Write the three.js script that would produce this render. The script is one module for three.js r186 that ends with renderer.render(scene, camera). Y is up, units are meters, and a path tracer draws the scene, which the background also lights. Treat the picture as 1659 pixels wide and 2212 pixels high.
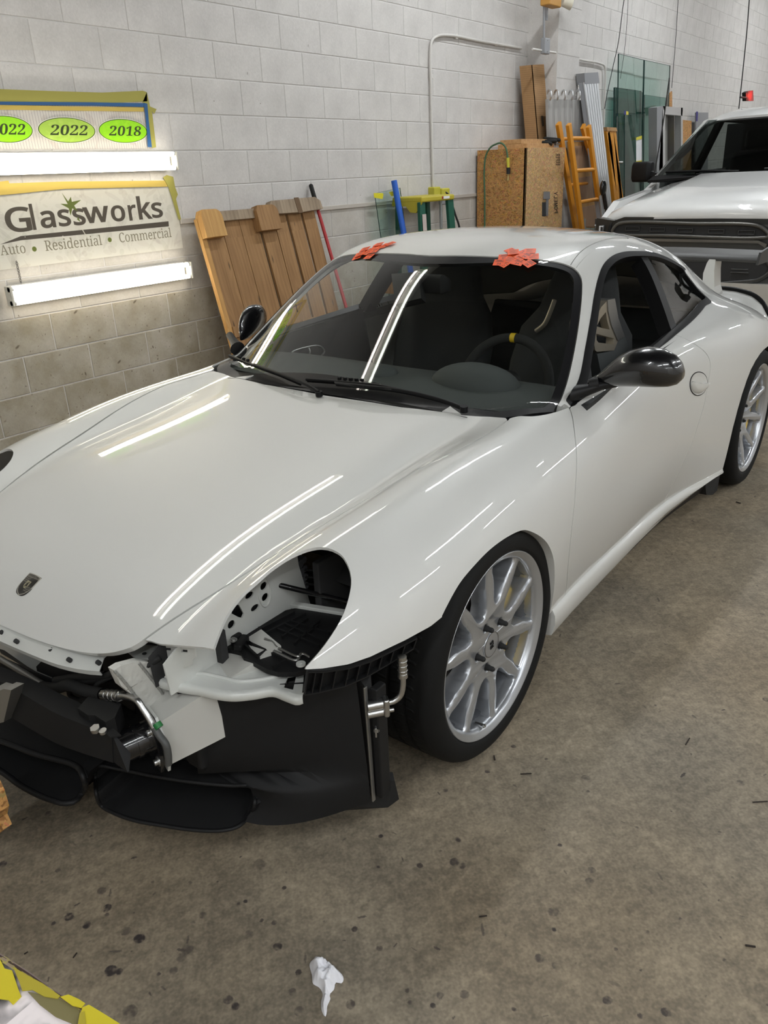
import * as THREE from 'three';
import { mergeGeometries, mergeVertices, toCreasedNormals } from 'three/addons/utils/BufferGeometryUtils.js';
import { RoundedBoxGeometry } from 'three/addons/geometries/RoundedBoxGeometry.js';
import { FontLoader } from 'three/addons/loaders/FontLoader.js';
import { TextGeometry } from 'three/addons/geometries/TextGeometry.js';
import { RectAreaLightUniformsLib } from 'three/addons/lights/RectAreaLightUniformsLib.js';

// ---------- camera, light, exposure ----------
// x = the car's left, y = up, z = the car's forward; origin on the floor under the front axle. Units: metres.
const IMG_W = 1659, IMG_H = 2212, FOCAL = 1695.5;
const scene = new THREE.Scene();
scene.background = new THREE.Color(0x000000);
const camera = new THREE.PerspectiveCamera(2 * Math.atan(IMG_H / 2 / FOCAL) * 180 / Math.PI, IMG_W / IMG_H, 0.05, 60);
camera.rotation.order = 'YXZ';
camera.rotation.set(-0.40795, 0.66243, -0.04307);
camera.position.set(1.7003, 1.4618, 1.5355);
scene.add(camera);
camera.updateMatrixWorld(true);
const renderer = new THREE.WebGLRenderer({ antialias: true });
renderer.toneMapping = THREE.LinearToneMapping;
renderer.toneMappingExposure = 1.48;
renderer.shadowMap.enabled = true;
RectAreaLightUniformsLib.init();
const fontSans = await new FontLoader().loadAsync('fonts/droid/droid_sans_bold.typeface.json');

// ---------- helpers ----------
const V3 = (x, y, z) => new THREE.Vector3(x, y, z);
function rng(seed) { let a = seed >>> 0; return () => { a = (a + 0x6D2B79F5) >>> 0; let t = a; t = Math.imul(t ^ (t >>> 15), t | 1); t ^= t + Math.imul(t ^ (t >>> 7), t | 61); return ((t ^ (t >>> 14)) >>> 0) / 4294967296; }; }
const clamp = (x, a, b) => Math.min(b, Math.max(a, x));
const smooth = (a, b, x) => { const t = clamp((x - a) / (b - a), 0, 1); return t * t * (3 - 2 * t); };
function hash2(x, y, s) { let h = Math.imul(x, 374761393) + Math.imul(y, 668265263) + Math.imul(s, 2147483647 - 5); h = Math.imul(h ^ (h >>> 13), 1274126177); return ((h ^ (h >>> 16)) >>> 0) / 4294967296; }
function vnoise(x, y, s = 0, per = 0) {   // value noise, optionally periodic
  let xi = Math.floor(x), yi = Math.floor(y); const fx = x - xi, fy = y - yi;
  const w = per ? (v) => ((v % per) + per) % per : (v) => v;
  const u = fx * fx * (3 - 2 * fx), v = fy * fy * (3 - 2 * fy);
  const a = hash2(w(xi), w(yi), s), b = hash2(w(xi + 1), w(yi), s), c = hash2(w(xi), w(yi + 1), s), d = hash2(w(xi + 1), w(yi + 1), s);
  return (a + (b - a) * u) * (1 - v) + (c + (d - c) * u) * v;
}
function fbm(x, y, s, oct = 4, per = 0) { let a = 0, k = 0.5, n = 0; for (let i = 0; i < oct; i++) { a += k * vnoise(x, y, s + i * 17, per); n += k; x *= 2; y *= 2; per *= 2; k *= 0.5; } return a / n; }
// texture from a per-pixel function returning [r,g,b] in 0..255 (sRGB when col) or a single grey value
function tex(w, h, fn, col = true, rep = null) {
  const d = new Uint8Array(w * h * 4);
  for (let j = 0; j < h; j++) for (let i = 0; i < w; i++) {
    const c = fn(i, j), k = (j * w + i) * 4;
    if (typeof c === 'number') { d[k] = d[k + 1] = d[k + 2] = clamp(c, 0, 255); d[k + 3] = 255; } else { d[k] = clamp(c[0], 0, 255); d[k + 1] = clamp(c[1], 0, 255); d[k + 2] = clamp(c[2], 0, 255); d[k + 3] = c.length > 3 ? c[3] : 255; }
  }
  const t = new THREE.DataTexture(d, w, h, THREE.RGBAFormat); t.wrapS = t.wrapT = THREE.RepeatWrapping; t.magFilter = THREE.LinearFilter; t.minFilter = THREE.LinearMipmapLinearFilter; t.generateMipmaps = true;
  if (col) t.colorSpace = THREE.SRGBColorSpace; if (rep) t.repeat.set(rep[0], rep[1]); t.needsUpdate = true; return t;
}
const std = (o) => new THREE.MeshStandardMaterial(o), phy = (o) => new THREE.MeshPhysicalMaterial(o);
const lin = (r, g, b) => new THREE.Color().setRGB(r, g, b);
const usedNames = new Map();
function numbered(n) { const c = usedNames.get(n) || 0; usedNames.set(n, c + 1); return c ? `${n}_${String(c).padStart(3, '0')}` : n; }
function thing(name, label, category, pos = [0, 0, 0], rotY = 0, group) { const o = new THREE.Group(); o.name = numbered(name); o.position.set(...pos); o.rotation.y = rotY; o.userData = { label, category }; if (group) o.userData.group = group; scene.add(o); return o; }
function tag(o, label, category, group) { o.name = numbered(o.name); o.userData.label = label; o.userData.category = category; if (group) o.userData.group = group; return o; }
function mesh(name, geo, mat, parent = scene) { if (Array.isArray(geo)) geo = join(geo); const m = new THREE.Mesh(geo, mat); m.name = parent === scene ? numbered(name) : name; m.castShadow = m.receiveShadow = true; parent.add(m); return m; }
function structure(name, geo, mat, parent = scene) { const m = mesh(name, geo, mat, parent); if (parent === scene) m.userData.kind = 'structure'; return m; }
function join(list) { list = list.filter(Boolean).map((g) => { if (g.index) g = g.toNonIndexed(); for (const k of Object.keys(g.attributes)) if (!['position', 'normal', 'uv'].includes(k)) g.deleteAttribute(k); if (!g.attributes.uv) g.setAttribute('uv', new THREE.BufferAttribute(new Float32Array(g.attributes.position.count * 2), 2)); g.morphAttributes = {}; return g; }); return list.length === 1 ? list[0] : mergeGeometries(list, false); }
// box with rounded edges, centred on x,y,z; uv in metres
function metreUV(g, s = 1, ox = 0, oy = 0) { if (g.index) g = g.toNonIndexed(); const p = g.attributes.position, n = g.attributes.normal, uv = new Float32Array(p.count * 2); for (let i = 0; i < p.count; i++) { const ax = Math.abs(n.getX(i)), ay = Math.abs(n.getY(i)), az = Math.abs(n.getZ(i)); let u, v; if (ax >= ay && ax >= az) { u = p.getZ(i); v = p.getY(i); } else if (ay >= az) { u = p.getX(i); v = p.getZ(i); } else { u = p.getX(i); v = p.getY(i); } uv[i * 2] = u * s + ox; uv[i * 2 + 1] = v * s + oy; } g.setAttribute('uv', new THREE.BufferAttribute(uv, 2)); return g; }
function box(w, h, d, x = 0, y = 0, z = 0, r = 0.002, rot = null) { let g = r > 0 ? new RoundedBoxGeometry(w, h, d, 1, Math.min(r, w / 2.01, h / 2.01, d / 2.01)) : new THREE.BoxGeometry(w, h, d); g = metreUV(g); if (rot) g.applyMatrix4(new THREE.Matrix4().makeRotationFromEuler(new THREE.Euler(...rot))); g.translate(x, y, z); return g; }
function placed(g, pos, rot = [0, 0, 0], sc = [1, 1, 1]) { g = g.clone(); g.applyMatrix4(new THREE.Matrix4().compose(V3(...pos), new THREE.Quaternion().setFromEuler(new THREE.Euler(...rot)), V3(...sc))); return g; }
const toV = (a) => a.isVector3 ? a : V3(...a);
// bar of rectangular or round section between two points
function rod(a, b, r, seg = 12, r2 = r) { a = toV(a); b = toV(b); const d = b.clone().sub(a), g = new THREE.CylinderGeometry(r2, r, d.length(), seg); g.applyQuaternion(new THREE.Quaternion().setFromUnitVectors(V3(0, 1, 0), d.clone().normalize())); const m = a.clone().add(b).multiplyScalar(0.5); g.translate(m.x, m.y, m.z); return g; }
function bar(a, b, w, t, up = [0, 1, 0], r = 0.002) { // length a-b, width w along (dir x up), thickness t along up'
  a = toV(a); b = toV(b); const d = b.clone().sub(a), L = d.length(); d.normalize(); const s = d.clone().cross(toV(up)).normalize(), u = s.clone().cross(d).normalize();
  let g = r > 0 ? new RoundedBoxGeometry(w, t, L, 1, Math.min(r, w / 2.01, t / 2.01)) : new THREE.BoxGeometry(w, t, L); g = metreUV(g); const M = new THREE.Matrix4().makeBasis(s, u, d.clone().negate()); M.setPosition(a.clone().add(b).multiplyScalar(0.5)); g.applyMatrix4(M); return g; }
function tube(pts, r, seg = 0, rad = 8, closed = false, tension = 0.5) { const c = new THREE.CatmullRomCurve3(pts.map(toV), closed, 'centripetal', tension); return new THREE.TubeGeometry(c, seg || pts.length * 8, r, rad, closed); }
function extr(shape, depth, bevel = 0, opt = {}) { const g = new THREE.ExtrudeGeometry(shape, { depth, bevelEnabled: bevel > 0, bevelThickness: bevel, bevelSize: bevel, bevelOffset: -bevel, bevelSegments: 2, curveSegments: 12, steps: 1, ...opt }); return g; }
function shapeOf(pts) { const s = new THREE.Shape(); pts.forEach((p, i) => i ? s.lineTo(p[0], p[1]) : s.moveTo(p[0], p[1])); s.closePath(); return s; }
function ccw(pts) { let a = 0; for (let i = 0; i < pts.length; i++) { const p = pts[i], q = pts[(i + 1) % pts.length]; a += p[0] * q[1] - q[0] * p[1]; } return a; }
// closed Catmull-Rom resampling of 2D or 3D points
function crom(pts, n, closed = true) { const c = new THREE.CatmullRomCurve3(pts.map((p) => V3(p[0], p[1], p[2] || 0)), closed, 'centripetal'); return c.getSpacedPoints(n).slice(0, closed ? n : n + 1).map((v) => pts[0].length > 2 ? [v.x, v.y, v.z] : [v.x, v.y]); }
// directions through photograph pixels
const camR = new THREE.Matrix4().extractRotation(camera.matrixWorld), camP = camera.position.clone();
function ray(u, v) { return V3((u - IMG_W / 2) / FOCAL, -(v - IMG_H / 2) / FOCAL, -1).applyMatrix4(camR).normalize(); }
function onPlane(u, v, axis, val) { const d = ray(u, v), t = (val - camP[axis]) / d[axis]; return camP.clone().addScaledVector(d, t); }
const atX = (u, v, x) => onPlane(u, v, 'x', x), atY = (u, v, y) => onPlane(u, v, 'y', y), atZ = (u, v, z) => onPlane(u, v, 'z', z);
function px(P) { const d = toV(P).clone().sub(camP).applyMatrix4(camR.clone().transpose()); return [IMG_W / 2 + FOCAL * d.x / -d.z, IMG_H / 2 - FOCAL * d.y / -d.z].map((v) => Math.round(v)); }
// natural cubic spline through [t, value] pairs
function spline(pts) {
  pts = pts.slice().sort((a, b) => a[0] - b[0]); const n = pts.length, x = pts.map((p) => p[0]), y = pts.map((p) => p[1]), m = new Array(n).fill(0), c = [], d = [];
  if (n > 2) { const a = [], b = [], cc = [], r = []; for (let i = 1; i < n - 1; i++) { const h0 = x[i] - x[i - 1], h1 = x[i + 1] - x[i]; a.push(h0); b.push(2 * (h0 + h1)); cc.push(h1); r.push(6 * ((y[i + 1] - y[i]) / h1 - (y[i] - y[i - 1]) / h0)); }
    for (let i = 1; i < b.length; i++) { const w = a[i] / b[i - 1]; b[i] -= w * cc[i - 1]; r[i] -= w * r[i - 1]; } for (let i = b.length - 1; i >= 0; i--) m[i + 1] = (r[i] - (i < b.length - 1 ? cc[i] * m[i + 2] : 0)) / b[i]; }
  return (t) => { let i = 0; if (t <= x[0]) { const h = x[1] - x[0], s = (y[1] - y[0]) / h - h * (2 * m[0] + m[1]) / 6; return y[0] + s * (t - x[0]); } if (t >= x[n - 1]) { const h = x[n - 1] - x[n - 2], s = (y[n - 1] - y[n - 2]) / h + h * (m[n - 2] + 2 * m[n - 1]) / 6; return y[n - 1] + s * (t - x[n - 1]); }
    while (t > x[i + 1]) i++; const h = x[i + 1] - x[i], A = (x[i + 1] - t) / h, B = 1 - A; return A * y[i] + B * y[i + 1] + ((A * A * A - A) * m[i] + (B * B * B - B) * m[i + 1]) * h * h / 6; };
}
const smax = (a, b, k) => { const h = Math.max(k - Math.abs(a - b), 0) / k; return Math.max(a, b) + h * h * h * k / 6; };
const smin = (a, b, k) => -smax(-a, -b, k);
// slab: polygon in space (roughly planar) given depth along dir; holes allowed
function slab(pts, dir, holes = []) {
  pts = pts.map(toV); holes = holes.map((h) => h.map(toV)); dir = toV(dir);
  const n = V3(0, 0, 0); for (let i = 0; i < pts.length; i++) { const a = pts[i], b = pts[(i + 1) % pts.length]; n.x += (a.y - b.y) * (a.z + b.z); n.y += (a.z - b.z) * (a.x + b.x); n.z += (a.x - b.x) * (a.y + b.y); } n.normalize(); if (n.dot(dir) > 0) n.negate();   // front faces away from dir
  const a = Math.abs(n.y) < 0.9 ? V3(0, 1, 0).cross(n).normalize() : V3(1, 0, 0).cross(n).normalize(), b = n.clone().cross(a), to2 = (p) => new THREE.Vector2(p.dot(a), p.dot(b));
  let c = pts.slice(), c2 = c.map(to2); if (THREE.ShapeUtils.area(c2) < 0) { c.reverse(); c2.reverse(); } const hs = holes.map((h) => { let q = h.slice(), q2 = q.map(to2); if (THREE.ShapeUtils.area(q2) > 0) { q.reverse(); q2.reverse(); } return [q, q2]; });
  const tri = THREE.ShapeUtils.triangulateShape(c2, hs.map((h) => h[1])), all = c.concat(...hs.map((h) => h[0])), P = []; const put = (v) => P.push(v.x, v.y, v.z), bk = all.map((v) => v.clone().add(dir));
  for (const t of tri) { put(all[t[0]]); put(all[t[1]]); put(all[t[2]]); put(bk[t[0]]); put(bk[t[2]]); put(bk[t[1]]); }
  for (const loop of [c, ...hs.map((h) => h[0])]) for (let i = 0; i < loop.length; i++) { const p = loop[i], q = loop[(i + 1) % loop.length], pb = p.clone().add(dir), qb = q.clone().add(dir); put(p); put(pb); put(q); put(q); put(pb); put(qb); }
  const g = new THREE.BufferGeometry(); g.setAttribute('position', new THREE.Float32BufferAttribute(P, 3)); g.computeVertexNormals(); return metreUV(g);
}
// ruled sheet between rows of points (each row the same length), given thickness t along its normal
function loft(rows, t = 0.002, { closeU = false, crease = 0.6, flip = false } = {}) {
  rows = rows.map((r) => r.map(toV)); const nu = rows[0].length, nv = rows.length, P = [], I = []; const at = (i, j) => rows[j][closeU ? (i + nu) % nu : clamp(i, 0, nu - 1)];
  const N = rows.map((r, j) => r.map((p, i) => { const du = at(i + 1, j).clone().sub(at(i - 1, j)), dv = at(i, Math.min(j + 1, nv - 1)).clone().sub(at(i, Math.max(j - 1, 0))); const n = du.cross(dv).normalize(); return flip ? n.negate() : n; }));
  const mk = (s) => { const base = P.length / 3; rows.forEach((r, j) => r.forEach((p, i) => { const q = p.clone().addScaledVector(N[j][i], s); P.push(q.x, q.y, q.z); })); return base; };
  const a = mk(t / 2), b = t > 0 ? mk(-t / 2) : -1, q = (i, j) => j * nu + (closeU ? i % nu : i), mu = closeU ? nu : nu - 1;
  const f = (x, y, z, w) => flip ? I.push(x, z, y, x, w, z) : I.push(x, y, z, x, z, w);
  for (let j = 0; j < nv - 1; j++) for (let i = 0; i < mu; i++) { f(a + q(i, j), a + q(i + 1, j), a + q(i + 1, j + 1), a + q(i, j + 1)); if (t > 0) f(b + q(i, j), b + q(i, j + 1), b + q(i + 1, j + 1), b + q(i + 1, j)); }
  if (t > 0) { for (let i = 0; i < mu; i++) { f(a + q(i, 0), b + q(i, 0), b + q(i + 1, 0), a + q(i + 1, 0)); f(a + q(i, nv - 1), a + q(i + 1, nv - 1), b + q(i + 1, nv - 1), b + q(i, nv - 1)); } if (!closeU) for (let j = 0; j < nv - 1; j++) { f(a + q(0, j), a + q(0, j + 1), b + q(0, j + 1), b + q(0, j)); f(a + q(nu - 1, j), b + q(nu - 1, j), b + q(nu - 1, j + 1), a + q(nu - 1, j + 1)); } }
  let g = new THREE.BufferGeometry(); g.setAttribute('position', new THREE.Float32BufferAttribute(P, 3)); g.setIndex(I); g = toCreasedNormals(g, crease); return metreUV(g);
}
// solid through closed rings of points, with end caps
function rings(list, caps = true, crease = 0.8) { list = list.map((r) => r.map(toV)); const n = list[0].length, P = [], I = []; list.forEach((r) => r.forEach((p) => P.push(p.x, p.y, p.z))); for (let j = 0; j < list.length - 1; j++) for (let i = 0; i < n; i++) { const a = j * n + i, b = j * n + (i + 1) % n; I.push(a, b, b + n, a, b + n, a + n); } if (caps) for (const [j, s] of [[0, 1], [list.length - 1, 0]]) { const c = list[j].reduce((q, p) => q.add(p), V3(0, 0, 0)).multiplyScalar(1 / n), ci = P.length / 3; P.push(c.x, c.y, c.z); for (let i = 0; i < n; i++) { const a = j * n + i, b = j * n + (i + 1) % n; s ? I.push(ci, b, a) : I.push(ci, a, b); } }
  let g = new THREE.BufferGeometry(); g.setAttribute('position', new THREE.Float32BufferAttribute(P, 3)); g.setIndex(I); const vol = (() => { let v = 0; for (let t = 0; t < I.length; t += 3) { const a = V3().fromArray(P, I[t] * 3), b = V3().fromArray(P, I[t + 1] * 3), c = V3().fromArray(P, I[t + 2] * 3); v += a.dot(b.cross(c)); } return v; })(); if (vol < 0) for (let t = 0; t < I.length; t += 3) { const q = I[t + 1]; I[t + 1] = I[t + 2]; I[t + 2] = q; } g.setIndex(I); return metreUV(toCreasedNormals(g, crease)); }
const ellipse = (c, ua, ub, n = 24, p = 2) => { c = toV(c); ua = toV(ua); ub = toV(ub); return Array.from({ length: n }, (_, i) => { const t = i / n * 2 * Math.PI, a = Math.cos(t), b = Math.sin(t), sa = Math.sign(a) * Math.pow(Math.abs(a), 2 / p), sb = Math.sign(b) * Math.pow(Math.abs(b), 2 / p); return c.clone().addScaledVector(ua, sa).addScaledVector(ub, sb); }); };
const ball = (c, r, sx = 1, sy = 1, sz = 1, seg = 20) => { const g = new THREE.SphereGeometry(r, seg, Math.round(seg * 0.7)); g.scale(sx, sy, sz); g.translate(...(c.isVector3 ? c.toArray() : c)); return g; };
function bolt(c, dir, r = 0.007, h = 0.006) { c = toV(c); dir = toV(dir).clone().normalize(); return [rod(c, c.clone().addScaledVector(dir, 0.0015), r * 1.5, 20), rod(c.clone().addScaledVector(dir, 0.001), c.clone().addScaledVector(dir, h), r, 6)]; }

// ---------- the car's outer skin as one smooth implicit surface (F < 0 inside) ----------
const hc = spline([[0.95, 0.40], [0.84, 0.523], [0.746, 0.593], [0.6, 0.652], [0.4, 0.703], [0.2, 0.737], [0, 0.760], [-0.2, 0.779], [-0.38, 0.795], [-0.6, 0.812], [-1, 0.83], [-1.6, 0.85], [-2.0, 0.845], [-2.4, 0.80], [-2.8, 0.715], [-3.1, 0.62], [-3.4, 0.50]]);
const crown = spline([[0.9, 0.04], [0.6, 0.0], [0.2, -0.01], [-0.2, 0.0], [-0.6, 0.03], [-1.2, 0.0], [-1.8, 0.0], [-2.4, 0.03], [-3.4, 0.15]]);
const bumpA = spline([[0.95, 0.0], [0.7, 0.008], [0.45, 0.016], [0.2, 0.013], [0, 0.018], [-0.25, 0.019], [-0.5, 0.017], [-0.8, 0.015], [-1.4, 0.012], [-2.0, 0.04], [-2.4, 0.075], [-2.8, 0.08], [-3.3, 0.04]]);
const crestH = (z) => hc(z) - crown(z) * bumpX(z) ** 2 + bumpA(z);   // height of the wing's ridge
const hoodEdge = spline([[0.95, 0.28], [0.6, 0.36], [0.2, 0.40], [0, 0.40], [-0.25, 0.28], [-0.45, 0.10], [-0.7, 0.0], [-1.5, 0], [-3.4, 0]]);
const wingQ = spline([[0.95, 1.7], [0.4, 1.9], [0.1, 2.0], [-0.4, 1.2], [-0.8, 0.6], [-2, 0.6], [-2.4, 1.0], [-3.4, 1]]);
const valleyK = spline([[0.95, 0.03], [0.3, 0.028], [0, 0.03], [-0.4, 0.06], [-0.8, 0.1], [-2, 0.1], [-3.4, 0.1]]);
const bumpX = spline([[0.9, 0.60], [0.5, 0.66], [0, 0.71], [-0.5, 0.76], [-1.2, 0.78], [-2.0, 0.78], [-2.6, 0.76], [-3.3, 0.66]]);
const halfW = spline([[0.95, 0.56], [0.84, 0.68], [0.7, 0.775], [0.5, 0.848], [0.3, 0.884], [0, 0.895], [-0.3, 0.886], [-0.6, 0.872], [-1.0, 0.866], [-1.4, 0.872], [-1.8, 0.902], [-2.1, 0.928], [-2.4, 0.936], [-2.8, 0.91], [-3.1, 0.84], [-3.4, 0.70]]);
const widestY = spline([[0.8, 0.50], [0.3, 0.52], [0, 0.54], [-0.8, 0.50], [-1.6, 0.54], [-2.3, 0.58], [-3.3, 0.6]]);
const tuck = spline([[0.8, 0.5], [0, 0.25], [-0.4, 0.45], [-0.8, 0.55], [-1.4, 0.5], [-1.9, 0.2], [-2.4, 0.15], [-3.3, 0.4]]);
const roundK = spline([[0.9, 0.30], [0.5, 0.38], [0, 0.42], [-0.5, 0.36], [-1.0, 0.22], [-1.5, 0.22], [-2.0, 0.36], [-2.4, 0.42], [-3.3, 0.4]]);
const roofP = spline([[0.1, 0.47], [-0.38, 0.795], [-0.7, 1.010], [-1.0, 1.180], [-1.13, 1.216], [-1.3, 1.235], [-1.5, 1.238], [-1.75, 1.222], [-2.05, 1.178], [-2.4, 1.078], [-2.75, 0.92], [-3.1, 0.76], [-3.4, 0.62]]);
const wsBow = spline([[0.1, 0.42], [-0.4, 0.42], [-1.0, 0.42], [-1.3, 0.2], [-1.6, 0.0], [-2.2, -0.05], [-3.4, -0.1]]);
const roofCrown = spline([[0.1, 0.0], [-0.4, 0.0], [-0.7, 0.02], [-1.05, 0.09], [-1.5, 0.14], [-2.0, 0.18], [-2.6, 0.26], [-3.4, 0.2]]);
const greenW = spline([[0.1, 0.68], [-0.5, 0.758], [-0.9, 0.786], [-1.3, 0.790], [-1.7, 0.765], [-2.05, 0.715], [-2.4, 0.64], [-2.8, 0.54], [-3.4, 0.36]]);
const joinK = spline([[0.2, 0.012], [-0.9, 0.012], [-1.4, 0.02], [-1.8, 0.08], [-2.2, 0.20], [-3.4, 0.25]]);
function skinAt(z) { return { z, hc: hc(z), cr: crown(z), ed: Math.max(0, hoodEdge(z)), fh: crestH(z), fq: wingQ(z), vk: valleyK(z), bx: bumpX(z), w: halfW(z), wy: widestY(z), tk: tuck(z), k: roundK(z), gw: greenW(z), jk: Math.max(0.01, joinK(z)), bow: wsBow(z) }; }
function lowerF(ax, y, s) {
  const x2 = ax * ax, hood = s.hc - s.cr * x2 - s.ed * x2 * x2, d = ax - s.bx, wing = s.fh - (d < 0 ? s.fq : 0.5) * d * d;
  const H = smax(hood, wing, s.vk), dy = y - s.wy, W = s.w - (dy < 0 ? s.tk * dy * dy : 0.30 * dy * dy);
  return smax(y - H, ax - W, s.k);
}
function greenF(ax, y, s) {
  const zz = s.z + s.bow * ax * ax, H = roofP(zz) - roofCrown(zz) * ax * ax, dy = smax(y - 0.83, -0.06, 0.12), W = s.gw - 0.50 * dy - 0.30 * dy * dy;
  return smax(y - H, ax - W, 0.16);
}
function skin(x, y, z, s = skinAt(z)) { const ax = Math.abs(x); return smin(lowerF(ax, y, s), greenF(ax, y, s), s.jk); }
function gradOf(F, x, y, z, e = 0.0015) { const a = F(x + e, y, z) - F(x - e, y, z), b = F(x, y + e, z) - F(x, y - e, z), c = F(x, y, z + e) - F(x, y, z - e), l = Math.hypot(a, b, c) || 1; return [a / l, b / l, c / l, l / (2 * e)]; }
function project(F, P, it = 4) { for (let i = 0; i < it; i++) { const f = F(P[0], P[1], P[2]), g = gradOf(F, P[0], P[1], P[2]), t = clamp(f / Math.max(0.2, g[3]), -0.02, 0.02); P[0] -= g[0] * t; P[1] -= g[1] * t; P[2] -= g[2] * t; if (Math.abs(t) < 1e-6) break; } return P; }
// first hit of a photograph pixel on the skin
function onSkin(u, v, F = skin) { const d = ray(u, v); let t = 0.4, ft = F(camP.x + d.x * t, camP.y + d.y * t, camP.z + d.z * t); for (; t < 7; t += 0.015) { const q = t + 0.015, f = F(camP.x + d.x * q, camP.y + d.y * q, camP.z + d.z * q); if (f <= 0) { let a = t, b = q; for (let i = 0; i < 30; i++) { const m = (a + b) / 2; (F(camP.x + d.x * m, camP.y + d.y * m, camP.z + d.z * m) > 0) ? a = m : b = m; } return camP.clone().addScaledVector(d, a); } ft = f; } return null; }
// surface nets over a box, vertices pulled exactly onto the surface
function surfaceNets(F, slice, lo, hi, h) {
  const nx = Math.ceil((hi[0] - lo[0]) / h) + 1, ny = Math.ceil((hi[1] - lo[1]) / h) + 1, nz = Math.ceil((hi[2] - lo[2]) / h) + 1, f = new Float32Array(nx * ny * nz), id = (i, j, k) => (k * ny + j) * nx + i;
  for (let k = 0; k < nz; k++) { const z = lo[2] + k * h, s = slice(z); for (let j = 0; j < ny; j++) for (let i = 0; i < nx; i++) f[id(i, j, k)] = F(lo[0] + i * h, lo[1] + j * h, z, s); }
  const vid = new Int32Array(nx * ny * nz).fill(-1), pos = [], idx = [];
  for (let k = 0; k < nz - 1; k++) for (let j = 0; j < ny - 1; j++) for (let i = 0; i < nx - 1; i++) {
    let n = 0, sx = 0, sy = 0, sz = 0; const c = [];
    for (let q = 0; q < 8; q++) c.push(f[id(i + (q & 1), j + ((q >> 1) & 1), k + (q >> 2))]);
    for (let q = 0; q < 8; q++) for (const b of [1, 2, 4]) if (!(q & b)) { const a = c[q], e = c[q | b]; if ((a < 0) !== (e < 0)) { const t = a / (a - e); sx += (q & 1) + (b === 1 ? t : 0); sy += ((q >> 1) & 1) + (b === 2 ? t : 0); sz += (q >> 2) + (b === 4 ? t : 0); n++; } }
    if (!n) continue; vid[id(i, j, k)] = pos.length / 3; const P = project(F, [lo[0] + (i + sx / n) * h, lo[1] + (j + sy / n) * h, lo[2] + (k + sz / n) * h]); pos.push(...P);
  }
  const quad = (a, b, c, d, flip) => { if (a < 0 || b < 0 || c < 0 || d < 0) return; if (flip) idx.push(a, c, b, a, d, c); else idx.push(a, b, c, a, c, d); };
  for (let k = 1; k < nz - 1; k++) for (let j = 1; j < ny - 1; j++) for (let i = 1; i < nx - 1; i++) {
    const a = f[id(i, j, k)] < 0;
    if (a !== (f[id(i + 1, j, k)] < 0)) quad(vid[id(i, j - 1, k - 1)], vid[id(i, j, k - 1)], vid[id(i, j, k)], vid[id(i, j - 1, k)], !a);
    if (a !== (f[id(i, j + 1, k)] < 0)) quad(vid[id(i - 1, j, k - 1)], vid[id(i - 1, j, k)], vid[id(i, j, k)], vid[id(i, j, k - 1)], !a);
    if (a !== (f[id(i, j, k + 1)] < 0)) quad(vid[id(i - 1, j - 1, k)], vid[id(i, j - 1, k)], vid[id(i, j, k)], vid[id(i - 1, j, k)], !a);
  }
  return { pos, idx };
}
// keep the part of a mesh where sd < 0, cutting triangles exactly along sd = 0
function clip(m, sd) {
  const n = m.pos.length / 3, d = new Float64Array(n); for (let i = 0; i < n; i++) d[i] = sd(m.pos[3 * i], m.pos[3 * i + 1], m.pos[3 * i + 2]);
  const pos = [], idx = [], map = new Map(), em = new Map();
  const v = (i) => { let r = map.get(i); if (r === undefined) { r = pos.length / 3; pos.push(m.pos[3 * i], m.pos[3 * i + 1], m.pos[3 * i + 2]); map.set(i, r); } return r; };
  const e = (i, j) => { if (i > j) [i, j] = [j, i]; const key = i * 4194304 + j; let r = em.get(key); if (r === undefined) { let a = 0, b = 1, da = d[i]; const at = (t) => [0, 1, 2].map((q) => m.pos[3 * i + q] + (m.pos[3 * j + q] - m.pos[3 * i + q]) * t); let t = d[i] / (d[i] - d[j]); for (let it = 0; it < 4; it++) { const P = at(t), f = sd(...P); if ((f < 0) === (da < 0)) { a = t; } else b = t; const fa = sd(...at(a)), fb = sd(...at(b)); t = Math.abs(fa - fb) < 1e-12 ? (a + b) / 2 : clamp(a + (b - a) * fa / (fa - fb), a, b); } r = pos.length / 3; pos.push(...at(t)); em.set(key, r); } return r; };
  for (let t = 0; t < m.idx.length; t += 3) { const q = [m.idx[t], m.idx[t + 1], m.idx[t + 2]], k = q.map((i) => d[i] < 0), c = k[0] + k[1] + k[2]; if (!c) continue; if (c === 3) { idx.push(v(q[0]), v(q[1]), v(q[2])); continue; }
    if (c === 1) { const s = k.indexOf(true), a = q[s], b = q[(s + 1) % 3], g = q[(s + 2) % 3]; idx.push(v(a), e(a, b), e(a, g)); } else { const s = k.indexOf(false), a = q[s], b = q[(s + 1) % 3], g = q[(s + 2) % 3]; const ab = e(a, b), ag = e(a, g); idx.push(ab, v(b), v(g), ab, v(g), ag); } }
  return { pos, idx };
}
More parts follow.
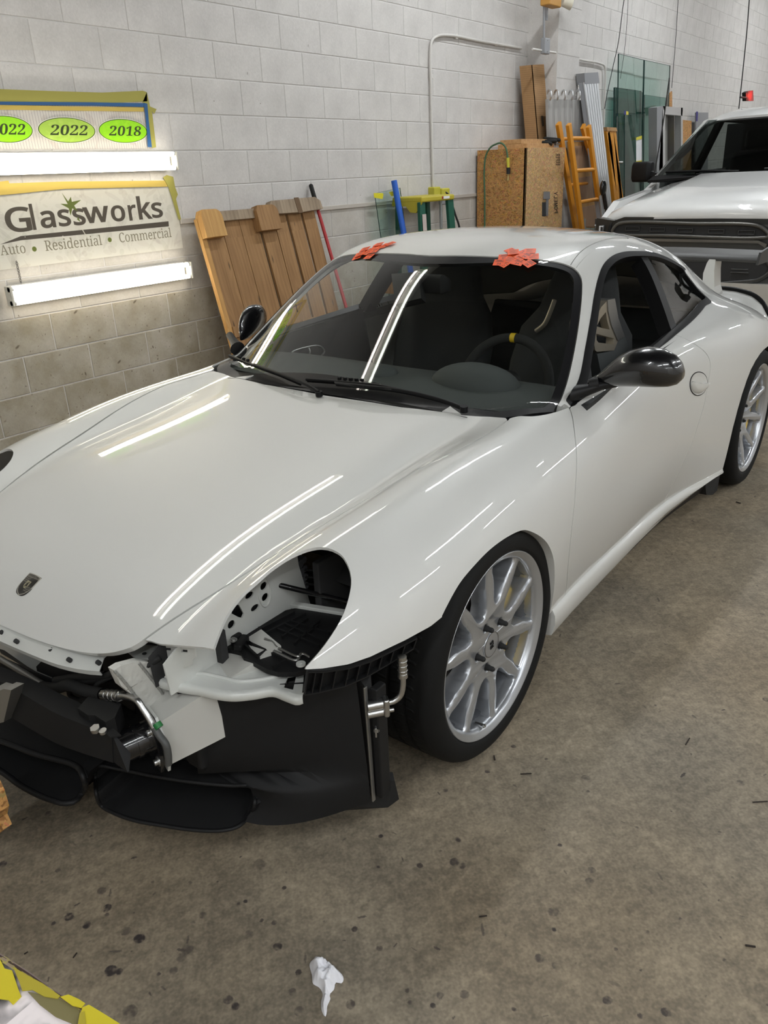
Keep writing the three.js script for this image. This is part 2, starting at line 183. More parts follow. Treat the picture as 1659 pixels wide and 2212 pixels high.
// signed distance to a closed polygon given as [u, v] points (negative inside)
function polySD(pts) { const n = pts.length, bb = [Infinity, -Infinity, Infinity, -Infinity]; for (const p of pts) { bb[0] = Math.min(bb[0], p[0]); bb[1] = Math.max(bb[1], p[0]); bb[2] = Math.min(bb[2], p[1]); bb[3] = Math.max(bb[3], p[1]); }
  return (u, v) => { const ox = Math.max(bb[0] - u, u - bb[1]), oy = Math.max(bb[2] - v, v - bb[3]); if (ox > 0.06 || oy > 0.06) return Math.max(ox, oy); let d = Infinity, s = 1; for (let i = 0, j = n - 1; i < n; j = i++) { const a = pts[i], b = pts[j], ex = b[0] - a[0], ey = b[1] - a[1], wx = u - a[0], wy = v - a[1], t = clamp((wx * ex + wy * ey) / (ex * ex + ey * ey || 1), 0, 1), dx = wx - ex * t, dy = wy - ey * t; d = Math.min(d, dx * dx + dy * dy); const c1 = v >= a[1], c2 = v < b[1], c3 = ex * wy > ey * wx; if ((c1 && c2 && c3) || (!c1 && !c2 && !c3)) s = -s; } return s * Math.sqrt(d); }; }
// geometry of a cut sheet: smooth normals from the implicit surface, its free edge folded inwards
function sheet(m, F, { mirror = false, both = false, fold = 0.014, off = 0, openX0 = true, back = 0 } = {}) {
  const n = m.pos.length / 3, P = [], N = [], I = []; const nor = [];
  for (let i = 0; i < n; i++) { const g = gradOf(F, m.pos[3 * i], m.pos[3 * i + 1], m.pos[3 * i + 2]); nor.push(g); P.push(m.pos[3 * i] + g[0] * off, m.pos[3 * i + 1] + g[1] * off, m.pos[3 * i + 2] + g[2] * off); N.push(g[0], g[1], g[2]); }
  for (const q of m.idx) I.push(q);
  if (fold) { const ec = new Map(); for (let t = 0; t < m.idx.length; t += 3) for (let q = 0; q < 3; q++) { const a = m.idx[t + q], b = m.idx[t + (q + 1) % 3], k = a < b ? a * 4194304 + b : b * 4194304 + a; ec.has(k) ? ec.set(k, null) : ec.set(k, [a, b]); }
    for (const e of ec.values()) { if (!e) continue; const [a, b] = e; if (openX0 && Math.abs(m.pos[3 * a]) < 1e-4 && Math.abs(m.pos[3 * b]) < 1e-4) continue; const A = [0, 1, 2].map((q) => P[3 * a + q]), B = [0, 1, 2].map((q) => P[3 * b + q]), fa = typeof fold === 'function' ? fold(...A) : fold, fb = typeof fold === 'function' ? fold(...B) : fold, A2 = A.map((v, q) => v - nor[a][q] * fa), B2 = B.map((v, q) => v - nor[b][q] * fb);
      let ex = B[0] - A[0], ey = B[1] - A[1], ez = B[2] - A[2]; const L = Math.hypot(ex, ey, ez); if (L < 1e-6) continue; const g = nor[a]; let ox = ey * g[2] - ez * g[1], oy = ez * g[0] - ex * g[2], oz = ex * g[1] - ey * g[0]; const l = Math.hypot(ox, oy, oz) || 1; ox /= l; oy /= l; oz /= l; const base = P.length / 3; for (const Q of [A, B, A2, B2]) { P.push(...Q); N.push(ox, oy, oz); } I.push(base, base + 2, base + 1, base + 1, base + 2, base + 3); } }
  if (mirror || both) { const c = P.length / 3, il = I.length; const P2 = both ? P : P.slice(), keep = both ? 0 : 1; if (keep) { for (let i = 0; i < P.length; i += 3) { P[i] = -P[i]; N[i] = -N[i]; } for (let t = 0; t < il; t += 3) { const q = I[t + 1]; I[t + 1] = I[t + 2]; I[t + 2] = q; } } else { for (let i = 0; i < c * 3; i += 3) { P.push(-P[i], P[i + 1], P[i + 2]); N.push(-N[i], N[i + 1], N[i + 2]); } for (let t = 0; t < il; t += 3) I.push(I[t] + c, I[t + 2] + c, I[t + 1] + c); } }
  const g = new THREE.BufferGeometry(); g.setAttribute('position', new THREE.Float32BufferAttribute(P, 3)); g.setAttribute('normal', new THREE.Float32BufferAttribute(N, 3)); const uv = new Float32Array(P.length / 3 * 2); for (let i = 0; i < P.length / 3; i++) { uv[2 * i] = P[3 * i + 2]; uv[2 * i + 1] = Math.abs(N[3 * i]) > 0.7 ? P[3 * i + 1] : P[3 * i]; } g.setAttribute('uv', new THREE.BufferAttribute(uv, 2)); g.setIndex(I); return g;
}

// ---------- materials ----------
const M = {
  paint: phy({ color: lin(0.66, 0.66, 0.635), roughness: 0.42, clearcoat: 1, clearcoatRoughness: 0.015, ior: 1.5 }),
  innerWhite: phy({ color: lin(0.62, 0.63, 0.60), roughness: 0.34, clearcoat: 0.6, clearcoatRoughness: 0.12 }),
  trimBlack: phy({ color: lin(0.006, 0.006, 0.0065), roughness: 0.45, specularIntensity: 0.35 }),
  rubber: std({ color: lin(0.010, 0.010, 0.010), roughness: 0.75 }),
  gloss: phy({ color: lin(0.004, 0.004, 0.005), roughness: 0.25, clearcoat: 1, clearcoatRoughness: 0.01 }),
  cavity: std({ color: lin(0.030, 0.030, 0.031), roughness: 0.8 }),  // dark tone puts the shade inside holes and openings into the colour
  plastic: phy({ color: lin(0.010, 0.010, 0.0105), roughness: 0.55, specularIntensity: 0.6 }),
  plasticMatt: phy({ color: lin(0.011, 0.011, 0.0115), roughness: 0.62, specularIntensity: 0.5 }),
  cabin: std({ color: lin(0.030, 0.032, 0.033), roughness: 0.8 }),
  cabinGrey: std({ color: lin(0.060, 0.066, 0.066), roughness: 0.75 }),
  frit: phy({ color: lin(0.005, 0.005, 0.006), roughness: 0.5, specularIntensity: 0.3, clearcoat: 0.7, clearcoatRoughness: 0.0 }),
  glass: phy({ color: lin(0.86, 0.89, 0.87), roughness: 0, transmission: 1, thickness: 0, ior: 1.52 }),
  alloy: phy({ color: lin(0.50, 0.52, 0.55), metalness: 0.75, roughness: 0.30, clearcoat: 0.7, clearcoatRoughness: 0.08 }),
  steel: std({ color: lin(0.55, 0.55, 0.54), metalness: 1, roughness: 0.28 }),
  steelDull: std({ color: lin(0.45, 0.45, 0.44), metalness: 1, roughness: 0.45 }),
  aluminium: std({ color: lin(0.68, 0.69, 0.70), metalness: 0.9, roughness: 0.38 }),
  iron: std({ color: lin(0.20, 0.19, 0.18), metalness: 0.9, roughness: 0.45 }),
  brakeYellow: std({ color: lin(0.75, 0.50, 0.02), roughness: 0.4 }),
  goldSilver: std({ color: lin(0.50, 0.45, 0.36), metalness: 0.7, roughness: 0.42 }),
};
// ---------- procedural surface textures ----------
const wallTex = (seed, spl, soilShade) => { const R = rng(seed), spots = []; for (let k = 0; k < spl; k++) spots.push([R() * 512, R() * 512, 0.5 + R() * R() * R() * 3.0, 0.2 + R() * 0.55, R() * 6.28, 1 + R() * 1.6]); const dk = new Float32Array(512 * 512); for (const [x, y, r, a, an, el] of spots) { const q = Math.ceil(r * el) + 1; for (let j = -q; j <= q; j++) for (let i = -q; i <= q; i++) { const c = Math.cos(an), s = Math.sin(an), u = (i * c + j * s) / el, v = -i * s + j * c, d = Math.hypot(u, v); if (d < r) { const k = ((Math.round(y) + j + 512) % 512) * 512 + (Math.round(x) + i + 512) % 512; dk[k] = Math.max(dk[k], a * (1 - d / r * 0.6)); } } }
  return tex(512, 512, (i, j) => { const n = fbm(i / 64, j / 64, seed, 4, 8), f = fbm(i / 4, j / 4, seed + 9, 2, 128), b = 1 - 0.09 * (n - 0.5) - 0.06 * (f - 0.5), d = dk[j * 512 + i]; const so = soilShade ? soilShade * (0.6 + 0.8 * (fbm(i / 40, j / 40, seed + 20, 4, 13) - 0.1)) : 0, c = [205 * b * (1 - so), 202 * b * (1 - so * 1.12), 199 * b * (1 - so * 1.45)]; return [c[0] * (1 - d) + 60 * d, c[1] * (1 - d) + 48 * d, c[2] * (1 - d) + 36 * d]; }); };
const wallBump = tex(512, 512, (i, j) => 128 + 110 * (fbm(i / 3, j / 3, 31, 3, 171) - 0.5) - (hash2(i >> 1, j >> 1, 7) > 0.985 ? 60 : 0), false);
const wallMats = [[3, 25, 0], [4, 60, 0.08], [5, 520, 0.21]].map(([s, n, q]) => std({ map: wallTex(s, n, q), roughness: 0.72, bumpMap: wallBump, bumpScale: 0.0013 }));  // clean, middle and low courses; the tint mixes brown soiling with painted shade
function woodTex(seed, light, dark, w = 256, h = 512, rings = 9, grey = 0) { const kn = []; const R = rng(seed); for (let k = 0; k < 3; k++) kn.push([R() * w, R() * h, 5 + R() * 6]); return tex(w, h, (i, j) => { let x = i / w * rings + 1.6 * fbm(i / 60, j / 190, seed, 3); let kd = 0; for (const [a, b, r] of kn) { const d = Math.hypot((i - a), (j - b) * 0.55); x += 1.2 * Math.exp(-d * d / (r * r * 8)); if (d < r) kd = Math.max(kd, 1 - d / r); } const g = 0.5 + 0.5 * Math.sin(x * 6.283), s = 0.30 * g + 0.55 * fbm(i / 2, j / 50, seed + 3, 2) + 0.02, blot = fbm(i / 70, j / 90, seed + 8, 3) - 0.5, st = hash2(i, j >> 4, seed) * 0.1; let c = light.map((l, q) => l + (dark[q] - l) * clamp(s * 0.8 + st - 0.05 + blot * 0.7, 0, 1)); c = c.map((v) => v * (1 - 0.6 * kd)); const m = (c[0] + c[1] + c[2]) / 3; return c.map((v) => v + (m - v) * grey); }); }
const woodMat = (seed, l, d, rep = [4, 1], o = {}) => { const t = woodTex(seed, l, d, 256, 512, o.rings || 6, o.grey || 0); t.repeat.set(...rep); return std({ map: t, roughness: 0.72 }); };
M.pine = [0, 1, 2].map((k) => woodMat(11 + k, [166, 128, 84], [124, 90, 55], [5, 0.9]));
M.pineEdge = woodMat(21, [204, 162, 100], [166, 118, 64], [5, 0.9]);
M.plankGrey = woodMat(24, [176, 152, 122], [122, 100, 74], [5, 0.9], { grey: 0.25 });
M.plankWeather = [0, 1].map((k) => woodMat(27 + k, [188, 184, 176], [120, 116, 108], [8, 0.8], { grey: 0.7, rings: 9 }));
M.lumber = woodMat(33, [205, 165, 115], [165, 120, 75], [4, 0.8]);
M.veneer = woodMat(36, [190, 158, 128], [150, 118, 92], [3, 0.6], { rings: 14 });
const osbTex = (seed, light, dark) => { const w = 512, a = new Float32Array(w * w * 3), R = rng(seed); for (let k = 0; k < w * w; k++) { a[k * 3] = dark[0]; a[k * 3 + 1] = dark[1]; a[k * 3 + 2] = dark[2]; } for (let n = 0; n < 5200; n++) { const cx = R() * w, cy = R() * w, an = (R() - 0.5) * 1.5 + (R() < 0.3 ? 1.57 : 0), L = 8 + R() * 26, W = 1.5 + R() * 5, t = R(), c = light.map((l, q) => l * (0.86 + 0.2 * t) - (R() < 0.10 ? 24 : 0)); const ca = Math.cos(an), sa = Math.sin(an), q = Math.ceil(L); for (let j = -q; j <= q; j++) for (let i = -q; i <= q; i++) { const u = i * ca + j * sa, v = -i * sa + j * ca; if (Math.abs(u) < L / 2 && Math.abs(v) < W / 2) { const k = (((Math.round(cy) + j + w) % w) * w + (Math.round(cx) + i + w) % w) * 3, g = 0.94 + 0.12 * hash2(n, Math.round(v * 1.4), seed); a[k] = c[0] * g; a[k + 1] = c[1] * g; a[k + 2] = c[2] * g; } } } return tex(w, w, (i, j) => [a[(j * w + i) * 3], a[(j * w + i) * 3 + 1], a[(j * w + i) * 3 + 2]]); };
M.osb = std({ map: osbTex(41, [200, 150, 90], [150, 105, 58]), roughness: 0.7 }); M.osbPale = std({ map: osbTex(43, [206, 168, 118], [170, 132, 86]), roughness: 0.7 });
for (const m of [M.osb, M.osbPale]) m.map.repeat.set(1.3, 1.3);
M.card = std({ map: tex(128, 128, (i, j) => { const b = 1 + 0.05 * Math.sin(j * 0.9) + 0.08 * (fbm(i / 20, j / 20, 6, 3, 0) - 0.5); return [164 * b, 128 * b, 88 * b]; }, true, [3, 3]), roughness: 0.85 });
M.orange = std({ color: lin(0.70, 0.285, 0.018), roughness: 0.42 }); M.yellowTape = std({ color: lin(0.70, 0.62, 0.06), roughness: 0.6 }); M.blueTape = std({ color: lin(0.02, 0.13, 0.52), roughness: 0.55 });
M.maskTape = std({ color: lin(0.58, 0.43, 0.10), roughness: 0.8 }); M.oliveTape = std({ color: lin(0.36, 0.33, 0.07), roughness: 0.7 });
M.pipe = std({ color: lin(0.66, 0.64, 0.61), roughness: 0.5 }); M.galv = std({ color: lin(0.35, 0.36, 0.38), metalness: 0.6, roughness: 0.5 });
M.paneGlass = phy({ color: lin(0.72, 0.86, 0.82), roughness: 0, transmission: 1, thickness: 0, ior: 1.5 }); M.paneGlassDark = phy({ color: lin(0.34, 0.55, 0.51), roughness: 0.02, transmission: 1, thickness: 0, ior: 1.5 }); M.paneEdge = std({ color: lin(0.008, 0.04, 0.035), roughness: 0.25 });
M.green = std({ color: lin(0.006, 0.09, 0.055), roughness: 0.5 }); M.black = std({ color: lin(0.01, 0.01, 0.01), roughness: 0.6 });
M.paper = std({ color: lin(0.8, 0.8, 0.82), roughness: 0.8 });

// ---------- sports car: panels cut from the skin along the seams read off the photograph ----------
const skinMesh = (() => { let m = surfaceNets(skin, skinAt, [-0.032, 0.1, -3.5], [1.0, 1.33, 0.96], 0.016); return clip(m, (x) => -x); })();
const hitS = (list) => list.map(([u, v]) => onSkin(u, v));
const SIDE = (p) => [p.z, p.y], TOP = (p) => [p.z, p.x];
const dirBasis = (d) => { const n = V3(...d).normalize(), a = V3(0, 1, 0).cross(n).normalize(), b = n.clone().cross(a); return { a, b, n }; };
const LAMP = dirBasis([0.42, 0.55, 0.72]);
const lampUV = (p) => [p.x * LAMP.a.x + p.y * LAMP.a.y + p.z * LAMP.a.z, p.x * LAMP.b.x + p.y * LAMP.b.y + p.z * LAMP.b.z];
const inSide = (poly) => { const s = polySD(poly); return (x, y, z) => s(z, y); }, inTop = (poly) => { const s = polySD(poly); return (x, y, z) => s(z, x); }, inLamp = (poly) => { const s = polySD(poly); return (x, y, z) => s(...lampUV({ x, y, z })); };
const out = (f, g = 0) => (x, y, z) => g - f(x, y, z), ins = (f, g = 0) => (x, y, z) => f(x, y, z) + g;
const cutAll = (m, list) => list.reduce((q, f) => clip(q, f), m);
const car = thing('sports_car', 'white two-door sports coupe with its front bumper and headlights removed', 'car');
const part = (name, geo, mat, parent = car) => mesh(name, geo, mat, parent);

const seam = hitS([[1099, 905], [1090, 913], [1076, 924], [1057, 937], [1028, 954], [1016, 960], [946, 998], [871, 1035], [811, 1067], [750, 1100], [690, 1139], [630, 1178], [555, 1226], [503, 1257], [461, 1284], [430, 1302], [365, 1352], [324, 1381], [294, 1395]]);
for (let it = 0; it < 6; it++) for (let i = 1; i < seam.length - 1; i++) { const a = seam[i - 1], b = seam[i + 1], t = a.distanceTo(seam[i]) / (a.distanceTo(seam[i]) + seam[i].distanceTo(b)); seam[i].lerp(a.clone().lerp(b, t), 0.5); }
const nose = hitS([[269, 1405], [241, 1412], [213, 1414], [180, 1411.5], [125, 1399.6], [69, 1381.6], [0, 1352.5]]);
const hoodPoly = [[nose.at(-1).z + 0.002, -0.05], ...crom([...nose.slice().reverse().map(TOP), ...seam.slice().reverse().map(TOP)], 90, false), ...hitS([[1093, 902.5], [1057, 899.4], [1000, 896]]).map(TOP), [-0.372, 0.3], [-0.358, 0.0], [-0.358, -0.05]];
const hoodSD = inTop(hoodPoly);
const ws = hitS([[1062, 553.6], [1166, 560.4], [1217, 569], [1243, 581], [1256, 599], [1258, 625], [1249, 713], [1228, 817], [1202, 879], [1197, 889]]);
const wsPoly = [[-0.985, -0.1], [-0.985, 0.0], ...crom([[-0.99, 0.06], ...ws.map(TOP)], 60, false), [-0.47, 0.66], [-0.42, 0.6], [-0.386, 0.4], [-0.374, 0.2], [-0.37, 0], [-0.37, -0.1]];
const wsSD = inTop(wsPoly);
const winP = hitS([[1234, 879], [1247.5, 826], [1265, 746], [1275, 690], [1284, 634], [1293, 596], [1303, 572], [1321, 554], [1345, 545], [1377, 543], [1412, 546], [1446, 559], [1481, 582], [1509, 610], [1527, 631], [1530, 645], [1523, 662], [1499, 690], [1460, 723.5], [1418, 757], [1340, 813], [1282, 848]]).map(SIDE);
winP[13] = [-2.035, 1.02]; winP[14] = [-2.085, 0.968];
const winSD = inSide(crom(winP, 160));
const gapF = hitS([[1230, 882], [1241, 934], [1245, 972], [1244, 1038], [1241, 1086], [1236, 1133], [1232, 1171], [1225, 1250], [1219, 1290]]), zGapF = spline([...gapF.map((p) => [p.y, p.z]), [0.15, -0.405]]);
const gapR = hitS([[1481, 732], [1502, 744], [1525, 763], [1534.5, 794], [1532, 813], [1520, 877], [1508.6, 916], [1495.6, 955], [1479, 994], [1463, 1030], [1450, 1054]]), zGapR = spline([[0.90, -1.40], ...gapR.map((p) => [p.y, p.z]), [0.2, -1.36]]);
const fTop = hitS([[1110, 901], [1142, 899], [1180, 895], [1197, 891], [1213, 886], [1229, 880]]), zFTop = spline([[0.56, -0.375], [0.63, -0.40], ...fTop.map((p) => [p.x, p.z])]);
const archF = [...hitS([[954, 1332], [969, 1302], [993, 1260], [1026, 1220], [1062, 1184], [1101, 1157], [1131, 1145]]).map(SIDE), [-0.135, 0.600], [-0.205, 0.545], [-0.25, 0.48], [-0.28, 0.40], [-0.30, 0.32], [-0.312, 0.24], [-0.315, 0.0], [0.29, 0.0], [0.285, 0.5]];
const archFSD = inSide([...crom(archF.slice(0, 14), 60, false), ...archF.slice(14)]);
const rH = hitS([[1650, 755], [1642, 764], [1632, 779], [1622, 798], [1613, 821], [1603, 851], [1593, 886], [1583, 924], [1574, 963]]).map(SIDE);
const archRSD = inSide([[-1.962, 0], [-1.958, 0.2], ...rH.slice().reverse(), ...rH.map(([z, y]) => [-4.71 - z, y]), [-2.75, 0]]);
const lampP = hitS([[461, 1402], [474, 1364], [490, 1328], [519, 1288], [555, 1255], [586, 1228], [619, 1206], [653, 1190], [686, 1182], [713, 1185], [738, 1199], [753, 1224], [759, 1253], [753, 1293], [738, 1335], [713, 1377], [686, 1413], [660, 1442]]);
const lampPoly = [...crom(lampP.map(lampUV), 80, false), ...hitS([[655, 1470], [455, 1430]]).map(lampUV)], lampSD = inLamp(lampPoly);
const lowP = hitS([[324, 1384], [345, 1391], [440, 1398], [461, 1402], [662, 1446], [697, 1444], [753, 1435], [800, 1418.7], [875, 1383], [930, 1353], [956, 1332]]).map(lampUV);
const lowSD = inLamp([...lowP, [lowP.at(-1)[0] + 0.18, lowP.at(-1)[1] - 0.02], [lowP.at(-1)[0] + 0.18, lowP.at(-1)[1] - 0.9], [lowP[0][0] - 0.3, lowP[0][1] - 0.9], [lowP[0][0] - 0.3, lowP[0][1] + 0.02]]);
const sillY = spline([[0, 0.27], [-0.38, 0.262], [-0.74, 0.245], [-1.24, 0.222], [-1.5, 0.212], [-1.96, 0.19], [-2.6, 0.2], [-3.4, 0.3]]);
const roofA = hitS([[1232, 573], [1254, 544], [1289, 523], [1324, 514], [1374, 516]]), roofB = hitS([[1243, 580], [1272, 548], [1307, 527], [1340, 517.5], [1374, 516]]);
const roofStrip = inTop([...crom(roofA.map(TOP), 20, false), ...crom(roofB.map(TOP), 20, false).reverse()]);

const fenderMesh = cutAll(skinMesh, [(x, y, z) => zFTop(x) + 0.0015 - z, (x, y, z) => zGapF(Math.min(y, 0.795)) + 0.0018 - z, out(hoodSD, 0.003), out(archFSD), out(lampSD), out(lowSD), (x, y, z) => 0.43 - x, (x, y) => 0.2 - y, (x, y, z) => 0.262 - y]);
const hoodMesh = cutAll(skinMesh, [ins(hoodSD, 0.002), (x, y) => 0.45 - y]);
const belt = spline(winP.slice(17).concat([winP[0]]).map((p) => p));
const doorMesh = cutAll(skinMesh, [(x, y, z) => z - zGapF(Math.min(y, 0.795)) + 0.0018, (x, y, z) => zGapR(y) + 0.0018 - z, (x, y, z) => sillY(z) - y, (x, y, z) => y - belt(z), out(winSD)]);
const shellMesh = cutAll(skinMesh, [(x, y, z) => Math.min(z - zFTop(Math.max(x, 0.66)) + 0.0015, y > 0.83 ? z + 0.37 : 1), out(wsSD), out(winSD), out(archRSD, 0), (x, y, z) => sillY(z) - y, (x, y, z) => { const inDoor = Math.max(z - zGapF(Math.min(y, 0.795)) - 0.0018, zGapR(y) - z - 0.0018, y - belt(z) - 0.001); return -inDoor; }, out(hoodSD), (x, y, z) => -z - 3.4, out(roofStrip, 0.001), (x, y, z) => z - (y < 0.8 ? zGapF(Math.min(y, 0.795)) : 1)]);
part('hood', sheet(hoodMesh, skin, { both: true, fold: 0.016 }), M.paint);
for (const s of [false, true]) {
  part('fender', sheet(fenderMesh, skin, { mirror: s, fold: (x, y, z) => 0.007 + 0.036 * smooth(0.012, 0.004, Math.abs(archFSD(x, y, z))) }), M.paint);
  part('door', sheet(doorMesh, skin, { mirror: s, fold: 0.03 }), M.paint);
}
part('body_shell', sheet(shellMesh, skin, { both: true, fold: 0.03 }), M.paint);
for (const s of [false, true]) part('roof_trim', sheet(cutAll(skinMesh, [ins(roofStrip, 0.0005)]), skin, { mirror: s, fold: 0.006, off: -0.0025 }), M.paint);
// glass
const fritD = (x, y, z) => 0.028 + 0.05 * smooth(-0.60, -0.42, z) + 0.022 * smooth(0.35, 0.1, x) * smooth(-0.85, -0.95, z);
part('windshield_edge', sheet(cutAll(skinMesh, [ins(wsSD, 0.003), (x, y, z) => -wsSD(x, y, z) - fritD(x, y, z)]), skin, { both: true, fold: 0.012, off: -0.003 }), M.frit);
part('windshield', sheet(cutAll(skinMesh, [(x, y, z) => wsSD(x, y, z) + fritD(x, y, z)]), skin, { both: true, fold: 0, off: -0.003 }), M.glass);
const bp = (z, y) => z - (-1.475 - 0.30 * (y - 0.86));       // slanting pillar between door window and quarter window
const trimMesh = cutAll(skinMesh, [winSD, (x, y, z) => -0.017 - winSD(x, y, z)]);
const pillarMesh = cutAll(skinMesh, [ins(winSD, 0.017), (x, y, z) => bp(z, y), (x, y, z) => -0.075 - bp(z, y)]);
const quarterMesh = cutAll(skinMesh, [ins(winSD, 0.017), (x, y, z) => bp(z, y) + 0.075]);
for (const s of [false, true]) {
  part('window_trim', sheet(trimMesh, skin, { mirror: s, fold: 0.03, off: 0.002 }), M.trimBlack);
  part('door_pillar', sheet(pillarMesh, skin, { mirror: s, fold: 0.05, off: -0.006 }), M.trimBlack);
  part('quarter_window', sheet(quarterMesh, skin, { mirror: s, fold: 0, off: -0.008 }), M.glass);
}

// ---------- wheels (local x = outwards, y = up, z = forwards) ----------
const lathe = (prof, seg = 72) => { const g = new THREE.LatheGeometry(prof.map(([x, r]) => new THREE.Vector2(r, x)), seg); g.rotateZ(-Math.PI / 2); return g; };   // profile given as [axial, radius]
const treadBump = tex(1024, 256, (i, j) => { const u = i / 1024 * 64, v = (j / 255 - 0.28) / 0.48; let h = 200; if (v < 0 || v > 1) return 200 + 10 * (fbm(i / 6, j / 6, 3, 2) - 0.5); const f = u % 1, row = Math.floor(u); const a = Math.abs(v - 0.5); if (a > 0.08 && a < 0.46) { const c = 0.5 + 0.9 * (a - 0.27) * (a - 0.27) * 8 * (row % 2 ? 1 : 1); if (Math.abs(f - clamp(c, 0, 1)) < 0.10 && (v > 0.5 ? (a < 0.20 || a > 0.27) : (a < 0.2 || a > 0.27))) h = 40; } return h + 12 * (fbm(i / 6, j / 6, 3, 2) - 0.5); }, false);
const tyreMat = phy({ color: lin(0.008, 0.008, 0.0078), roughness: 0.75, specularIntensity: 0.45, bumpMap: treadBump, bumpScale: 0.004 });
function makeWheel(R, w, face, rearDish) {
  const o = new THREE.Group(); o.name = 'wheel';
  const rl = 0.2575, xo = 0, xi = -w;     // outer face plane at x = 0
  const groove = []; for (const [c, hw] of [[-w * 0.32, 0.005], [-w * 0.5, 0.005], [-w * 0.68, 0.005]]) groove.unshift([c - hw - 0.001, 0, c - hw, 0.007, c + hw, 0.007, c + hw + 0.001, 0]);
  const prof = [[-0.030, 0.2465], [-0.006, 0.2545], [0.0045, 0.2600], [0.0085, 0.2680], [0.0095, 0.282], [0.006, R - 0.022], [-0.004, R - 0.010], [-0.018, R - 0.003]];
  const tread = [[-0.03, R - 0.001]]; for (const g of groove.slice().reverse()) { }
  for (const c of [-w * 0.30, -w * 0.5, -w * 0.70]) { tread.push([c + 0.0065, R], [c + 0.0055, R - 0.007], [c - 0.0055, R - 0.007], [c - 0.0065, R]); }
  tread.push([-w + 0.03, R - 0.001]);
  const inner = [[-w + 0.018, R - 0.003], [-w + 0.004, R - 0.010], [-w - 0.006, R - 0.022], [-w - 0.0095, 0.282], [-w - 0.006, 0.268], [-w, 0.258], [-w + 0.02, 0.247]];
  mesh('tyre', lathe([...prof, ...tread, ...inner], 128), tyreMat, o);
  // barrel and lip
  const lip = [[-0.012, 0.2560], [-0.001, 0.2580], [0.003, 0.2565], [0.0035, 0.2545], [0.001, 0.2510], [-0.004, 0.2420], [-0.009, 0.2360], [-0.020, 0.2340]];
  mesh('rim', lathe(lip, 120), M.alloy, o); mesh('rim_barrel', lathe([[-0.020, 0.2340], [-0.045, 0.2325], [-0.048, 0.2255], [-0.075, 0.2245], [-w * 0.8, 0.226], [-w + 0.012, 0.240], [-w, 0.256]], 96), std({ color: lin(0.20, 0.21, 0.23), metalness: 0.7, roughness: 0.45 }), o);
  // spoke face: a disc pierced by ten openings, extruded with rounded edges, then dished
  const s = new THREE.Shape(); const P = (r, a) => [r * Math.sin(a * Math.PI / 180), r * Math.cos(a * Math.PI / 180)];
  const circle = (sh, cx, cy, r) => { sh.absarc(cx, cy, r, 0, Math.PI * 2, false); return sh; };
  { const pts = []; for (let k = 0; k < 120; k++) pts.push(P(0.258, -k * 3)); pts.forEach((p, i) => i ? s.lineTo(...p) : s.moveTo(...p)); s.closePath(); }
  const hole = (ctr, half, apex, mid, midHalf) => { const pts = []; const arc = []; for (let k = -4; k <= 4; k++) arc.push(P(0.2325, ctr + half * k / 4 * 0.93)); pts.push(P(0.224, ctr - half), ...arc, P(0.224, ctr + half), P((0.224 + mid) / 2, ctr + (half + midHalf) / 2 * 0.97), P(mid, ctr + midHalf), P((mid + apex) / 2, ctr + midHalf * 0.86), P(apex, ctr), P((mid + apex) / 2, ctr - midHalf * 0.86), P(mid, ctr - midHalf), P((0.224 + mid) / 2, ctr - (half + midHalf) / 2 * 0.97)); const h = new THREE.Path(); crom(pts, 56).forEach((p, i) => i ? h.lineTo(...p) : h.moveTo(...p)); h.closePath(); s.holes.push(h); };
  for (let k = 0; k < 5; k++) {
    hole(14 + 72 * k, 14.6, 0.112, 0.150, 9.2);
    hole(50 + 72 * k, 14.2, 0.098, 0.128, 12.5);
    const c = P(0.065, 50 + 72 * k); const h = new THREE.Path(); h.absarc(c[0], c[1], 0.0105, 0, Math.PI * 2, true); s.holes.push(h);
  }
  const depth = 0.040; let g = extr(s, depth, 0.008, { bevelSegments: 4, curveSegments: 24 });
  g = g.index ? g.toNonIndexed() : g; const pa = g.attributes.position;
  const dish = (r) => -0.010 - rearDish * Math.pow(1 - clamp(r / 0.235, 0, 1), 1.0) - 0.0;
  for (let i = 0; i < pa.count; i++) { const a = pa.getX(i), b = pa.getY(i), c = pa.getZ(i), r = Math.hypot(a, b); const th = c / (depth + 0.01); pa.setXYZ(i, dish(r) + (c - depth - 0.01) * (0.7 + 0.5 * r / 0.235), b, -a); }
  g.deleteAttribute('normal'); g = toCreasedNormals(mergeVertices(g, 1e-5), 0.7); mesh('spokes', g, M.alloy, o);
  const xh = dish(0.0);
  mesh('hub_cap', lathe([[xh + 0.004, 0], [xh + 0.004, 0.034], [xh + 0.0025, 0.0355], [xh - 0.004, 0.0365]], 48), M.alloy, o);
  mesh('hub_ring', lathe([[xh + 0.0045, 0.0335], [xh + 0.0052, 0.0345], [xh + 0.0045, 0.0355]], 48), M.iron, o);
  const tg = new TextGeometry('RS', { font: fontSans, size: 0.016, depth: 0.0012, curveSegments: 3 }); tg.center(); tg.rotateZ(Math.PI / 2 + 0.12); tg.rotateY(Math.PI / 2); tg.translate(xh + 0.005, 0, 0); mesh('hub_lettering', tg, M.trimBlack, o);
  for (let k = 0; k < 5; k++) { const c = P(0.065, 50 + 72 * k); const st = lathe([[xh - 0.045, 0], [xh - 0.045, 0.0085], [xh + 0.006, 0.0085], [xh + 0.008, 0.007], [xh + 0.018, 0.007], [xh + 0.022, 0.0045], [xh + 0.022, 0]], 16); st.translate(0, c[1], -c[0]); mesh('wheel_stud', st, M.rubber, o); mesh('stud_socket', (() => { const q = lathe([[dish(0.065) - 0.006, 0.0165], [xh - 0.05, 0.015], [xh - 0.05, 0]], 24); q.translate(0, c[1], -c[0]); return q; })(), M.iron, o); }
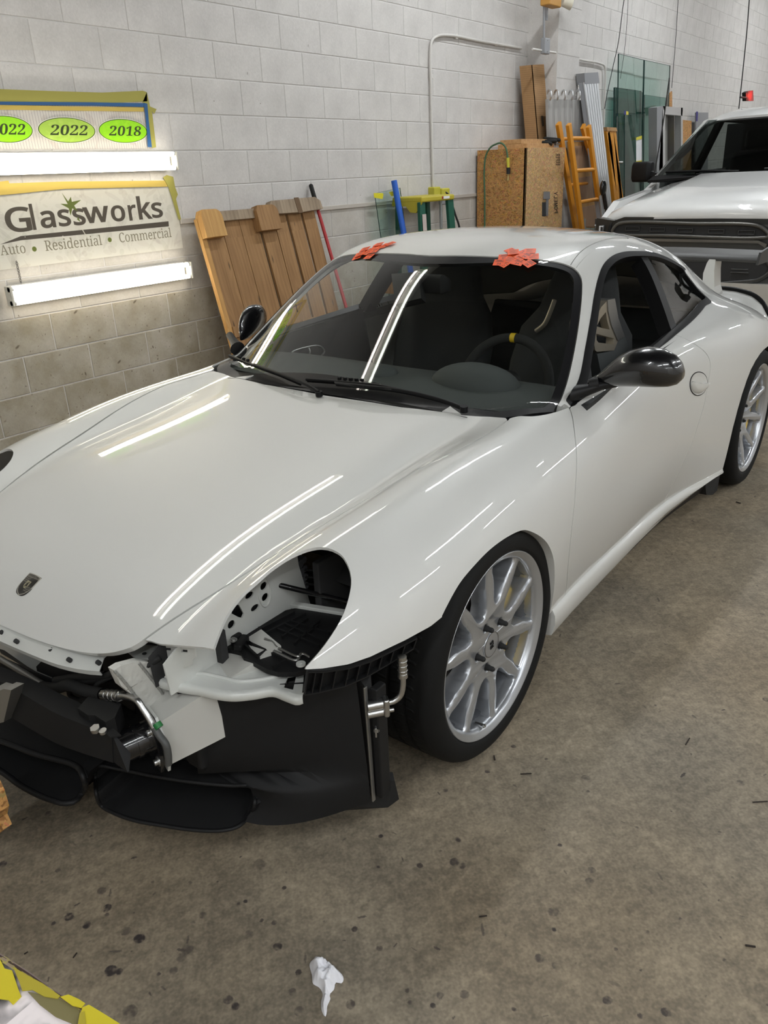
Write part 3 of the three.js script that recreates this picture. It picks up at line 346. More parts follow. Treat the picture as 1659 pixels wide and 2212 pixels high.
  { const c = P(0.230, 194); const v = [rod([-0.03, c[1], -c[0]], [0.000, c[1] * 0.985, -c[0] * 0.985], 0.0045, 12), rod([-0.012, c[1], -c[0]], [-0.004, c[1] * 0.99, -c[0] * 0.99], 0.0062, 12)]; mesh('valve_stem', v, M.steel, o); }
  // brake behind the spokes
  mesh('brake_disc', lathe([[-0.115, 0.09], [-0.115, 0.176], [-0.083, 0.176], [-0.083, 0.09], [-0.078, 0.088], [-0.070, 0.08], [-0.060, 0.03], [-0.060, 0]], 64), M.iron, o);
  { const sh = new THREE.Shape(), a0 = 35, a1 = 145, ro = 0.198, ri = 0.112; const pts = []; for (let k = 0; k <= 12; k++) pts.push(P(ro, a0 + (a1 - a0) * k / 12)); for (let k = 12; k >= 0; k--) pts.push(P(ri, a0 + 6 + (a1 - a0 - 12) * k / 12)); const cg = extr(shapeOf(ccw(pts) < 0 ? pts.reverse() : pts), 0.04, 0.008); const q = cg.attributes.position; for (let i = 0; i < q.count; i++) q.setXYZ(i, -0.105 + q.getZ(i), q.getY(i), -q.getX(i)); cg.computeVertexNormals(); mesh('brake_caliper', cg, M.brakeYellow, o); }
  return o;
}
const wheelDefs = [[0.856, 0.320, 0, 0.235, 0.010], [0.905, 0.325, -2.355, 0.285, 0.055]];
for (const [x, R, z, w, dishD] of wheelDefs) {
  const o = makeWheel(R, w, 0, dishD); o.position.set(x, R, z); car.add(o);
  const m = o.clone(); m.name = 'wheel'; m.position.set(-x, R, z); m.rotation.y = Math.PI; car.add(m);
}

// ---------- the exposed front end ----------
const skinTop = (x, z) => { let a = 1.2, b = 0.2; for (let i = 0; i < 36; i++) { const m = (a + b) / 2; skin(x, m, z) > 0 ? a = m : b = m; } return b; };
const P3 = (list, ax, val) => list.map(([u, v, w]) => onPlane(u, v, ax, w === undefined ? val : w));
// white ledge the headlight sits on, with its rolled front lip
{ const y0 = 0.480, front = [[333, 1453], [336, 1466], [350, 1474], [390, 1483], [430, 1489], [470, 1498], [503, 1501], [546, 1497], [586, 1491], [615, 1501], [640, 1509], [652, 1505]], rear = [[657, 1450], [700, 1436], [745, 1400], [765, 1340], [640, 1318], [560, 1345], [505, 1380], [470, 1405], [420, 1430], [350, 1440], [338, 1445]];
  const hole = P3([[477, 1401], [497, 1404], [488, 1429], [468, 1421]], 'y', y0), notch = P3([[622, 1462], [640, 1459], [633, 1490], [613, 1485]], 'y', y0);
  const fr = crom(P3(front, 'y', y0).map((p) => p.toArray()), 44, false); const N = fr.length;
  part('headlight_ledge', [slab([...fr, ...P3(rear, 'y', y0)], [0, -0.003, 0], [hole, notch]), loft([fr.map((p) => [p[0] - 0.004, p[1] + 0.0015, p[2] - 0.010]), fr.map((p) => [p[0], p[1] + 0.002, p[2] - 0.003]), fr.map((p) => [p[0] + 0.002, p[1] - 0.002, p[2] + 0.001]), fr.map((p) => [p[0] + 0.002, p[1] - 0.014, p[2] + 0.001]), fr.map((p) => [p[0] - 0.002, p[1] - 0.019, p[2] - 0.004])], 0.003, { flip: true, crease: 1.2 }), tube(P3([[352, 1462], [400, 1462], [430, 1455], [470, 1462], [520, 1472], [575, 1466], [610, 1458]], 'y', y0 + 0.001), 0.005, 40, 6)], M.innerWhite);
  for (const h of [hole, notch]) part('ledge_hole', slab(h.map((p) => p.clone().add(V3(0, -0.012, 0))), [0, -0.001, 0]), M.cavity);
}
// folded tab under the inner end of the fender
{ const a = P3([[345, 1391], [421, 1398]], 'z', 0.752), tab = [[345, 1391], [421, 1398], [423, 1420], [417, 1424], [416, 1436], [398, 1443], [350, 1440], [348, 1420]]; const tz = lampP[0].z - 0.004, pl = P3(tab, 'z', tz), slot = (l) => P3(l, 'z', tz);
  part('fender_tab', slab(pl, [0, 0, -0.003], [slot([[352, 1399], [369, 1400], [369, 1406], [352, 1404]]), slot([[391, 1403], [405, 1404], [405, 1410], [391, 1409]])]), M.innerWhite);
  for (const l of [[[350, 1397], [371, 1398], [371, 1408], [350, 1406]], [[389, 1401], [407, 1402], [407, 1412], [389, 1411]]]) part('tab_slot_shade', slab(slot(l).map((p) => p.add(V3(0, 0, -0.006))), [0, 0, -0.002]), M.cavity);  // dark backing sheets stand in for the shade inside the slots
}
// pierced white inner wall of the wing
{ const X = 0.492, W = [[0.30, 0.47], [0.74, 0.47], [0.745, 0.55], [0.70, 0.605], [0.62, 0.645], [0.52, 0.685], [0.42, 0.705], [0.335, 0.70], [0.33, 0.6]].map(([z, y]) => V3(X, Math.min(y, skinTop(X, z) - 0.022), z));
  const ring = (u, v, rz, ry) => { const c = atX(u, v, X); return Array.from({ length: 14 }, (_, i) => V3(X, c.y + ry * Math.sin(i / 14 * 6.283), c.z + rz * Math.cos(i / 14 * 6.283))); };
  part('inner_wing', slab(W, [-0.004, 0, 0], [ring(570, 1266, 0.011, 0.010), ring(573, 1290, 0.011, 0.010), ring(539, 1286, 0.013, 0.008), ring(551, 1313, 0.013, 0.008), ring(500, 1349, 0.011, 0.010), P3([[505, 1308], [516, 1306], [527, 1326], [523, 1335], [515, 1333], [500, 1325]], 'x', X)]), M.innerWhite);
  part('inner_wing_back', slab(W.map((p) => V3(X - 0.05, Math.min(p.y, skinTop(X - 0.05, p.z) - 0.03), p.z)), [-0.002, 0, 0]), M.cavity);
  for (const [u, v] of [[571, 1278]]) { const c = atX(u, v, X); part('panel_bead', new THREE.TorusGeometry(0.03, 0.003, 6, 28).rotateY(Math.PI / 2).scale(1, 1.25, 0.62).translate(X + 0.001, c.y, c.z), M.innerWhite); }
  part('wing_brace', bar(atY(628, 1306, 0.505), atY(760, 1327, 0.505), 0.018, 0.012), M.innerWhite);
}
// black headlight carrier tray
{ const y0 = 0.503, outline = [[484, 1388], [492, 1378], [508, 1372], [512, 1365], [530, 1352], [600, 1322], [636, 1314], [652, 1314], [760, 1330], [752, 1352], [735, 1385], [705, 1420], [662, 1446], [640, 1452], [600, 1452], [575, 1445], [548, 1430], [526, 1420], [520, 1410], [500, 1402], [488, 1400]];
  const T = []; const top = P3(outline, 'y', y0); T.push(slab(top, [0, -0.012, 0]));
  const rib = (a, b, h = 0.008, w = 0.004) => { const p = atY(...a, y0), q = atY(...b, y0); T.push(bar(p.setY(y0 + h / 2), q.setY(y0 + h / 2), w, h, [0, 1, 0], 0)); };
  for (const [a, b] of [[[567, 1362], [636, 1326]], [[574, 1372], [660, 1330]], [[616, 1352], [700, 1390]], [[600, 1363], [690, 1399]], [[640, 1390], [688, 1355]], [[538, 1392], [640, 1440]], [[530, 1398], [560, 1425]], [[560, 1380], [560, 1360]], [[665, 1340], [610, 1380]], [[690, 1345], [636, 1395]], [[625, 1345], [712, 1372]], [[555, 1422], [600, 1395]], [[520, 1378], [545, 1396]], [[590, 1445], [640, 1420]]]) rib(a, b);
  part('headlight_tray', join(T), M.plastic);
  const lugA = atY(505, 1383, y0); part('tray_lug', [box(0.035, 0.022, 0.03, lugA.x, y0 + 0.008, lugA.z, 0.006), box(0.02, 0.018, 0.05, lugA.x + 0.03, y0 + 0.006, lugA.z + 0.004, 0.005, [0, 0.4, 0])], M.plastic);
  const rodP = [[572, 1380], [590, 1388], [598, 1398], [608, 1403], [645, 1418], [652, 1412], [670, 1420]].map(([u, v]) => atY(u, v, y0 + 0.012)); part('tray_clip', tube(rodP, 0.0032, 40), M.steel);
  part('tray_clip', tube(rodP.slice(2, 6).map((p, i) => p.clone().add(V3(0.003, -0.002, 0.012))), 0.0032, 24), M.steelDull);
  const sc = atY(650, 1436, y0 + 0.004); part('tray_screw', [rod(sc, sc.clone().add(V3(0, 0.004, 0)), 0.0105, 20), rod(sc.clone().add(V3(0, 0.004, 0)), sc.clone().add(V3(0, 0.006, 0)), 0.004, 6)], M.innerWhite);
  const bs = atY(504, 1383, y0 + 0.02); part('tray_bolt', bolt(bs, [0, 1, 0], 0.006, 0.005), M.steelDull);
}
// plug block and hoses behind the headlight opening
{ const c0 = atX(633, 1228, 0.46); part('plug_plate', box(0.004, 0.10, 0.07, 0.448, c0.y - 0.02, c0.z - 0.01, 0.003), M.innerWhite); for (let k = 0; k < 4; k++) part('plug', [rod([0.45, c0.y + 0.018 - k * 0.024, c0.z], [0.485, c0.y + 0.018 - k * 0.024, c0.z - 0.004], 0.011, 14), rod([0.45, c0.y + 0.018 - k * 0.024, c0.z - 0.024], [0.478, c0.y + 0.018 - k * 0.024, c0.z - 0.024], 0.009, 12)], std({ color: lin(0.10, 0.10, 0.105), roughness: 0.45 }));
  part('hood_strut', rod([0.45, 0.60, 0.44], [0.60, 0.50, 0.27], 0.007, 10), M.gloss);
  for (const k of [0, 1, 2]) part('brake_line', tube([[0.47, c0.y - 0.01 - k * 0.02, c0.z - 0.02], [0.53, c0.y - 0.005 - k * 0.02, c0.z - 0.05], [0.57, c0.y + 0.02 - k * 0.03, c0.z - 0.10], [0.62, c0.y + 0.03 - k * 0.02, c0.z - 0.16]], 0.0035, 24, 6), M.rubber);
}
// wheel-arch liner (closes the wheel well towards the engine bay and the lamp opening)
for (const s of [1, -1]) { const rows = []; for (let k = 0; k <= 14; k++) { const a = (42 + 148 * k / 14) * Math.PI / 180, R = 0.362; const y = Math.max(0.12, 0.32 + R * 0.93 * Math.sin(a)), z = R * Math.cos(a); rows.push([[s * 0.55, y, z], [s * 0.80, y, z], [s * 0.845, y - 0.01 * Math.sin(a), z * 0.99]]); } part('wheel_arch_liner', loft(rows, 0.004), M.rubber);
  part('wheel_well_wall', box(0.02, 0.48, 0.66, s * 0.545, 0.38, 0, 0.004), M.cavity);
  const rr = []; for (let k = 0; k <= 14; k++) { const a = (-5 + 190 * k / 14) * Math.PI / 180, R = 0.385; rr.push([[s * 0.56, Math.max(0.14, 0.33 + R * 0.9 * Math.sin(a)), -2.355 + R * Math.cos(a)], [s * 0.90, Math.max(0.14, 0.33 + R * 0.9 * Math.sin(a)), -2.355 + R * Math.cos(a)]]); } part('wheel_arch_liner', loft(rr, 0.004), M.rubber); part('wheel_well_wall', box(0.02, 0.46, 0.7, s * 0.55, 0.38, -2.355, 0.004), M.cavity);
}
// ribbed bracket under the fender edge
{ const t = hitS([[664, 1450], [697, 1450], [753, 1442], [800, 1427], [850, 1403], [900, 1377]]).map((p) => p.clone().add(V3(-0.012, -0.004, -0.012))), bt = t.map((p, i) => p.clone().add(V3(-0.012 + 0.004 * i / 5, -0.055 + 0.006 * i, 0.004)));
  part('bumper_bracket', [loft([t, bt], 0.003), loft([t.map((p) => p.clone().add(V3(0.012, 0, 0.010))), t], 0.003), loft([bt.map((p) => p.clone().add(V3(0.014, 0, 0.012))), bt], 0.003), ...Array.from({ length: 11 }, (_, i) => { const f = i / 10 * 4.99, k = Math.floor(f), q = f - k, a = t[k].clone().lerp(t[Math.min(5, k + 1)], q), b = bt[k].clone().lerp(bt[Math.min(5, k + 1)], q); return loft([[a, a.clone().add(V3(0.012, 0, 0.010))], [b, b.clone().add(V3(0.014, 0, 0.012))]], 0.0025); })], M.plastic);
}
// black air duct in front of the wheel: flared body with a wide mouth low at the front
{ const LB = [[0.470, 0.470, 0.712], [0.478, 0.39, 0.706], [0.488, 0.31, 0.706], [0.500, 0.245, 0.712], ...P3([[455, 1660]], 'y', 0.226).map((p) => p.toArray()), ...P3([[500, 1690]], 'y', 0.218).map((p) => p.toArray()), ...P3([[543, 1699]], 'y', 0.212).map((p) => p.toArray()), ...P3([[550, 1725]], 'y', 0.180).map((p) => p.toArray()), ...P3([[545, 1750]], 'y', 0.150).map((p) => p.toArray()), ...P3([[530, 1775]], 'y', 0.128).map((p) => p.toArray())];
  const RB = [[0.792, 0.487, 0.492], [0.797, 0.42, 0.492], [0.800, 0.35, 0.490], [0.803, 0.29, 0.489], [0.805, 0.25, 0.488], [0.806, 0.225, 0.488], [0.806, 0.205, 0.487], [0.806, 0.185, 0.486], [0.804, 0.165, 0.484], [0.800, 0.146, 0.482]];
  const rows = LB.map((p, j) => { const q = RB[j], out = []; for (let i = 0; i <= 14; i++) { const t = i / 14, e = j < 5 ? t : Math.pow(t, 0.85), bul = j < 5 ? 0.012 * Math.sin(Math.PI * t) : 0.030 * Math.sin(Math.PI * Math.pow(t, 0.7)); out.push([p[0] + (q[0] - p[0]) * e + bul * 0.55, p[1] + (q[1] - p[1]) * t, p[2] + (q[2] - p[2]) * e + bul * 0.8]); } return out; });
  part('radiator_duct', loft(rows, 0.003, { flip: true, crease: 1.4 }), M.plasticMatt);
  part('duct_shelf', slab([[206, 1652], [260, 1662], [340, 1678], [420, 1690], [500, 1697], [543, 1699], [500, 1688], [455, 1660], [440, 1625], [400, 1612], [330, 1632], [262, 1640], [215, 1640]].map(([u, v]) => atY(u, v, 0.216)), [0, -0.004, 0]), M.plasticMatt);
  part('duct_shelf', slab([[455, 1660], [440, 1560], [380, 1590], [330, 1632], [420, 1640]].map(([u, v]) => atY(u, v, 0.228)), [0, -0.004, 0]), M.plasticMatt);
  // mouth: rounded trough lip
  const lipTop = P3([[210, 1655], [260, 1662], [340, 1678], [420, 1690], [500, 1697], [540, 1698]], 'y', 0.215), lipEnd = P3([[548, 1712], [550, 1735]], 'y', 0.185), lipBot = P3([[538, 1762], [515, 1785], [480, 1794], [420, 1793], [350, 1783], [290, 1772], [245, 1756], [218, 1740]], 'y', 0.125), lipL = P3([[208, 1715], [206, 1680]], 'y', 0.17);
  const rim = [...lipTop, ...lipEnd, ...lipBot, ...lipL].map((p) => [p.x, p.y, p.z]);
  const R0 = crom(rim, 60), cen = R0.reduce((a, p) => [a[0] + p[0] / 60, a[1] + p[1] / 60, a[2] + p[2] / 60], [0, 0, 0]), into = (k, sc) => R0.map((p) => [cen[0] + (p[0] - cen[0]) * sc - 0.25 * k * 0.3, cen[1] + (p[1] - cen[1]) * sc + 0.01 * k, cen[2] + (p[2] - cen[2]) * sc - 0.25 * k]);
  part('duct_mouth', loft([R0.map((p) => [p[0], p[1], p[2] - 0.012]), R0, into(0.02, 0.97), into(0.3, 0.9), into(1, 0.75), into(1.02, 0.01)], 0, { closeU: true, crease: 1.2 }), M.plasticMatt);
  part('duct_mouth_lip', tube(R0, 0.0045, 120, 8, true), M.plastic);
  const side = crom([...lipEnd, ...lipBot].map((p) => [p.x, p.y, p.z]), 24, false); part('duct_skirt', loft([side, side.map((p, i) => { const t = i / 24; return [p[0] + 0.03 * (1 - t), p[1] + 0.0, p[2] - 0.11]; })], 0.003, { crease: 1.2 }), M.plasticMatt);
  // side radiator behind the duct: light metal edge strip, pipe union, hose end
  const e0 = V3(0.806, 0.462, 0.480), e1 = V3(0.810, 0.150, 0.478); part('radiator_edge', bar(e0, e1, 0.004, 0.010, [0, 0, 1], 0.001), M.steelDull);
  part('radiator_core', slab([e0, e1, [0.66, 0.15, 0.40], [0.66, 0.462, 0.40]], [-0.02, 0, -0.045]), M.cavity);
  part('radiator_side', box(0.02, 0.30, 0.035, 0.818, 0.305, 0.452, 0.004), M.plastic);
  const t1 = V3(0.812, 0.345, 0.474), hz = V3(0.045, 0, 0.0); const q0 = atX(793, 1526, 0.812); const U = V3(0.62, 0.0, -0.78).normalize();
  const b0 = q0.clone(), b1 = b0.clone().addScaledVector(U, 0.034), b2 = b1.clone().addScaledVector(U, 0.014);
  part('pipe_union', [rod(b0, b1, 0.0115, 16), rod(b0.clone().add(V3(0, -0.021, 0)), b1.clone().add(V3(0, -0.021, 0)), 0.0095, 16), bar(b1.clone().add(V3(0, -0.009, 0)), b2.clone().add(V3(0, -0.009, 0)), 0.026, 0.046, [0, 1, 0], 0.006), rod(b2.clone().add(V3(0, -0.021, 0)), b2.clone().add(V3(0, -0.021, 0)).addScaledVector(U, 0.010), 0.0055, 6)], M.steel);
  const pc = [b2, b2.clone().addScaledVector(U, 0.012).add(V3(0, 0.001, 0)), b2.clone().addScaledVector(U, 0.026).add(V3(0, 0.012, 0)), b2.clone().addScaledVector(U, 0.032).add(V3(0, 0.034, 0)), b2.clone().addScaledVector(U, 0.033).add(V3(0, 0.058, 0))];
  part('coolant_pipe', tube(pc, 0.0068, 32, 12), M.steel); const pe = pc.at(-1); part('hose_crimp', [rod(pe, pe.clone().add(V3(0, 0.01, 0)), 0.011, 16), rod(pe.clone().add(V3(0, 0.01, 0)), pe.clone().add(V3(0, 0.052, 0)), 0.0098, 16), ...[0, 1, 2].map((k) => new THREE.TorusGeometry(0.0098, 0.0016, 6, 16).rotateX(Math.PI / 2).translate(pe.x, pe.y + 0.018 + k * 0.012, pe.z))], M.steel);
  const tb = atX(800, 1580, 0.813); part('radiator_bracket', [box(0.004, 0.024, 0.026, tb.x + 0.006, tb.y, tb.z - 0.012, 0.001, [0, 0.67, 0]), ...bolt(V3(tb.x + 0.009, tb.y, tb.z - 0.012), [0.78, 0, 0.62], 0.005, 0.004)], M.steelDull);
  part('duct_rear_flap', slab([[0.815, 0.20, 0.46], [0.835, 0.185, 0.43], [0.842, 0.13, 0.425], [0.82, 0.105, 0.44], [0.74, 0.10, 0.50], [0.74, 0.13, 0.52]], [-0.02, 0, -0.02]), M.rubber);
}
{ // white radiator support under the hood's front edge
  const up = P3([[-120, 1305], [0, 1358], [69, 1387], [125, 1405], [180, 1417], [225, 1421]], 'y', 0.520), lo = P3([[-120, 1330], [0, 1384], [60, 1410], [125, 1435], [180, 1447], [215, 1450]], 'y', 0.500);
  part('radiator_support', [loft([up.map((p) => p.clone().add(V3(0, 0.012, -0.06))), up, lo, lo.map((p) => p.clone().add(V3(0, -0.012, -0.004)))].map((r) => crom(r.map((p) => p.toArray()), 20, false)), 0.003, { flip: true })], M.innerWhite);
  const back = P3([[-120, 1360], [10, 1405], [60, 1440], [110, 1470], [120, 1440], [60, 1408], [0, 1384]], 'z', 0.735); part('support_panel', slab(back, [0, 0, -0.004]), M.innerWhite);
  for (const [u, v] of [[5, 1366], [36, 1385], [112, 1404], [150, 1425], [213, 1431]]) { const c = atY(u, v, 0.516); part('support_hole', rod(c.clone().add(V3(0, -0.004, -0.002)), c.clone().add(V3(0, 0.0035, 0.003)), 0.0052, 14), M.cavity); }
  // dark cavity boxes behind
  part('front_bulkhead', [box(1.02, 0.40, 0.02, 0, 0.36, 0.60, 0.002), box(1.0, 0.02, 0.9, 0, 0.17, 0.2, 0.002), box(0.9, 0.02, 0.75, 0, 0.63, 0.20, 0.002)], M.cavity);
  // black box under the support
  part('horn_box', [slab(P3([[78, 1440], [95, 1423], [183, 1450], [183, 1475], [150, 1478], [80, 1450]], 'z', 0.765), [0, 0, -0.05]), slab(P3([[0, 1420], [115, 1470], [115, 1500], [0, 1440]], 'z', 0.77), [0, 0, -0.004])], M.plastic);
  part('radiator_pipe', rod(atZ(-30, 1405, 0.79), atZ(112, 1490, 0.79), 0.008, 12), M.steelDull);
  // bumper beam: bent black channel
  const A = P3([[-260, 1370], [-140, 1425], [0, 1470], [60, 1505], [120, 1540], [180, 1565], [243, 1588]], 'y', 0.435);
  const topB = [[-260, 1330], [-140, 1385], [0, 1440], [60, 1465], [130, 1500], [185, 1528], [215, 1570]].map(([u, v]) => atY(u, v, 0.432));
  const F = A.map((p, i) => p.clone().add(V3(0.0, -0.098 + 0.006 * i, 0.010)));
  const rs = [topB, A, F, F.map((p) => p.clone().add(V3(0, 0, -0.03)))].map((r) => crom(r.map((p) => p.toArray()), 24, false));
  part('bumper_beam', loft(rs, 0.004, { flip: true, crease: 0.5 }), M.plasticMatt);
  const endT = A.at(-1), endB = F.at(-1); part('beam_end_plate', [slab([endT, endB, endB.clone().add(V3(0.045, -0.004, 0.0)), endB.clone().add(V3(0.03, 0.02, -0.02))], [0, 0, -0.004]), slab(P3([[238, 1592], [262, 1588], [243, 1572], [225, 1580]], 'y', 0.437), [0, -0.003, 0])], M.plasticMatt);
  const bb = atY(208, 1578, 0.437); part('beam_bolt', [rod(bb.clone(), bb.clone().add(V3(0, 0.009, 0.002)), 0.0105, 6), rod(bb.clone().add(V3(0.018, 0, -0.005)), bb.clone().add(V3(0.018, 0.006, -0.004)), 0.008, 12)], M.steel);
  // crash tube, flange and the white rail it is bolted to
  const fc = atX(318, 1590, 0.445), ax = V3(-0.30, -0.02, 0.95).normalize(); const T0 = fc.clone(), T1 = fc.clone().addScaledVector(ax, 0.075);
  part('crash_tube', [rod(T0, T1, 0.034, 28), rod(T0.clone().addScaledVector(ax, 0.02), T0.clone().addScaledVector(ax, 0.028), 0.037, 28)], M.gloss);
  const s = V3(0, 1, 0).cross(ax).normalize(), u = ax.clone().cross(s); const fl = [[-0.05, 0.062], [0.035, 0.066], [0.062, 0.03], [0.066, -0.03], [0.05, -0.066], [-0.02, -0.066], [-0.056, -0.03]].map(([a, b]) => T0.clone().addScaledVector(s, a).addScaledVector(u, b));
  part('tube_flange', slab(fl, ax.clone().multiplyScalar(-0.008)), M.gloss);
  part('rail_flange', slab(fl.map((p) => p.clone().addScaledVector(ax, -0.012).add(V3(0.006, 0, 0))), ax.clone().multiplyScalar(-0.006)), M.innerWhite);
  for (const [a, b] of [[0.044, 0.040], [0.048, -0.036]]) part('flange_bolt', bolt(T0.clone().addScaledVector(s, a).addScaledVector(u, b), ax, 0.0075, 0.009), M.steel);
  const rl = (d, c) => c.map(([a, b]) => T0.clone().addScaledVector(ax, d).addScaledVector(s, a).addScaledVector(u, b)), sq = [[-0.045, 0.055], [0.05, 0.058], [0.058, -0.05], [-0.045, -0.055]];
  part('frame_rail', rings([rl(-0.02, sq), rl(-0.12, sq.map(([a, b]) => [a + 0.01, b * 1.15 + 0.02])), rl(-0.30, sq.map(([a, b]) => [a + 0.03, b * 1.4 + 0.06]))], true, 0.3), std({ color: lin(0.52, 0.515, 0.48), roughness: 0.5, bumpMap: tex(128, 128, (i, j) => 128 + 120 * (fbm(i / 12, j / 12, 5, 3, 0) - 0.5), false), bumpScale: 0.004 }));
  const dent = std({ color: lin(0.56, 0.555, 0.52), roughness: 0.45, bumpMap: tex(128, 128, (i, j) => 128 + 127 * (fbm(i / 22, j / 22, 15, 3, 0) - 0.5), false), bumpScale: 0.012 }); dent.bumpMap.repeat.set(6, 6); part('rail_upper', slab(P3([[246, 1448], [262, 1438], [300, 1428], [345, 1432], [345, 1462], [395, 1494], [418, 1500], [425, 1528], [372, 1558], [335, 1560], [300, 1512], [262, 1482]], 'x', 0.435), [-0.02, 0, 0]), dent); part('rail_lower', slab(P3([[372, 1558], [425, 1528], [430, 1560], [372, 1602], [350, 1612], [335, 1560]], 'x', 0.430), [-0.02, 0, 0]), dent);
  for (const l of [[[248, 1450], [268, 1472], [290, 1500], [306, 1525], [318, 1550]], [[300, 1432], [330, 1470], [352, 1500], [372, 1545]], [[345, 1465], [380, 1490], [418, 1504]]]) part('seam_bead', tube(P3(l, 'x', 0.436), 0.0035, 24, 6), dent); part('rail_grommet', [new THREE.TorusGeometry(0.0095, 0.0028, 8, 20).rotateY(Math.PI / 2).translate(...atX(377, 1521, 0.437).toArray()), rod(atX(377, 1521, 0.434), atX(377, 1521, 0.437), 0.006, 14)], M.innerWhite);
  part('rail_lip', slab(P3([[270, 1402], [300, 1392], [345, 1395], [340, 1425], [308, 1434]], 'y', 0.512), [0, -0.004, 0]), M.innerWhite);
  const hl = atY(312, 1412, 0.514); part('rail_hole', rod(hl, hl.clone().add(V3(0, 0.001, 0)), 0.005, 12), M.cavity);
  // pipe: black hose, crimp, bright elbow, grey tail with green band
  const hp = [[120, 1487], [150, 1480], [185, 1492], [222, 1500]].map(([a, b]) => atZ(a, b, 0.80)), ce = [[222, 1500], [258, 1503]].map(([a, b]) => atZ(a, b, 0.80));
  part('air_con_hose', tube([atZ(60, 1475, 0.78), ...hp], 0.0135, 32, 12), M.rubber);
  part('hose_crimp', [rod(ce[0], ce[1], 0.0115, 18), ...[0.2, 0.45, 0.7].map((k) => { const c = ce[0].clone().lerp(ce[1], k); return rod(c, c.clone().add(ce[1].clone().sub(ce[0]).multiplyScalar(0.12)), 0.0125, 12); }), rod(ce[1].clone(), ce[1].clone().add(V3(0.004, -0.0004, 0)), 0.0135, 18)], M.steel);
  const pp = [[258, 1503], [280, 1506], [297, 1514], [308, 1530], [322, 1552], [333, 1572]].map(([a, b]) => atZ(a, b, 0.80)); part('air_con_pipe', tube(pp, 0.0074, 40, 12), M.steel);
  const pg = [[333, 1572], [345, 1590], [358, 1608], [363, 1630], [364, 1650]].map(([a, b]) => atZ(a, b, 0.80 - 0.0)); part('pipe_sleeve', tube(pg, 0.0078, 30, 12), std({ color: lin(0.07, 0.072, 0.07), roughness: 0.5 }));
  part('green_band', rod(atZ(338, 1562, 0.80), atZ(345, 1572, 0.80), 0.0088, 14), std({ color: lin(0.01, 0.16, 0.035), roughness: 0.5 }));
  // loom and brackets
  const wire = (l, r) => part('wiring_loom', tube(l.map(([a, b, z]) => atZ(a, b, z || 0.775)), r, 40, 8), M.rubber);
  wire([[346, 1420, 0.72], [310, 1440, 0.75], [260, 1448], [215, 1465], [150, 1478], [115, 1500]], 0.0075); wire([[340, 1432, 0.72], [290, 1448, 0.75], [240, 1462], [205, 1490], [215, 1510], [190, 1512]], 0.0055); wire([[230, 1468], [180, 1475], [130, 1490], [115, 1510], [150, 1520], [190, 1505]], 0.005); wire([[165, 1470], [150, 1500], [180, 1515], [200, 1500]], 0.006); wire([[120, 1470], [170, 1462], [230, 1458]], 0.010);
  part('sensor_box', [slab(P3([[168, 1530], [190, 1505], [262, 1520], [248, 1550], [228, 1560], [205, 1545], [190, 1545]], 'y', 0.452), [0, -0.05, 0]), slab(P3([[205, 1478], [250, 1470], [300, 1500], [306, 1525], [285, 1535]], 'z', 0.74), [0, 0, -0.03])], M.plastic);
  part('lower_mount', [ball(atZ(385, 1600, 0.70), 0.045, 0.8, 0.8, 0.5), box(0.06, 0.09, 0.05, 0.49, 0.30, 0.69, 0.012)], M.plastic); part('mount_bolt', bolt(atZ(377, 1594, 0.735), [0.3, 0.2, 0.93], 0.008, 0.008), M.steel);
  // grey block and clear wrap at the beam's centre
  part('beam_clip', slab(P3([[0, 1492], [8, 1488], [24, 1491], [8, 1560], [0, 1562], [-20, 1545], [-14, 1488]], 'z', 0.925), [0, 0, -0.03]), M.steelDull);
  // centre radiator mouth, lower left
  const c = P3([[-220, 1555], [-100, 1600], [0, 1628], [80, 1650], [170, 1672], [182, 1690], [178, 1712], [160, 1728], [120, 1722], [60, 1700], [0, 1672], [-100, 1625], [-220, 1580]], 'y', 0.16).map((p, i) => { const q = p.toArray(); q[1] += i < 5 ? 0.06 : i < 8 ? 0.03 : 0; return q; });
  const R1 = crom(P3([[-220, 1525], [-100, 1570], [0, 1600], [80, 1630], [165, 1655], [180, 1680]], 'y', 0.24).concat(P3([[178, 1712], [155, 1735], [110, 1728], [50, 1700], [0, 1665], [-100, 1610], [-220, 1560]], 'y', 0.15)).map((p) => p.toArray()), 60);
  const cc = R1.reduce((a, p) => [a[0] + p[0] / 60, a[1] + p[1] / 60, a[2] + p[2] / 60], [0, 0, 0]), into = (k, sc) => R1.map((p) => [cc[0] + (p[0] - cc[0]) * sc, cc[1] + (p[1] - cc[1]) * sc, cc[2] + (p[2] - cc[2]) * sc - k]);
  part('center_duct', loft([R1.map((p) => [p[0], p[1], p[2] - 0.01]), R1, into(0.03, 0.95), into(0.2, 0.9), into(0.205, 0.02)], 0, { closeU: true, crease: 1.2 }), M.plasticMatt); part('center_duct_lip', tube(R1, 0.007, 120, 8, true), M.plastic);
}

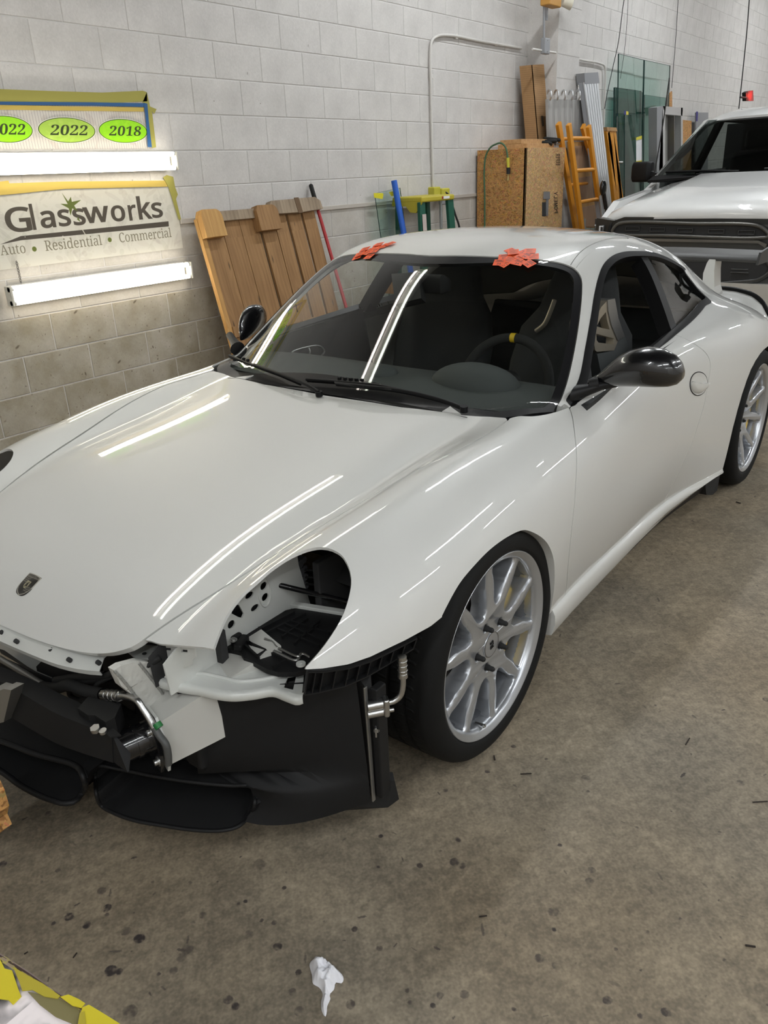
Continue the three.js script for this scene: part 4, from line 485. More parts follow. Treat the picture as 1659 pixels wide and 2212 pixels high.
// ---------- cabin, mirrors, wipers, sills, handle, wing, badge ----------
const nrm = (p) => { const g = gradOf(skin, p.x, p.y, p.z); return V3(g[0], g[1], g[2]); };
const topOn = (x, z, F = skin) => { let a = 1.4, b = 0.2; for (let i = 0; i < 40; i++) { const m = (a + b) / 2; F(x, m, z) > 0 ? a = m : b = m; } return V3(x, (a + b) / 2, z); };
const sideOn = (y, z) => { let a = 1.1, b = 0.3; for (let i = 0; i < 40; i++) { const m = (a + b) / 2; skin(m, y, z) > 0 ? a = m : b = m; } return V3((a + b) / 2, y, z); };
{ // cabin
  const liner = cutAll(skinMesh, [(x, y) => 0.80 - y, (x, y, z) => z + 0.45, (x, y, z) => -2.75 - z, out(wsSD, 0.012), out(winSD, 0.012)]);
  part('headliner', sheet(liner, skin, { both: true, fold: 0.004, off: -0.022 }), std({ color: lin(0.075, 0.08, 0.078), roughness: 0.85 }));
  part('cabin_tub', [box(1.5, 0.03, 2.2, 0, 0.20, -1.45, 0.004), slab([[-0.7, 0.2, -2.35], [0.7, 0.2, -2.35], [0.55, 0.78, -2.45], [-0.55, 0.78, -2.45]], [0, 0, -0.03]), box(1.4, 0.45, 0.03, 0, 0.44, -0.50, 0.003), box(0.22, 0.25, 1.3, 0, 0.33, -1.2, 0.03), box(1.3, 0.28, 0.5, 0, 0.5, -2.2, 0.06)], M.cabin);
  for (const s of [1, -1]) part('door_card', slab([[s * 0.742, 0.25, -0.52], [s * 0.735, 0.79, -0.66], [s * 0.745, 0.835, -1.0], [s * 0.742, 0.855, -1.5], [s * 0.735, 0.25, -1.62]], [s * 0.05, 0, 0]), M.cabin);
  { const q = [[500 + 470 / 3.607, 540 + 800 / 3.607], [500 + 600 / 3.607, 540 + 755 / 3.607], [500 + 690 / 3.607, 540 + 750 / 3.607], [500 + 725 / 3.607, 540 + 790 / 3.607], [500 + 690 / 3.607, 540 + 830 / 3.607], [500 + 600 / 3.607, 540 + 830 / 3.607]].map(([u, v]) => atX(u, v, -0.735)); part('door_pull', [tube(q, 0.004, 60, 6, true), tube([q[1], q[1].clone().lerp(q[5], 0.5).add(V3(0.01, 0, 0)), q[5]], 0.004, 12, 6)], M.steelDull); }
  const prof = [[-0.455, 0.780], [-0.52, 0.79], [-0.62, 0.802], [-0.74, 0.806], [-0.82, 0.790], [-0.86, 0.74], [-0.88, 0.62], [-0.84, 0.40]];
  part('dashboard', [loft(prof.map(([z, y]) => Array.from({ length: 17 }, (_, i) => { const x = -0.72 + 1.44 * i / 16; return [x, y - 0.02 * (x / 0.72) ** 4, z - (z > -0.6 ? 0.30 : 0.12) * x * x * 0.8]; })), 0.004, { flip: true, crease: 1 }), ball([0.36, 0.79, -0.71], 0.165, 1.0, 0.46, 0.62, 28), ball([0, 0.80, -0.66], 0.07, 1, 0.5, 0.8)], M.cabinGrey);
  const sw = new THREE.Group(); sw.name = 'steering_wheel'; sw.position.set(0.365, 0.745, -0.905); sw.rotation.set(-0.38, 0, 0); car.add(sw);
  mesh('wheel_rim', new THREE.TorusGeometry(0.172, 0.0165, 14, 64), std({ color: lin(0.02, 0.02, 0.02), roughness: 0.9 }), sw); mesh('center_mark', new THREE.TorusGeometry(0.172, 0.0172, 14, 6, 0.11).rotateZ(Math.PI / 2 - 0.055), M.brakeYellow, sw);
  mesh('wheel_hub', [placed(new THREE.CylinderGeometry(0.055, 0.06, 0.04, 28), [0, 0, 0], [Math.PI / 2, 0, 0]), bar([-0.05, 0, 0], [-0.165, 0.01, 0], 0.035, 0.012, [0, 0, 1]), bar([0.05, 0, 0], [0.165, 0.01, 0], 0.035, 0.012, [0, 0, 1]), bar([0, -0.05, 0], [0, -0.165, 0], 0.035, 0.012, [0, 0, 1])], M.plastic, sw);
  for (const sx of [0.36, -0.36]) { const dzS = sx < 0 ? -0.16 : 0;
    const st = new THREE.Group(); st.name = 'bucket_seat'; st.position.z = dzS; car.add(st); const E = (z, y, w, t, tilt) => ellipse([sx, y, z], [w, 0, 0], [0, t * Math.sin(tilt), t * Math.cos(tilt)], 20, 3.2);
    mesh('seat_cushion', rings([ellipse([sx, 0.36, -0.95], [0.22, 0, 0], [0, 0.05, 0], 20, 3), ellipse([sx, 0.38, -1.0], [0.24, 0, 0], [0, 0.075, 0], 20, 3), ellipse([sx, 0.36, -1.25], [0.25, 0, 0], [0, 0.09, 0], 20, 3), ellipse([sx, 0.34, -1.45], [0.24, 0, 0], [0, 0.09, 0], 20, 3)]), M.cabin, st);
    mesh('seat_back', rings([[0.32, -1.36, 0.25, 0.07], [0.50, -1.40, 0.255, 0.08], [0.70, -1.46, 0.26, 0.075], [0.84, -1.50, 0.235, 0.065], [0.92, -1.53, 0.17, 0.055], [1.02, -1.56, 0.14, 0.05], [1.09, -1.58, 0.115, 0.04], [1.115, -1.585, 0.05, 0.02]].map(([y, z, w, t]) => E(z, y, w, t, 0.2)), true, 1.2), M.cabin, st);
  }
  // seat shoulder brace, bronze cast frame with two openings
  const X = 0.60, fr = P3([[1313, 648], [1299, 663], [1287, 686], [1281.5, 706], [1281.5, 732], [1286, 757], [1290, 760], [1327, 757], [1335, 736], [1325, 717], [1317.6, 694], [1313, 671]], 'x', X);
  part('seat_brace', slab(fr, [-0.03, 0, 0], [P3([[1309, 674], [1311, 690], [1317, 712], [1302, 709], [1289, 705], [1297, 688]], 'x', X), P3([[1288, 721], [1326, 731], [1325, 744], [1293, 740], [1289, 735]], 'x', X)]), M.goldSilver);
  part('seat_brace_edge', slab(P3([[1313, 648], [1328.5, 645], [1336, 687], [1350, 727], [1335, 736], [1321, 702], [1314, 671]], 'x', X + 0.004), [-0.05, 0, 0]), M.steelDull);
  part('seat_shell', slab(P3([[1335, 736], [1350, 727], [1360, 750], [1366, 790], [1300, 815], [1290, 765], [1327, 757]], 'x', X - 0.002), [-0.04, 0, 0]), M.cabinGrey);
  const rb = atX(1195, 655, 0.42).setZ(-1.42); part('seat_brace', tube([atZ(1198, 648, -1.40), atZ(1188, 675, -1.40), atZ(1176, 700, -1.40), atZ(1158, 715, -1.40)], 0.010, 24, 8), M.goldSilver);
  // rear-view mirror seen from outside, with its round mount
  const m0 = atX(884, 604, 0.0), mm = V3(0.03, m0.y - 0.02, m0.z - 0.06); part('rear_view_mirror', [rings([ellipse([mm.x - 0.09, mm.y - 0.005, mm.z - 0.02], [0, 0.022, 0], [0, 0, 0.012], 20, 3), ellipse([mm.x - 0.075, mm.y, mm.z], [0, 0.034, 0], [0, 0, 0.02], 20, 3), ellipse([mm.x + 0.075, mm.y, mm.z], [0, 0.034, 0], [0, 0, 0.02], 20, 3), ellipse([mm.x + 0.09, mm.y - 0.005, mm.z - 0.02], [0, 0.022, 0], [0, 0, 0.012], 20, 3)])], M.plasticMatt);
  const mt = skinN(884, 604, -0.006); part('mirror_mount', [rod(mt.p, mt.p.clone().addScaledVector(mt.n, -0.012), 0.024, 28)], M.rubber); part('mirror_sensor', rod(mt.p.clone().addScaledVector(mt.n, 0.0005), mt.p.clone().addScaledVector(mt.n, -0.001), 0.0095, 20), std({ color: lin(0.22, 0.23, 0.23), roughness: 0.4 }));
  part('mirror_bracket', slab([[-14, -12], [14, -14], [17, 12], [-10, 18]].map(([a, b]) => { const h = skinN(872 + a * 2.1, 612 + b * 2.2, -0.012); return h.p; }), [0, -0.02, -0.03]), M.plasticMatt);
}
function skinN(u, v, o = 0) { const p = onSkin(u, v), n = nrm(p); return { p: p.clone().addScaledVector(n, o), n }; }
for (const s of [1, -1]) { // door mirrors
  const S = [[0.772, 0.850, -0.715, 0.012, 0.010], [0.80, 0.858, -0.725, 0.026, 0.020], [0.825, 0.872, -0.735, 0.042, 0.034], [0.855, 0.888, -0.742, 0.056, 0.047], [0.89, 0.900, -0.748, 0.066, 0.056], [0.93, 0.906, -0.752, 0.070, 0.0585], [0.97, 0.905, -0.755, 0.066, 0.055], [1.005, 0.900, -0.757, 0.054, 0.045], [1.026, 0.895, -0.758, 0.038, 0.031], [1.037, 0.892, -0.759, 0.016, 0.013]];
  const g = new THREE.Group(); g.name = 'door_mirror'; car.add(g);
  mesh('mirror_housing', rings(S.map(([x0, y, z0, a, b]) => { const d = x0 - 0.785, x = s > 0 ? x0 - 0.010 : 0.785 + d * 0.34, z = s > 0 ? z0 : -0.74 - d * 0.80; return [x, y, z, a * (s > 0 ? 1 : 0.9), b]; }).map(([x, y, z, a, b]) => ellipse([s * x, y, z], [0, 0, a], [0, b, 0], 28, 2.3)), true, 1.2), M.gloss, g);
  mesh('mirror_foot', [rings([ellipse([s * 0.742, 0.822, -0.665], [0, 0, 0.040], [0, 0.026, 0], 16), ellipse([s * 0.775, 0.833, -0.685], [0, 0, 0.026], [0, 0.018, 0], 16), ellipse([s * 0.81, 0.846, -0.705], [0, 0, 0.02], [0, 0.014, 0], 16), ellipse([s * 0.86, 0.856, -0.735], [0, 0, 0.02], [0, 0.012, 0], 16)], true, 1.2), s > 0 ? rod([s * 0.775, 0.845, -0.69], [s * 0.80, 0.852, -0.70], 0.02, 14) : null], M.plastic, g);
  if (s > 0) mesh('mirror_glass', slab(ellipse([s * 0.925, 0.903, -0.815], [s * 0.08, 0, 0], [0, 0.046, 0], 24), [0, 0, 0.004]), M.steel, g);
  const sail = hitS([[1240, 872], [1252, 812], [1268, 724], [1276, 770], [1284, 842], [1262, 858]]).map((p) => V3(s * (p.x - 0.004), p.y, p.z)); mesh('mirror_sail', slab(sail, [-s * 0.02, 0, 0]), M.plastic, g);
}
{ // wipers
  const on = (u, v, o) => skinN(u, v, o).p; const w = (name, l, r, o, seg = 24, rad = 8) => part(name, tube(l.map(([u, v]) => on(u, v, o)), r, seg, rad), M.trimBlack);
  const blade = (l) => { const pts = l.map(([u, v]) => on(u, v, 0.010)), hi = l.map(([u, v]) => on(u, v, 0.021)); part('wiper_blade', [loft([pts, hi], 0.005), tube(hi, 0.0055, 24, 6)], M.trimBlack); };
  blade([[498, 779], [530, 788], [570, 803], [610, 818], [652, 838]]); blade([[668, 829], [710, 832], [760, 836], [820, 842], [868, 852]]);
  for (const [u, v] of [[527, 783], [536, 786], [545, 789], [740, 829], [752, 830], [764, 831], [776, 832], [788, 833]]) part('wiper_clip', box(0.012, 0.010, 0.009, ...on(u, v, 0.026).toArray(), 0.002), M.trimBlack);
  part('wiper_arm', [tube([on(560, 800, 0.028), on(620, 828, 0.034), on(670, 851, 0.028), on(690, 858, 0.018)], 0.006, 24, 6), tube([on(735, 842, 0.028), on(800, 853, 0.036), on(870, 860, 0.032), on(950, 880, 0.024), on(1002, 893, 0.015)], 0.0075, 32, 8), rod(on(1002, 893, 0.005), on(1002, 893, 0.024), 0.012, 16), rod(on(690, 858, 0.004), on(690, 858, 0.020), 0.012, 16)], M.trimBlack);
  part('wiper_arm_face', slab([[732, 842], [800, 850], [852, 858], [850, 865], [790, 858], [732, 848]].map(([u, v]) => on(u, v, 0.040)), [0, -0.004, -0.002]), M.plastic);
  part('cowl_panel', loft([0.52, 0.26, 0, -0.26, -0.52].map((x) => { const a = topOn(Math.abs(x), -0.362 - 0.035 * x * x); return [V3(x, a.y - 0.004, a.z + 0.006), V3(x, a.y - 0.012, a.z - 0.012), V3(x, a.y + 0.004, a.z - 0.03)]; }), 0.003), M.trimBlack);
}
for (const s of [1, -1]) { // sill skirts with black underside strip
  const zs = [-0.325, -0.37, -0.5, -0.8, -1.1, -1.4, -1.6, -1.75, -1.86, -1.955], lowY = spline([[-0.32, 0.178], [-0.8, 0.158], [-1.4, 0.152], [-1.75, 0.163], [-1.96, 0.178]]);
  const rows = zs.map((z) => { const yt = sillY(z), x0 = sideOn(Math.max(yt, 0.16) + 0.004, z).x, yl = lowY(z), bulge = 0.006 * smooth(-1.95, -1.6, z) + 0.005; return [[x0 - 0.02, yt + 0.005], [x0 + 0.001, yt + 0.002], [x0 + bulge * 0.8, yt - 0.014], [x0 + bulge, (yt + yl) / 2], [x0 + bulge * 0.6 - 0.006, yl + 0.006], [x0 - 0.03, yl]].map(([x, y]) => [s * x, y, z]); });
  part('side_skirt', [loft(rows, 0.004, { flip: s < 0, crease: 1 }), slab(rows[0], [0, 0, -0.004])], M.paint);
  part('sill_strip', loft(zs.map((z) => { const x0 = sideOn(0.2, z).x, yl = lowY(z); return [[s * (x0 - 0.006), yl + 0.004, z], [s * (x0 - 0.028), yl - 0.045 + 0.01 * smooth(-0.5, -0.33, z), z]]; }), 0.006), M.trimBlack);
  part('stone_guard', slab([[s * 0.886, 0.182, -1.955], [s * 0.868, 0.165, -1.80], [s * 0.868, 0.105, -1.84], [s * 0.872, 0.075, -1.93], [s * 0.88, 0.085, -1.965]], [-s * 0.06, 0, 0]), M.rubber);
}
{ // door handle
  const c = skinN(1509, 829), n = c.n, a = V3(0, -0.26, -1).projectOnPlane(n).normalize().negate(), b = n.clone().cross(a); const E = (ra, rb, o, k = 40) => Array.from({ length: k }, (_, i) => { const t = i / k * 6.28318, q = c.p.clone().addScaledVector(a, ra * Math.cos(t)).addScaledVector(b, rb * Math.sin(t)); return V3(...project(skin, q.toArray())).addScaledVector(n, o); });
  const g = new THREE.Group(); g.name = 'door_handle'; car.add(g);
  mesh('handle_seal', tube(E(0.090, 0.044, 0.0005), 0.0018, 80, 6, true), M.trimBlack, g);
  mesh('handle_dish', loft([E(0.088, 0.042, 0.002), E(0.080, 0.035, 0.001), E(0.05, 0.02, -0.001), E(0.001, 0.001, -0.001)], 0, { closeU: true, crease: 1.2 }), M.paint, g);
  const up = b.y > 0 ? b : b.clone().negate(), pj = (q, o) => V3(...project(skin, q.toArray())).addScaledVector(n, o), R0 = (ka, kb, kc, o) => Array.from({ length: 15 }, (_, i) => { const t = Math.PI * i / 14; return pj(c.p.clone().addScaledVector(a, ka * Math.cos(t)).addScaledVector(up, kc - kb * Math.sin(t)), o); });
  mesh('handle_grip', loft([R0(0.084, 0.038, 0.002, 0.002), R0(0.083, 0.032, 0.004, 0.010), R0(0.080, 0.018, 0.006, 0.014), R0(0.078, 0.006, 0.006, 0.013), R0(0.077, 0.004, 0.006, 0.003)], 0.002, { crease: 1.2 }), M.paint, g);
}
{ // rear wing on two struts, with the kicked-up tail lip under it
  const foil = [[-3.02, 0.975], [-3.03, 0.988], [-3.08, 0.999], [-3.16, 1.004], [-3.24, 1.006], [-3.245, 0.998], [-3.2, 0.975], [-3.12, 0.962], [-3.05, 0.960]]; const gM = std({ color: lin(0.035, 0.034, 0.032), roughness: 0.5 });
  part('rear_wing', rings([-0.67, -0.3, 0.3, 0.67].map((x) => foil.map(([z, y]) => [x, y - 0.01 * (x / 0.67) ** 2, z]))), gM);
  for (const s of [1, -1]) { part('wing_end_plate', slab([[s * 0.672, 0.945, -3.0], [s * 0.672, 1.004, -3.04], [s * 0.672, 1.02, -3.26], [s * 0.672, 0.94, -3.25]], [s * 0.012, 0, 0]), gM);
    const q = P3([[1534, 557], [1546, 556], [1543, 585], [1543, 620], [1548, 640], [1515, 640], [1519, 590], [1527, 568]], 'z', -3.03).map((p) => V3(s * p.x, p.y, p.z)); part('wing_strut', slab(q, [s * 0.0, 0, -0.12]), M.paint); }
  const lip = [[0, 0.782], [0.2, 0.784], [0.40, 0.786], [0.54, 0.782], [0.63, 0.764], [0.69, 0.728], [0.74, 0.66]]; const full = [...lip.slice(1).reverse().map(([x, y]) => [-x, y]), ...lip]; const zz = (x) => -3.30 + 0.12 * Math.pow(Math.abs(x) / 0.74, 2.5);
  part('tail_lip', loft([full.map(([x, y]) => [x * 0.98, y - 0.075, zz(x) + 0.34]), full.map(([x, y]) => [x * 0.99, y - 0.05, zz(x) + 0.14]), full.map(([x, y]) => [x, y - 0.02, zz(x) + 0.03]), full.map(([x, y]) => [x, y - 0.008, zz(x)])], 0.004, { crease: 1.2 }), M.paint);
  part('tail_lip_edge', tube(full.map(([x, y]) => [x, y, zz(x)]), 0.012, 80, 8), M.trimBlack);
  part('tail_panel', loft([full.map(([x, y]) => [x, y, zz(x)]), full.map(([x, y]) => [x * 1.05, y - 0.25, zz(x) - 0.08]), full.map(([x, y]) => [x * 1.05, 0.30, zz(x) - 0.06])], 0.004, { flip: true }), M.paint);
}
{ // hood crest
  const cv = document.createElement('canvas'); cv.width = 256; cv.height = 320; const x = cv.getContext('2d'); x.fillStyle = '#3c3a36'; x.fillRect(0, 0, 256, 320); const ln = (c, w) => { x.strokeStyle = c; x.lineWidth = w; };
  x.fillStyle = '#8f8b80'; x.fillRect(14, 58, 112, 6); x.fillStyle = '#26241f'; for (let k = 0; k < 5; k++) { x.fillRect(136 + k * 22, 64, 13, 96); x.fillRect(26 + k * 22, 170, 13, 110); } ln('#8f8b80', 5); for (const [ox, oy] of [[20, 80], [20, 105], [20, 130], [140, 190], [140, 215], [140, 240]]) { x.beginPath(); x.moveTo(ox, oy); x.quadraticCurveTo(ox + 50, oy + 16, ox + 92, oy - 4); x.stroke(); for (let k = 0; k < 3; k++) { x.beginPath(); x.moveTo(ox + 20 + k * 24, oy + 6); x.lineTo(ox + 28 + k * 24, oy - 9); x.stroke(); } }
  x.fillStyle = '#a39c80'; x.beginPath(); x.moveTo(88, 110); x.lineTo(168, 110); x.lineTo(168, 180); x.quadraticCurveTo(160, 210, 128, 222); x.quadraticCurveTo(96, 210, 88, 180); x.closePath(); x.fill();
  x.fillStyle = '#1c1a17'; x.beginPath(); x.moveTo(112, 205); x.quadraticCurveTo(104, 175, 122, 160); x.lineTo(104, 150); x.lineTo(124, 140); x.lineTo(140, 120); x.lineTo(152, 138); x.lineTo(140, 148); x.quadraticCurveTo(158, 170, 146, 205); x.lineTo(134, 180); x.closePath(); x.fill();
  x.fillStyle = '#77736a'; x.fillRect(0, 0, 256, 56); x.fillStyle = '#1f1d1a'; x.font = 'bold 44px sans-serif'; x.textAlign = 'center'; x.fillText('PORSCHE', 128, 44, 230); ln('#b7b3a8', 10); x.beginPath(); x.moveTo(5, 20); x.quadraticCurveTo(128, -10, 251, 20); x.lineTo(246, 180); x.quadraticCurveTo(235, 280, 128, 316); x.quadraticCurveTo(20, 280, 10, 180); x.closePath(); x.stroke();
  const t = new THREE.CanvasTexture(cv); t.colorSpace = THREE.SRGBColorSpace; const tip = onSkin(38, 1284), top = onSkin(82, 1244), L = Math.abs(tip.z - top.z), cx = (tip.x + top.x) / 2; const W = 0.052;
  const sh = []; for (let i = 0; i <= 8; i++) sh.push([-0.48 + 0.96 * i / 8, 0.5 - 0.03 + 0.03 * (1 - (i / 4 - 1) ** 2)]); for (let i = 1; i <= 12; i++) { const a = i / 12; sh.push([0.48 * Math.cos(a * Math.PI / 2) ** 0.7, -0.02 - 0.48 * Math.sin(a * Math.PI / 2) + 0.0]); } for (let i = 11; i >= 1; i--) { const a = i / 12; sh.push([-0.48 * Math.cos(a * Math.PI / 2) ** 0.7, -0.02 - 0.48 * Math.sin(a * Math.PI / 2)]); }
  const seg = 12, P = [], U = [], I = []; const at = (a, b, o) => { const z = (tip.z + top.z) / 2 - b * L, p = topOn(Math.abs(cx + a * W), z); const n = nrm(V3(Math.abs(cx + a * W), p.y, z)); return [cx + a * W, p.y + n.y * o, z + n.z * o]; };
  P.push(...at(0, 0, 0.003)); U.push(0.5, 0.5); sh.forEach(([a, b]) => { P.push(...at(a, b, 0.002)); U.push(a + 0.5, b + 0.5); }); const n = sh.length; sh.forEach(([a, b]) => { P.push(...at(a * 1.02, b * 1.02, -0.001)); U.push(a + 0.5, b + 0.5); }); for (let i = 0; i < n; i++) { const j = (i + 1) % n; I.push(0, 1 + j, 1 + i, 1 + i, 1 + j, 1 + n + j, 1 + i, 1 + n + j, 1 + n + i); }
  const g = new THREE.BufferGeometry(); g.setAttribute('position', new THREE.Float32BufferAttribute(P, 3)); g.setAttribute('uv', new THREE.Float32BufferAttribute(U, 2)); g.setIndex(I); g.computeVertexNormals(); if (g.attributes.normal.getY(0) < 0) { for (let i = 0; i < I.length; i += 3) { const q = I[i + 1]; I[i + 1] = I[i + 2]; I[i + 2] = q; } g.setIndex(I); g.computeVertexNormals(); }
  part('hood_crest', g, std({ map: t, roughness: 0.35, metalness: 0.3 })).userData.label = 'small grey shield-shaped enamel crest';
}

// ---------- the building ----------
const WX = -2.4657, J0 = 0.8192, CH = 0.2032, BL = 0.4064, CEIL = 5.0, ZN = 5.5, ZF = -21, XR = 9.5;
{ const wall = structure('wall_left', box(0.2, CEIL, ZN - ZF, WX - 0.1035, CEIL / 2, (ZN + ZF) / 2, 0), std({ color: lin(0.60, 0.585, 0.57), roughness: 0.85 }));
  const bw = BL - 0.006, bh = CH - 0.006, ch = 0.003, dp = 0.0035; const variants = [];
  for (let v = 0; v < 10; v++) { const hw = bw / 2, hh = bh / 2, F = [[ch - hw, ch - hh], [hw - ch, ch - hh], [hw - ch, hh - ch], [ch - hw, hh - ch]], B = [[-hw, -hh], [hw, -hh], [hw, hh], [-hw, hh]], P = [], U = []; const R = rng(90 + v), ou = R(), ov = R(); const pt = (q, x) => { P.push(x, q[1], -q[0]); U.push(ou + q[0] / 1.1, ov + q[1] / 1.1); }; for (const t of [[0, 1, 2], [0, 2, 3]]) for (const k of t) pt(F[k], dp); for (let k = 0; k < 4; k++) { const l = (k + 1) % 4; for (const [S, q, x] of [[B, k, dp - 0.0025], [B, l, dp - 0.0025], [F, l, dp], [B, k, dp - 0.0025], [F, l, dp], [F, k, dp]]) pt(S[q], x); for (const [q, x] of [[k, 0], [l, 0], [l, dp - 0.0025], [k, 0], [l, dp - 0.0025], [k, dp - 0.0025]]) pt(B[q], x); } const g = new THREE.BufferGeometry(); g.setAttribute('position', new THREE.Float32BufferAttribute(P, 3)); g.setAttribute('uv', new THREE.Float32BufferAttribute(U, 2)); g.computeVertexNormals(); variants.push(g); }
  const rest = [[], [], []], R = rng(5); const cand = [];
  for (let k = -5; k < 21; k++) { const y = J0 + (k + 0.5) * CH; if (y > CEIL - 0.05 || y < 0) continue; for (let n = -16; n < 53; n++) { const z = -(n + ((k % 2 + 2) % 2 === 0 ? -0.36 : 0.14) + 0.5) * BL; if (z > ZN - 0.3 || z < ZF + 0.3) continue; const dirtShade = y < 0.86 && z > -4 ? 2 : y < 1.25 ? 1 : 0; const p = px([WX, y, z]), seen = z < -0.2 && p[0] > -60 && p[0] < 1700 && p[1] > -60 && p[1] < 900; cand.push([seen ? Math.hypot(1.7 - WX, 1.46 - y, 1.53 - z) : 99, y, z, dirtShade, Math.floor(R() * 10)]); } }  // low courses are soiled, and darkened further for the dim wall behind the car
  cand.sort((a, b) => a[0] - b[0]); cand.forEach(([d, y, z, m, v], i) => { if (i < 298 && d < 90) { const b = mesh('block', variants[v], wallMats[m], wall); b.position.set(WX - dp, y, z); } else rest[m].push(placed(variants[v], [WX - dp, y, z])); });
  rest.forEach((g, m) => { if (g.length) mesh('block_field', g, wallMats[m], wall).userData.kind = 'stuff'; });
  // ledge strip, pilaster
  structure('trim_1', box(0.014, 0.03, 9.5, WX + 0.007, 1.232, -1.86 - 4.75, 0.004), std({ color: lin(0.50, 0.46, 0.41), roughness: 0.8 }));
  const pl = structure('wall_pilaster', box(0.34, CEIL, 0.50, WX + 0.17 - 0.02, CEIL / 2, -6.66, 0.004), wallMats[0]); for (let k = -4; k < 20; k++) if (J0 + k * CH > 0.05) mesh('joint', box(0.002, 0.006, 0.49, WX + 0.3205, J0 + k * CH, -6.66, 0), std({ color: lin(0.48, 0.46, 0.44), roughness: 0.9 }), pl);
  structure('wall_back', box(XR - WX + 0.4, CEIL, 0.2, (XR + WX) / 2, CEIL / 2, ZF - 0.1, 0), wallMats[0]); structure('wall_right', box(0.2, CEIL, ZN - ZF, XR + 0.1, CEIL / 2, (ZN + ZF) / 2, 0), wallMats[0]); structure('wall_front', box(XR - WX + 0.4, CEIL, 0.2, (XR + WX) / 2, CEIL / 2, ZN + 0.1, 0), wallMats[0]);
  const ceil = structure('ceiling', box(XR - WX + 0.4, 0.2, ZN - ZF + 0.4, (XR + WX) / 2, CEIL + 0.1, (ZN + ZF) / 2, 0), std({ color: lin(0.06, 0.058, 0.055), roughness: 0.85 }));
  for (let z = ZN - 1; z > ZF; z -= 1.5) mesh('purlin', box(XR - WX, 0.16, 0.08, (XR + WX) / 2, CEIL - 0.08, z, 0), std({ color: lin(0.07, 0.068, 0.066), roughness: 0.6 }), ceil);
  for (const x of [0.9, 4.2, 7.4]) mesh('girder', box(0.16, 0.34, ZN - ZF, x + 0.6, CEIL - 0.17, (ZN + ZF) / 2, 0), std({ color: lin(0.06, 0.058, 0.056), roughness: 0.6 }), ceil);
}
{ // concrete floor: one colour function of the place, so the two sheets meet without a seam
  const S = [[150, 1980, 8, 1], [188, 1998, 7, 1], [231, 1962, 8, 1], [231, 1976, 4, .8], [156, 1979, 3, .8], [115, 1995, 4, .8], [302, 2027, 10, 1], [268, 2066, 3, .7], [284, 2055, 2, .7], [240, 2097, 10, 1], [258, 2098, 6, 1], [271, 2012, 9, .4], [405, 2050, 10, .45], [391, 2068, 9, .4], [343, 2104, 4, .7], [375, 2097, 8, .5], [437, 1977, 6, .5], [418, 1992, 4, .7], [530, 1947, 4, .9], [515, 1952, 3, .7], [565, 1988, 4, .7], [592, 1993, 5, .6], [538, 2017, 8, .4], [600, 2045, 8, .9], [645, 2100, 5, .8], [492, 2160, 8, .7], [509, 2173, 7, .9], [280, 2185, 13, .5], [758, 2170, 9, .7], [632, 2142, 7, .5], [646, 2184, 9, .5], [885, 2166, 4, .9], [990, 1814, 6, .8], [982, 1862, 9, .7], [1000, 1870, 7, .6], [906, 1869, 6, .7], [952, 1838, 3, .7], [1209, 1826, 4, .8], [1278, 1879, 7, .5], [1273, 1903, 7, .5], [1195, 1970, 10, .5], [1197, 2008, 4, .9], [1165, 2070, 8, .6], [1199, 2086, 6, .5], [1313, 2161, 9, .8], [1438, 2187, 8, .8], [1109, 1613, 5, .8], [1052, 1667, 5, .7], [963, 1707, 5, .6], [1265, 1680, 8, .4], [1270, 1710, 3, .7], [823, 1806, 5, 1], [614, 1918, 4, .8], [817, 1873, 3, .8], [766, 2007, 5, .8], [821, 2048, 6, .6], [560, 1868, 12, .35], [410, 1907, 4, .4], [220, 1924, 8, .5], [105, 1758, 7, .6], [5, 1866, 7, .9], [125, 1880, 5, .5], [880, 2140, 4, .6], [950, 2150, 6, .5], [1003, 2148, 8, .5], [935, 2172, 5, .9], [1110, 2180, 4, .8], [1383, 2195, 5, .7], [1330, 2050, 4, .6], [1400, 2013, 3, .6], [1470, 1985, 4, .6], [1600, 1690, 7, .5], [1655, 1511, 6, .6], [1565, 2074, 3, .7], [700, 1990, 2, .6], [330, 1905, 3, .6], [90, 1905, 3, .6], [470, 1905, 2, .8], [1052, 1578, 3, .7], [1180, 1640, 3, .6]].map(([u, v, r, a], i) => { const p = atY(u, v, 0), d = p.distanceTo(camP); return [p.x, p.z, r * d / FOCAL * 1.1, a, i]; });
  const R = rng(77), chips = []; for (let k = 0; k < 900; k++) chips.push([-1.2 + R() * 3.9, -2.6 + R() * 4, 0.0012 + R() * R() * 0.0028, 0.2 + 0.45 * R(), R() * 6.28, 1 + R() * 4]);
  const grid = new Map(); const put = (o, x, z, r) => { for (let i = Math.floor((x - r) * 10); i <= Math.floor((x + r) * 10); i++) for (let j = Math.floor((z - r) * 10); j <= Math.floor((z + r) * 10); j++) { const k = i * 1000 + j; grid.has(k) ? grid.get(k).push(o) : grid.set(k, [o]); } }; S.forEach((s) => put(['s', ...s], s[0], s[1], s[2] * 1.3)); chips.forEach((c) => put(['c', ...c], c[0], c[1], c[2] * c[5]));
  const NT = new Float32Array(512 * 512); for (let j = 0; j < 512; j++) for (let i = 0; i < 512; i++) NT[j * 512 + i] = fbm(i / 16, j / 16, 51, 4, 32); const nt = (x, y) => { const i = Math.floor(x), j = Math.floor(y), u = x - i, v = y - j, q = (a, b) => NT[(b & 511) * 512 + (a & 511)]; return (q(i, j) * (1 - u) + q(i + 1, j) * u) * (1 - v) + (q(i, j + 1) * (1 - u) + q(i + 1, j + 1) * u) * v; };
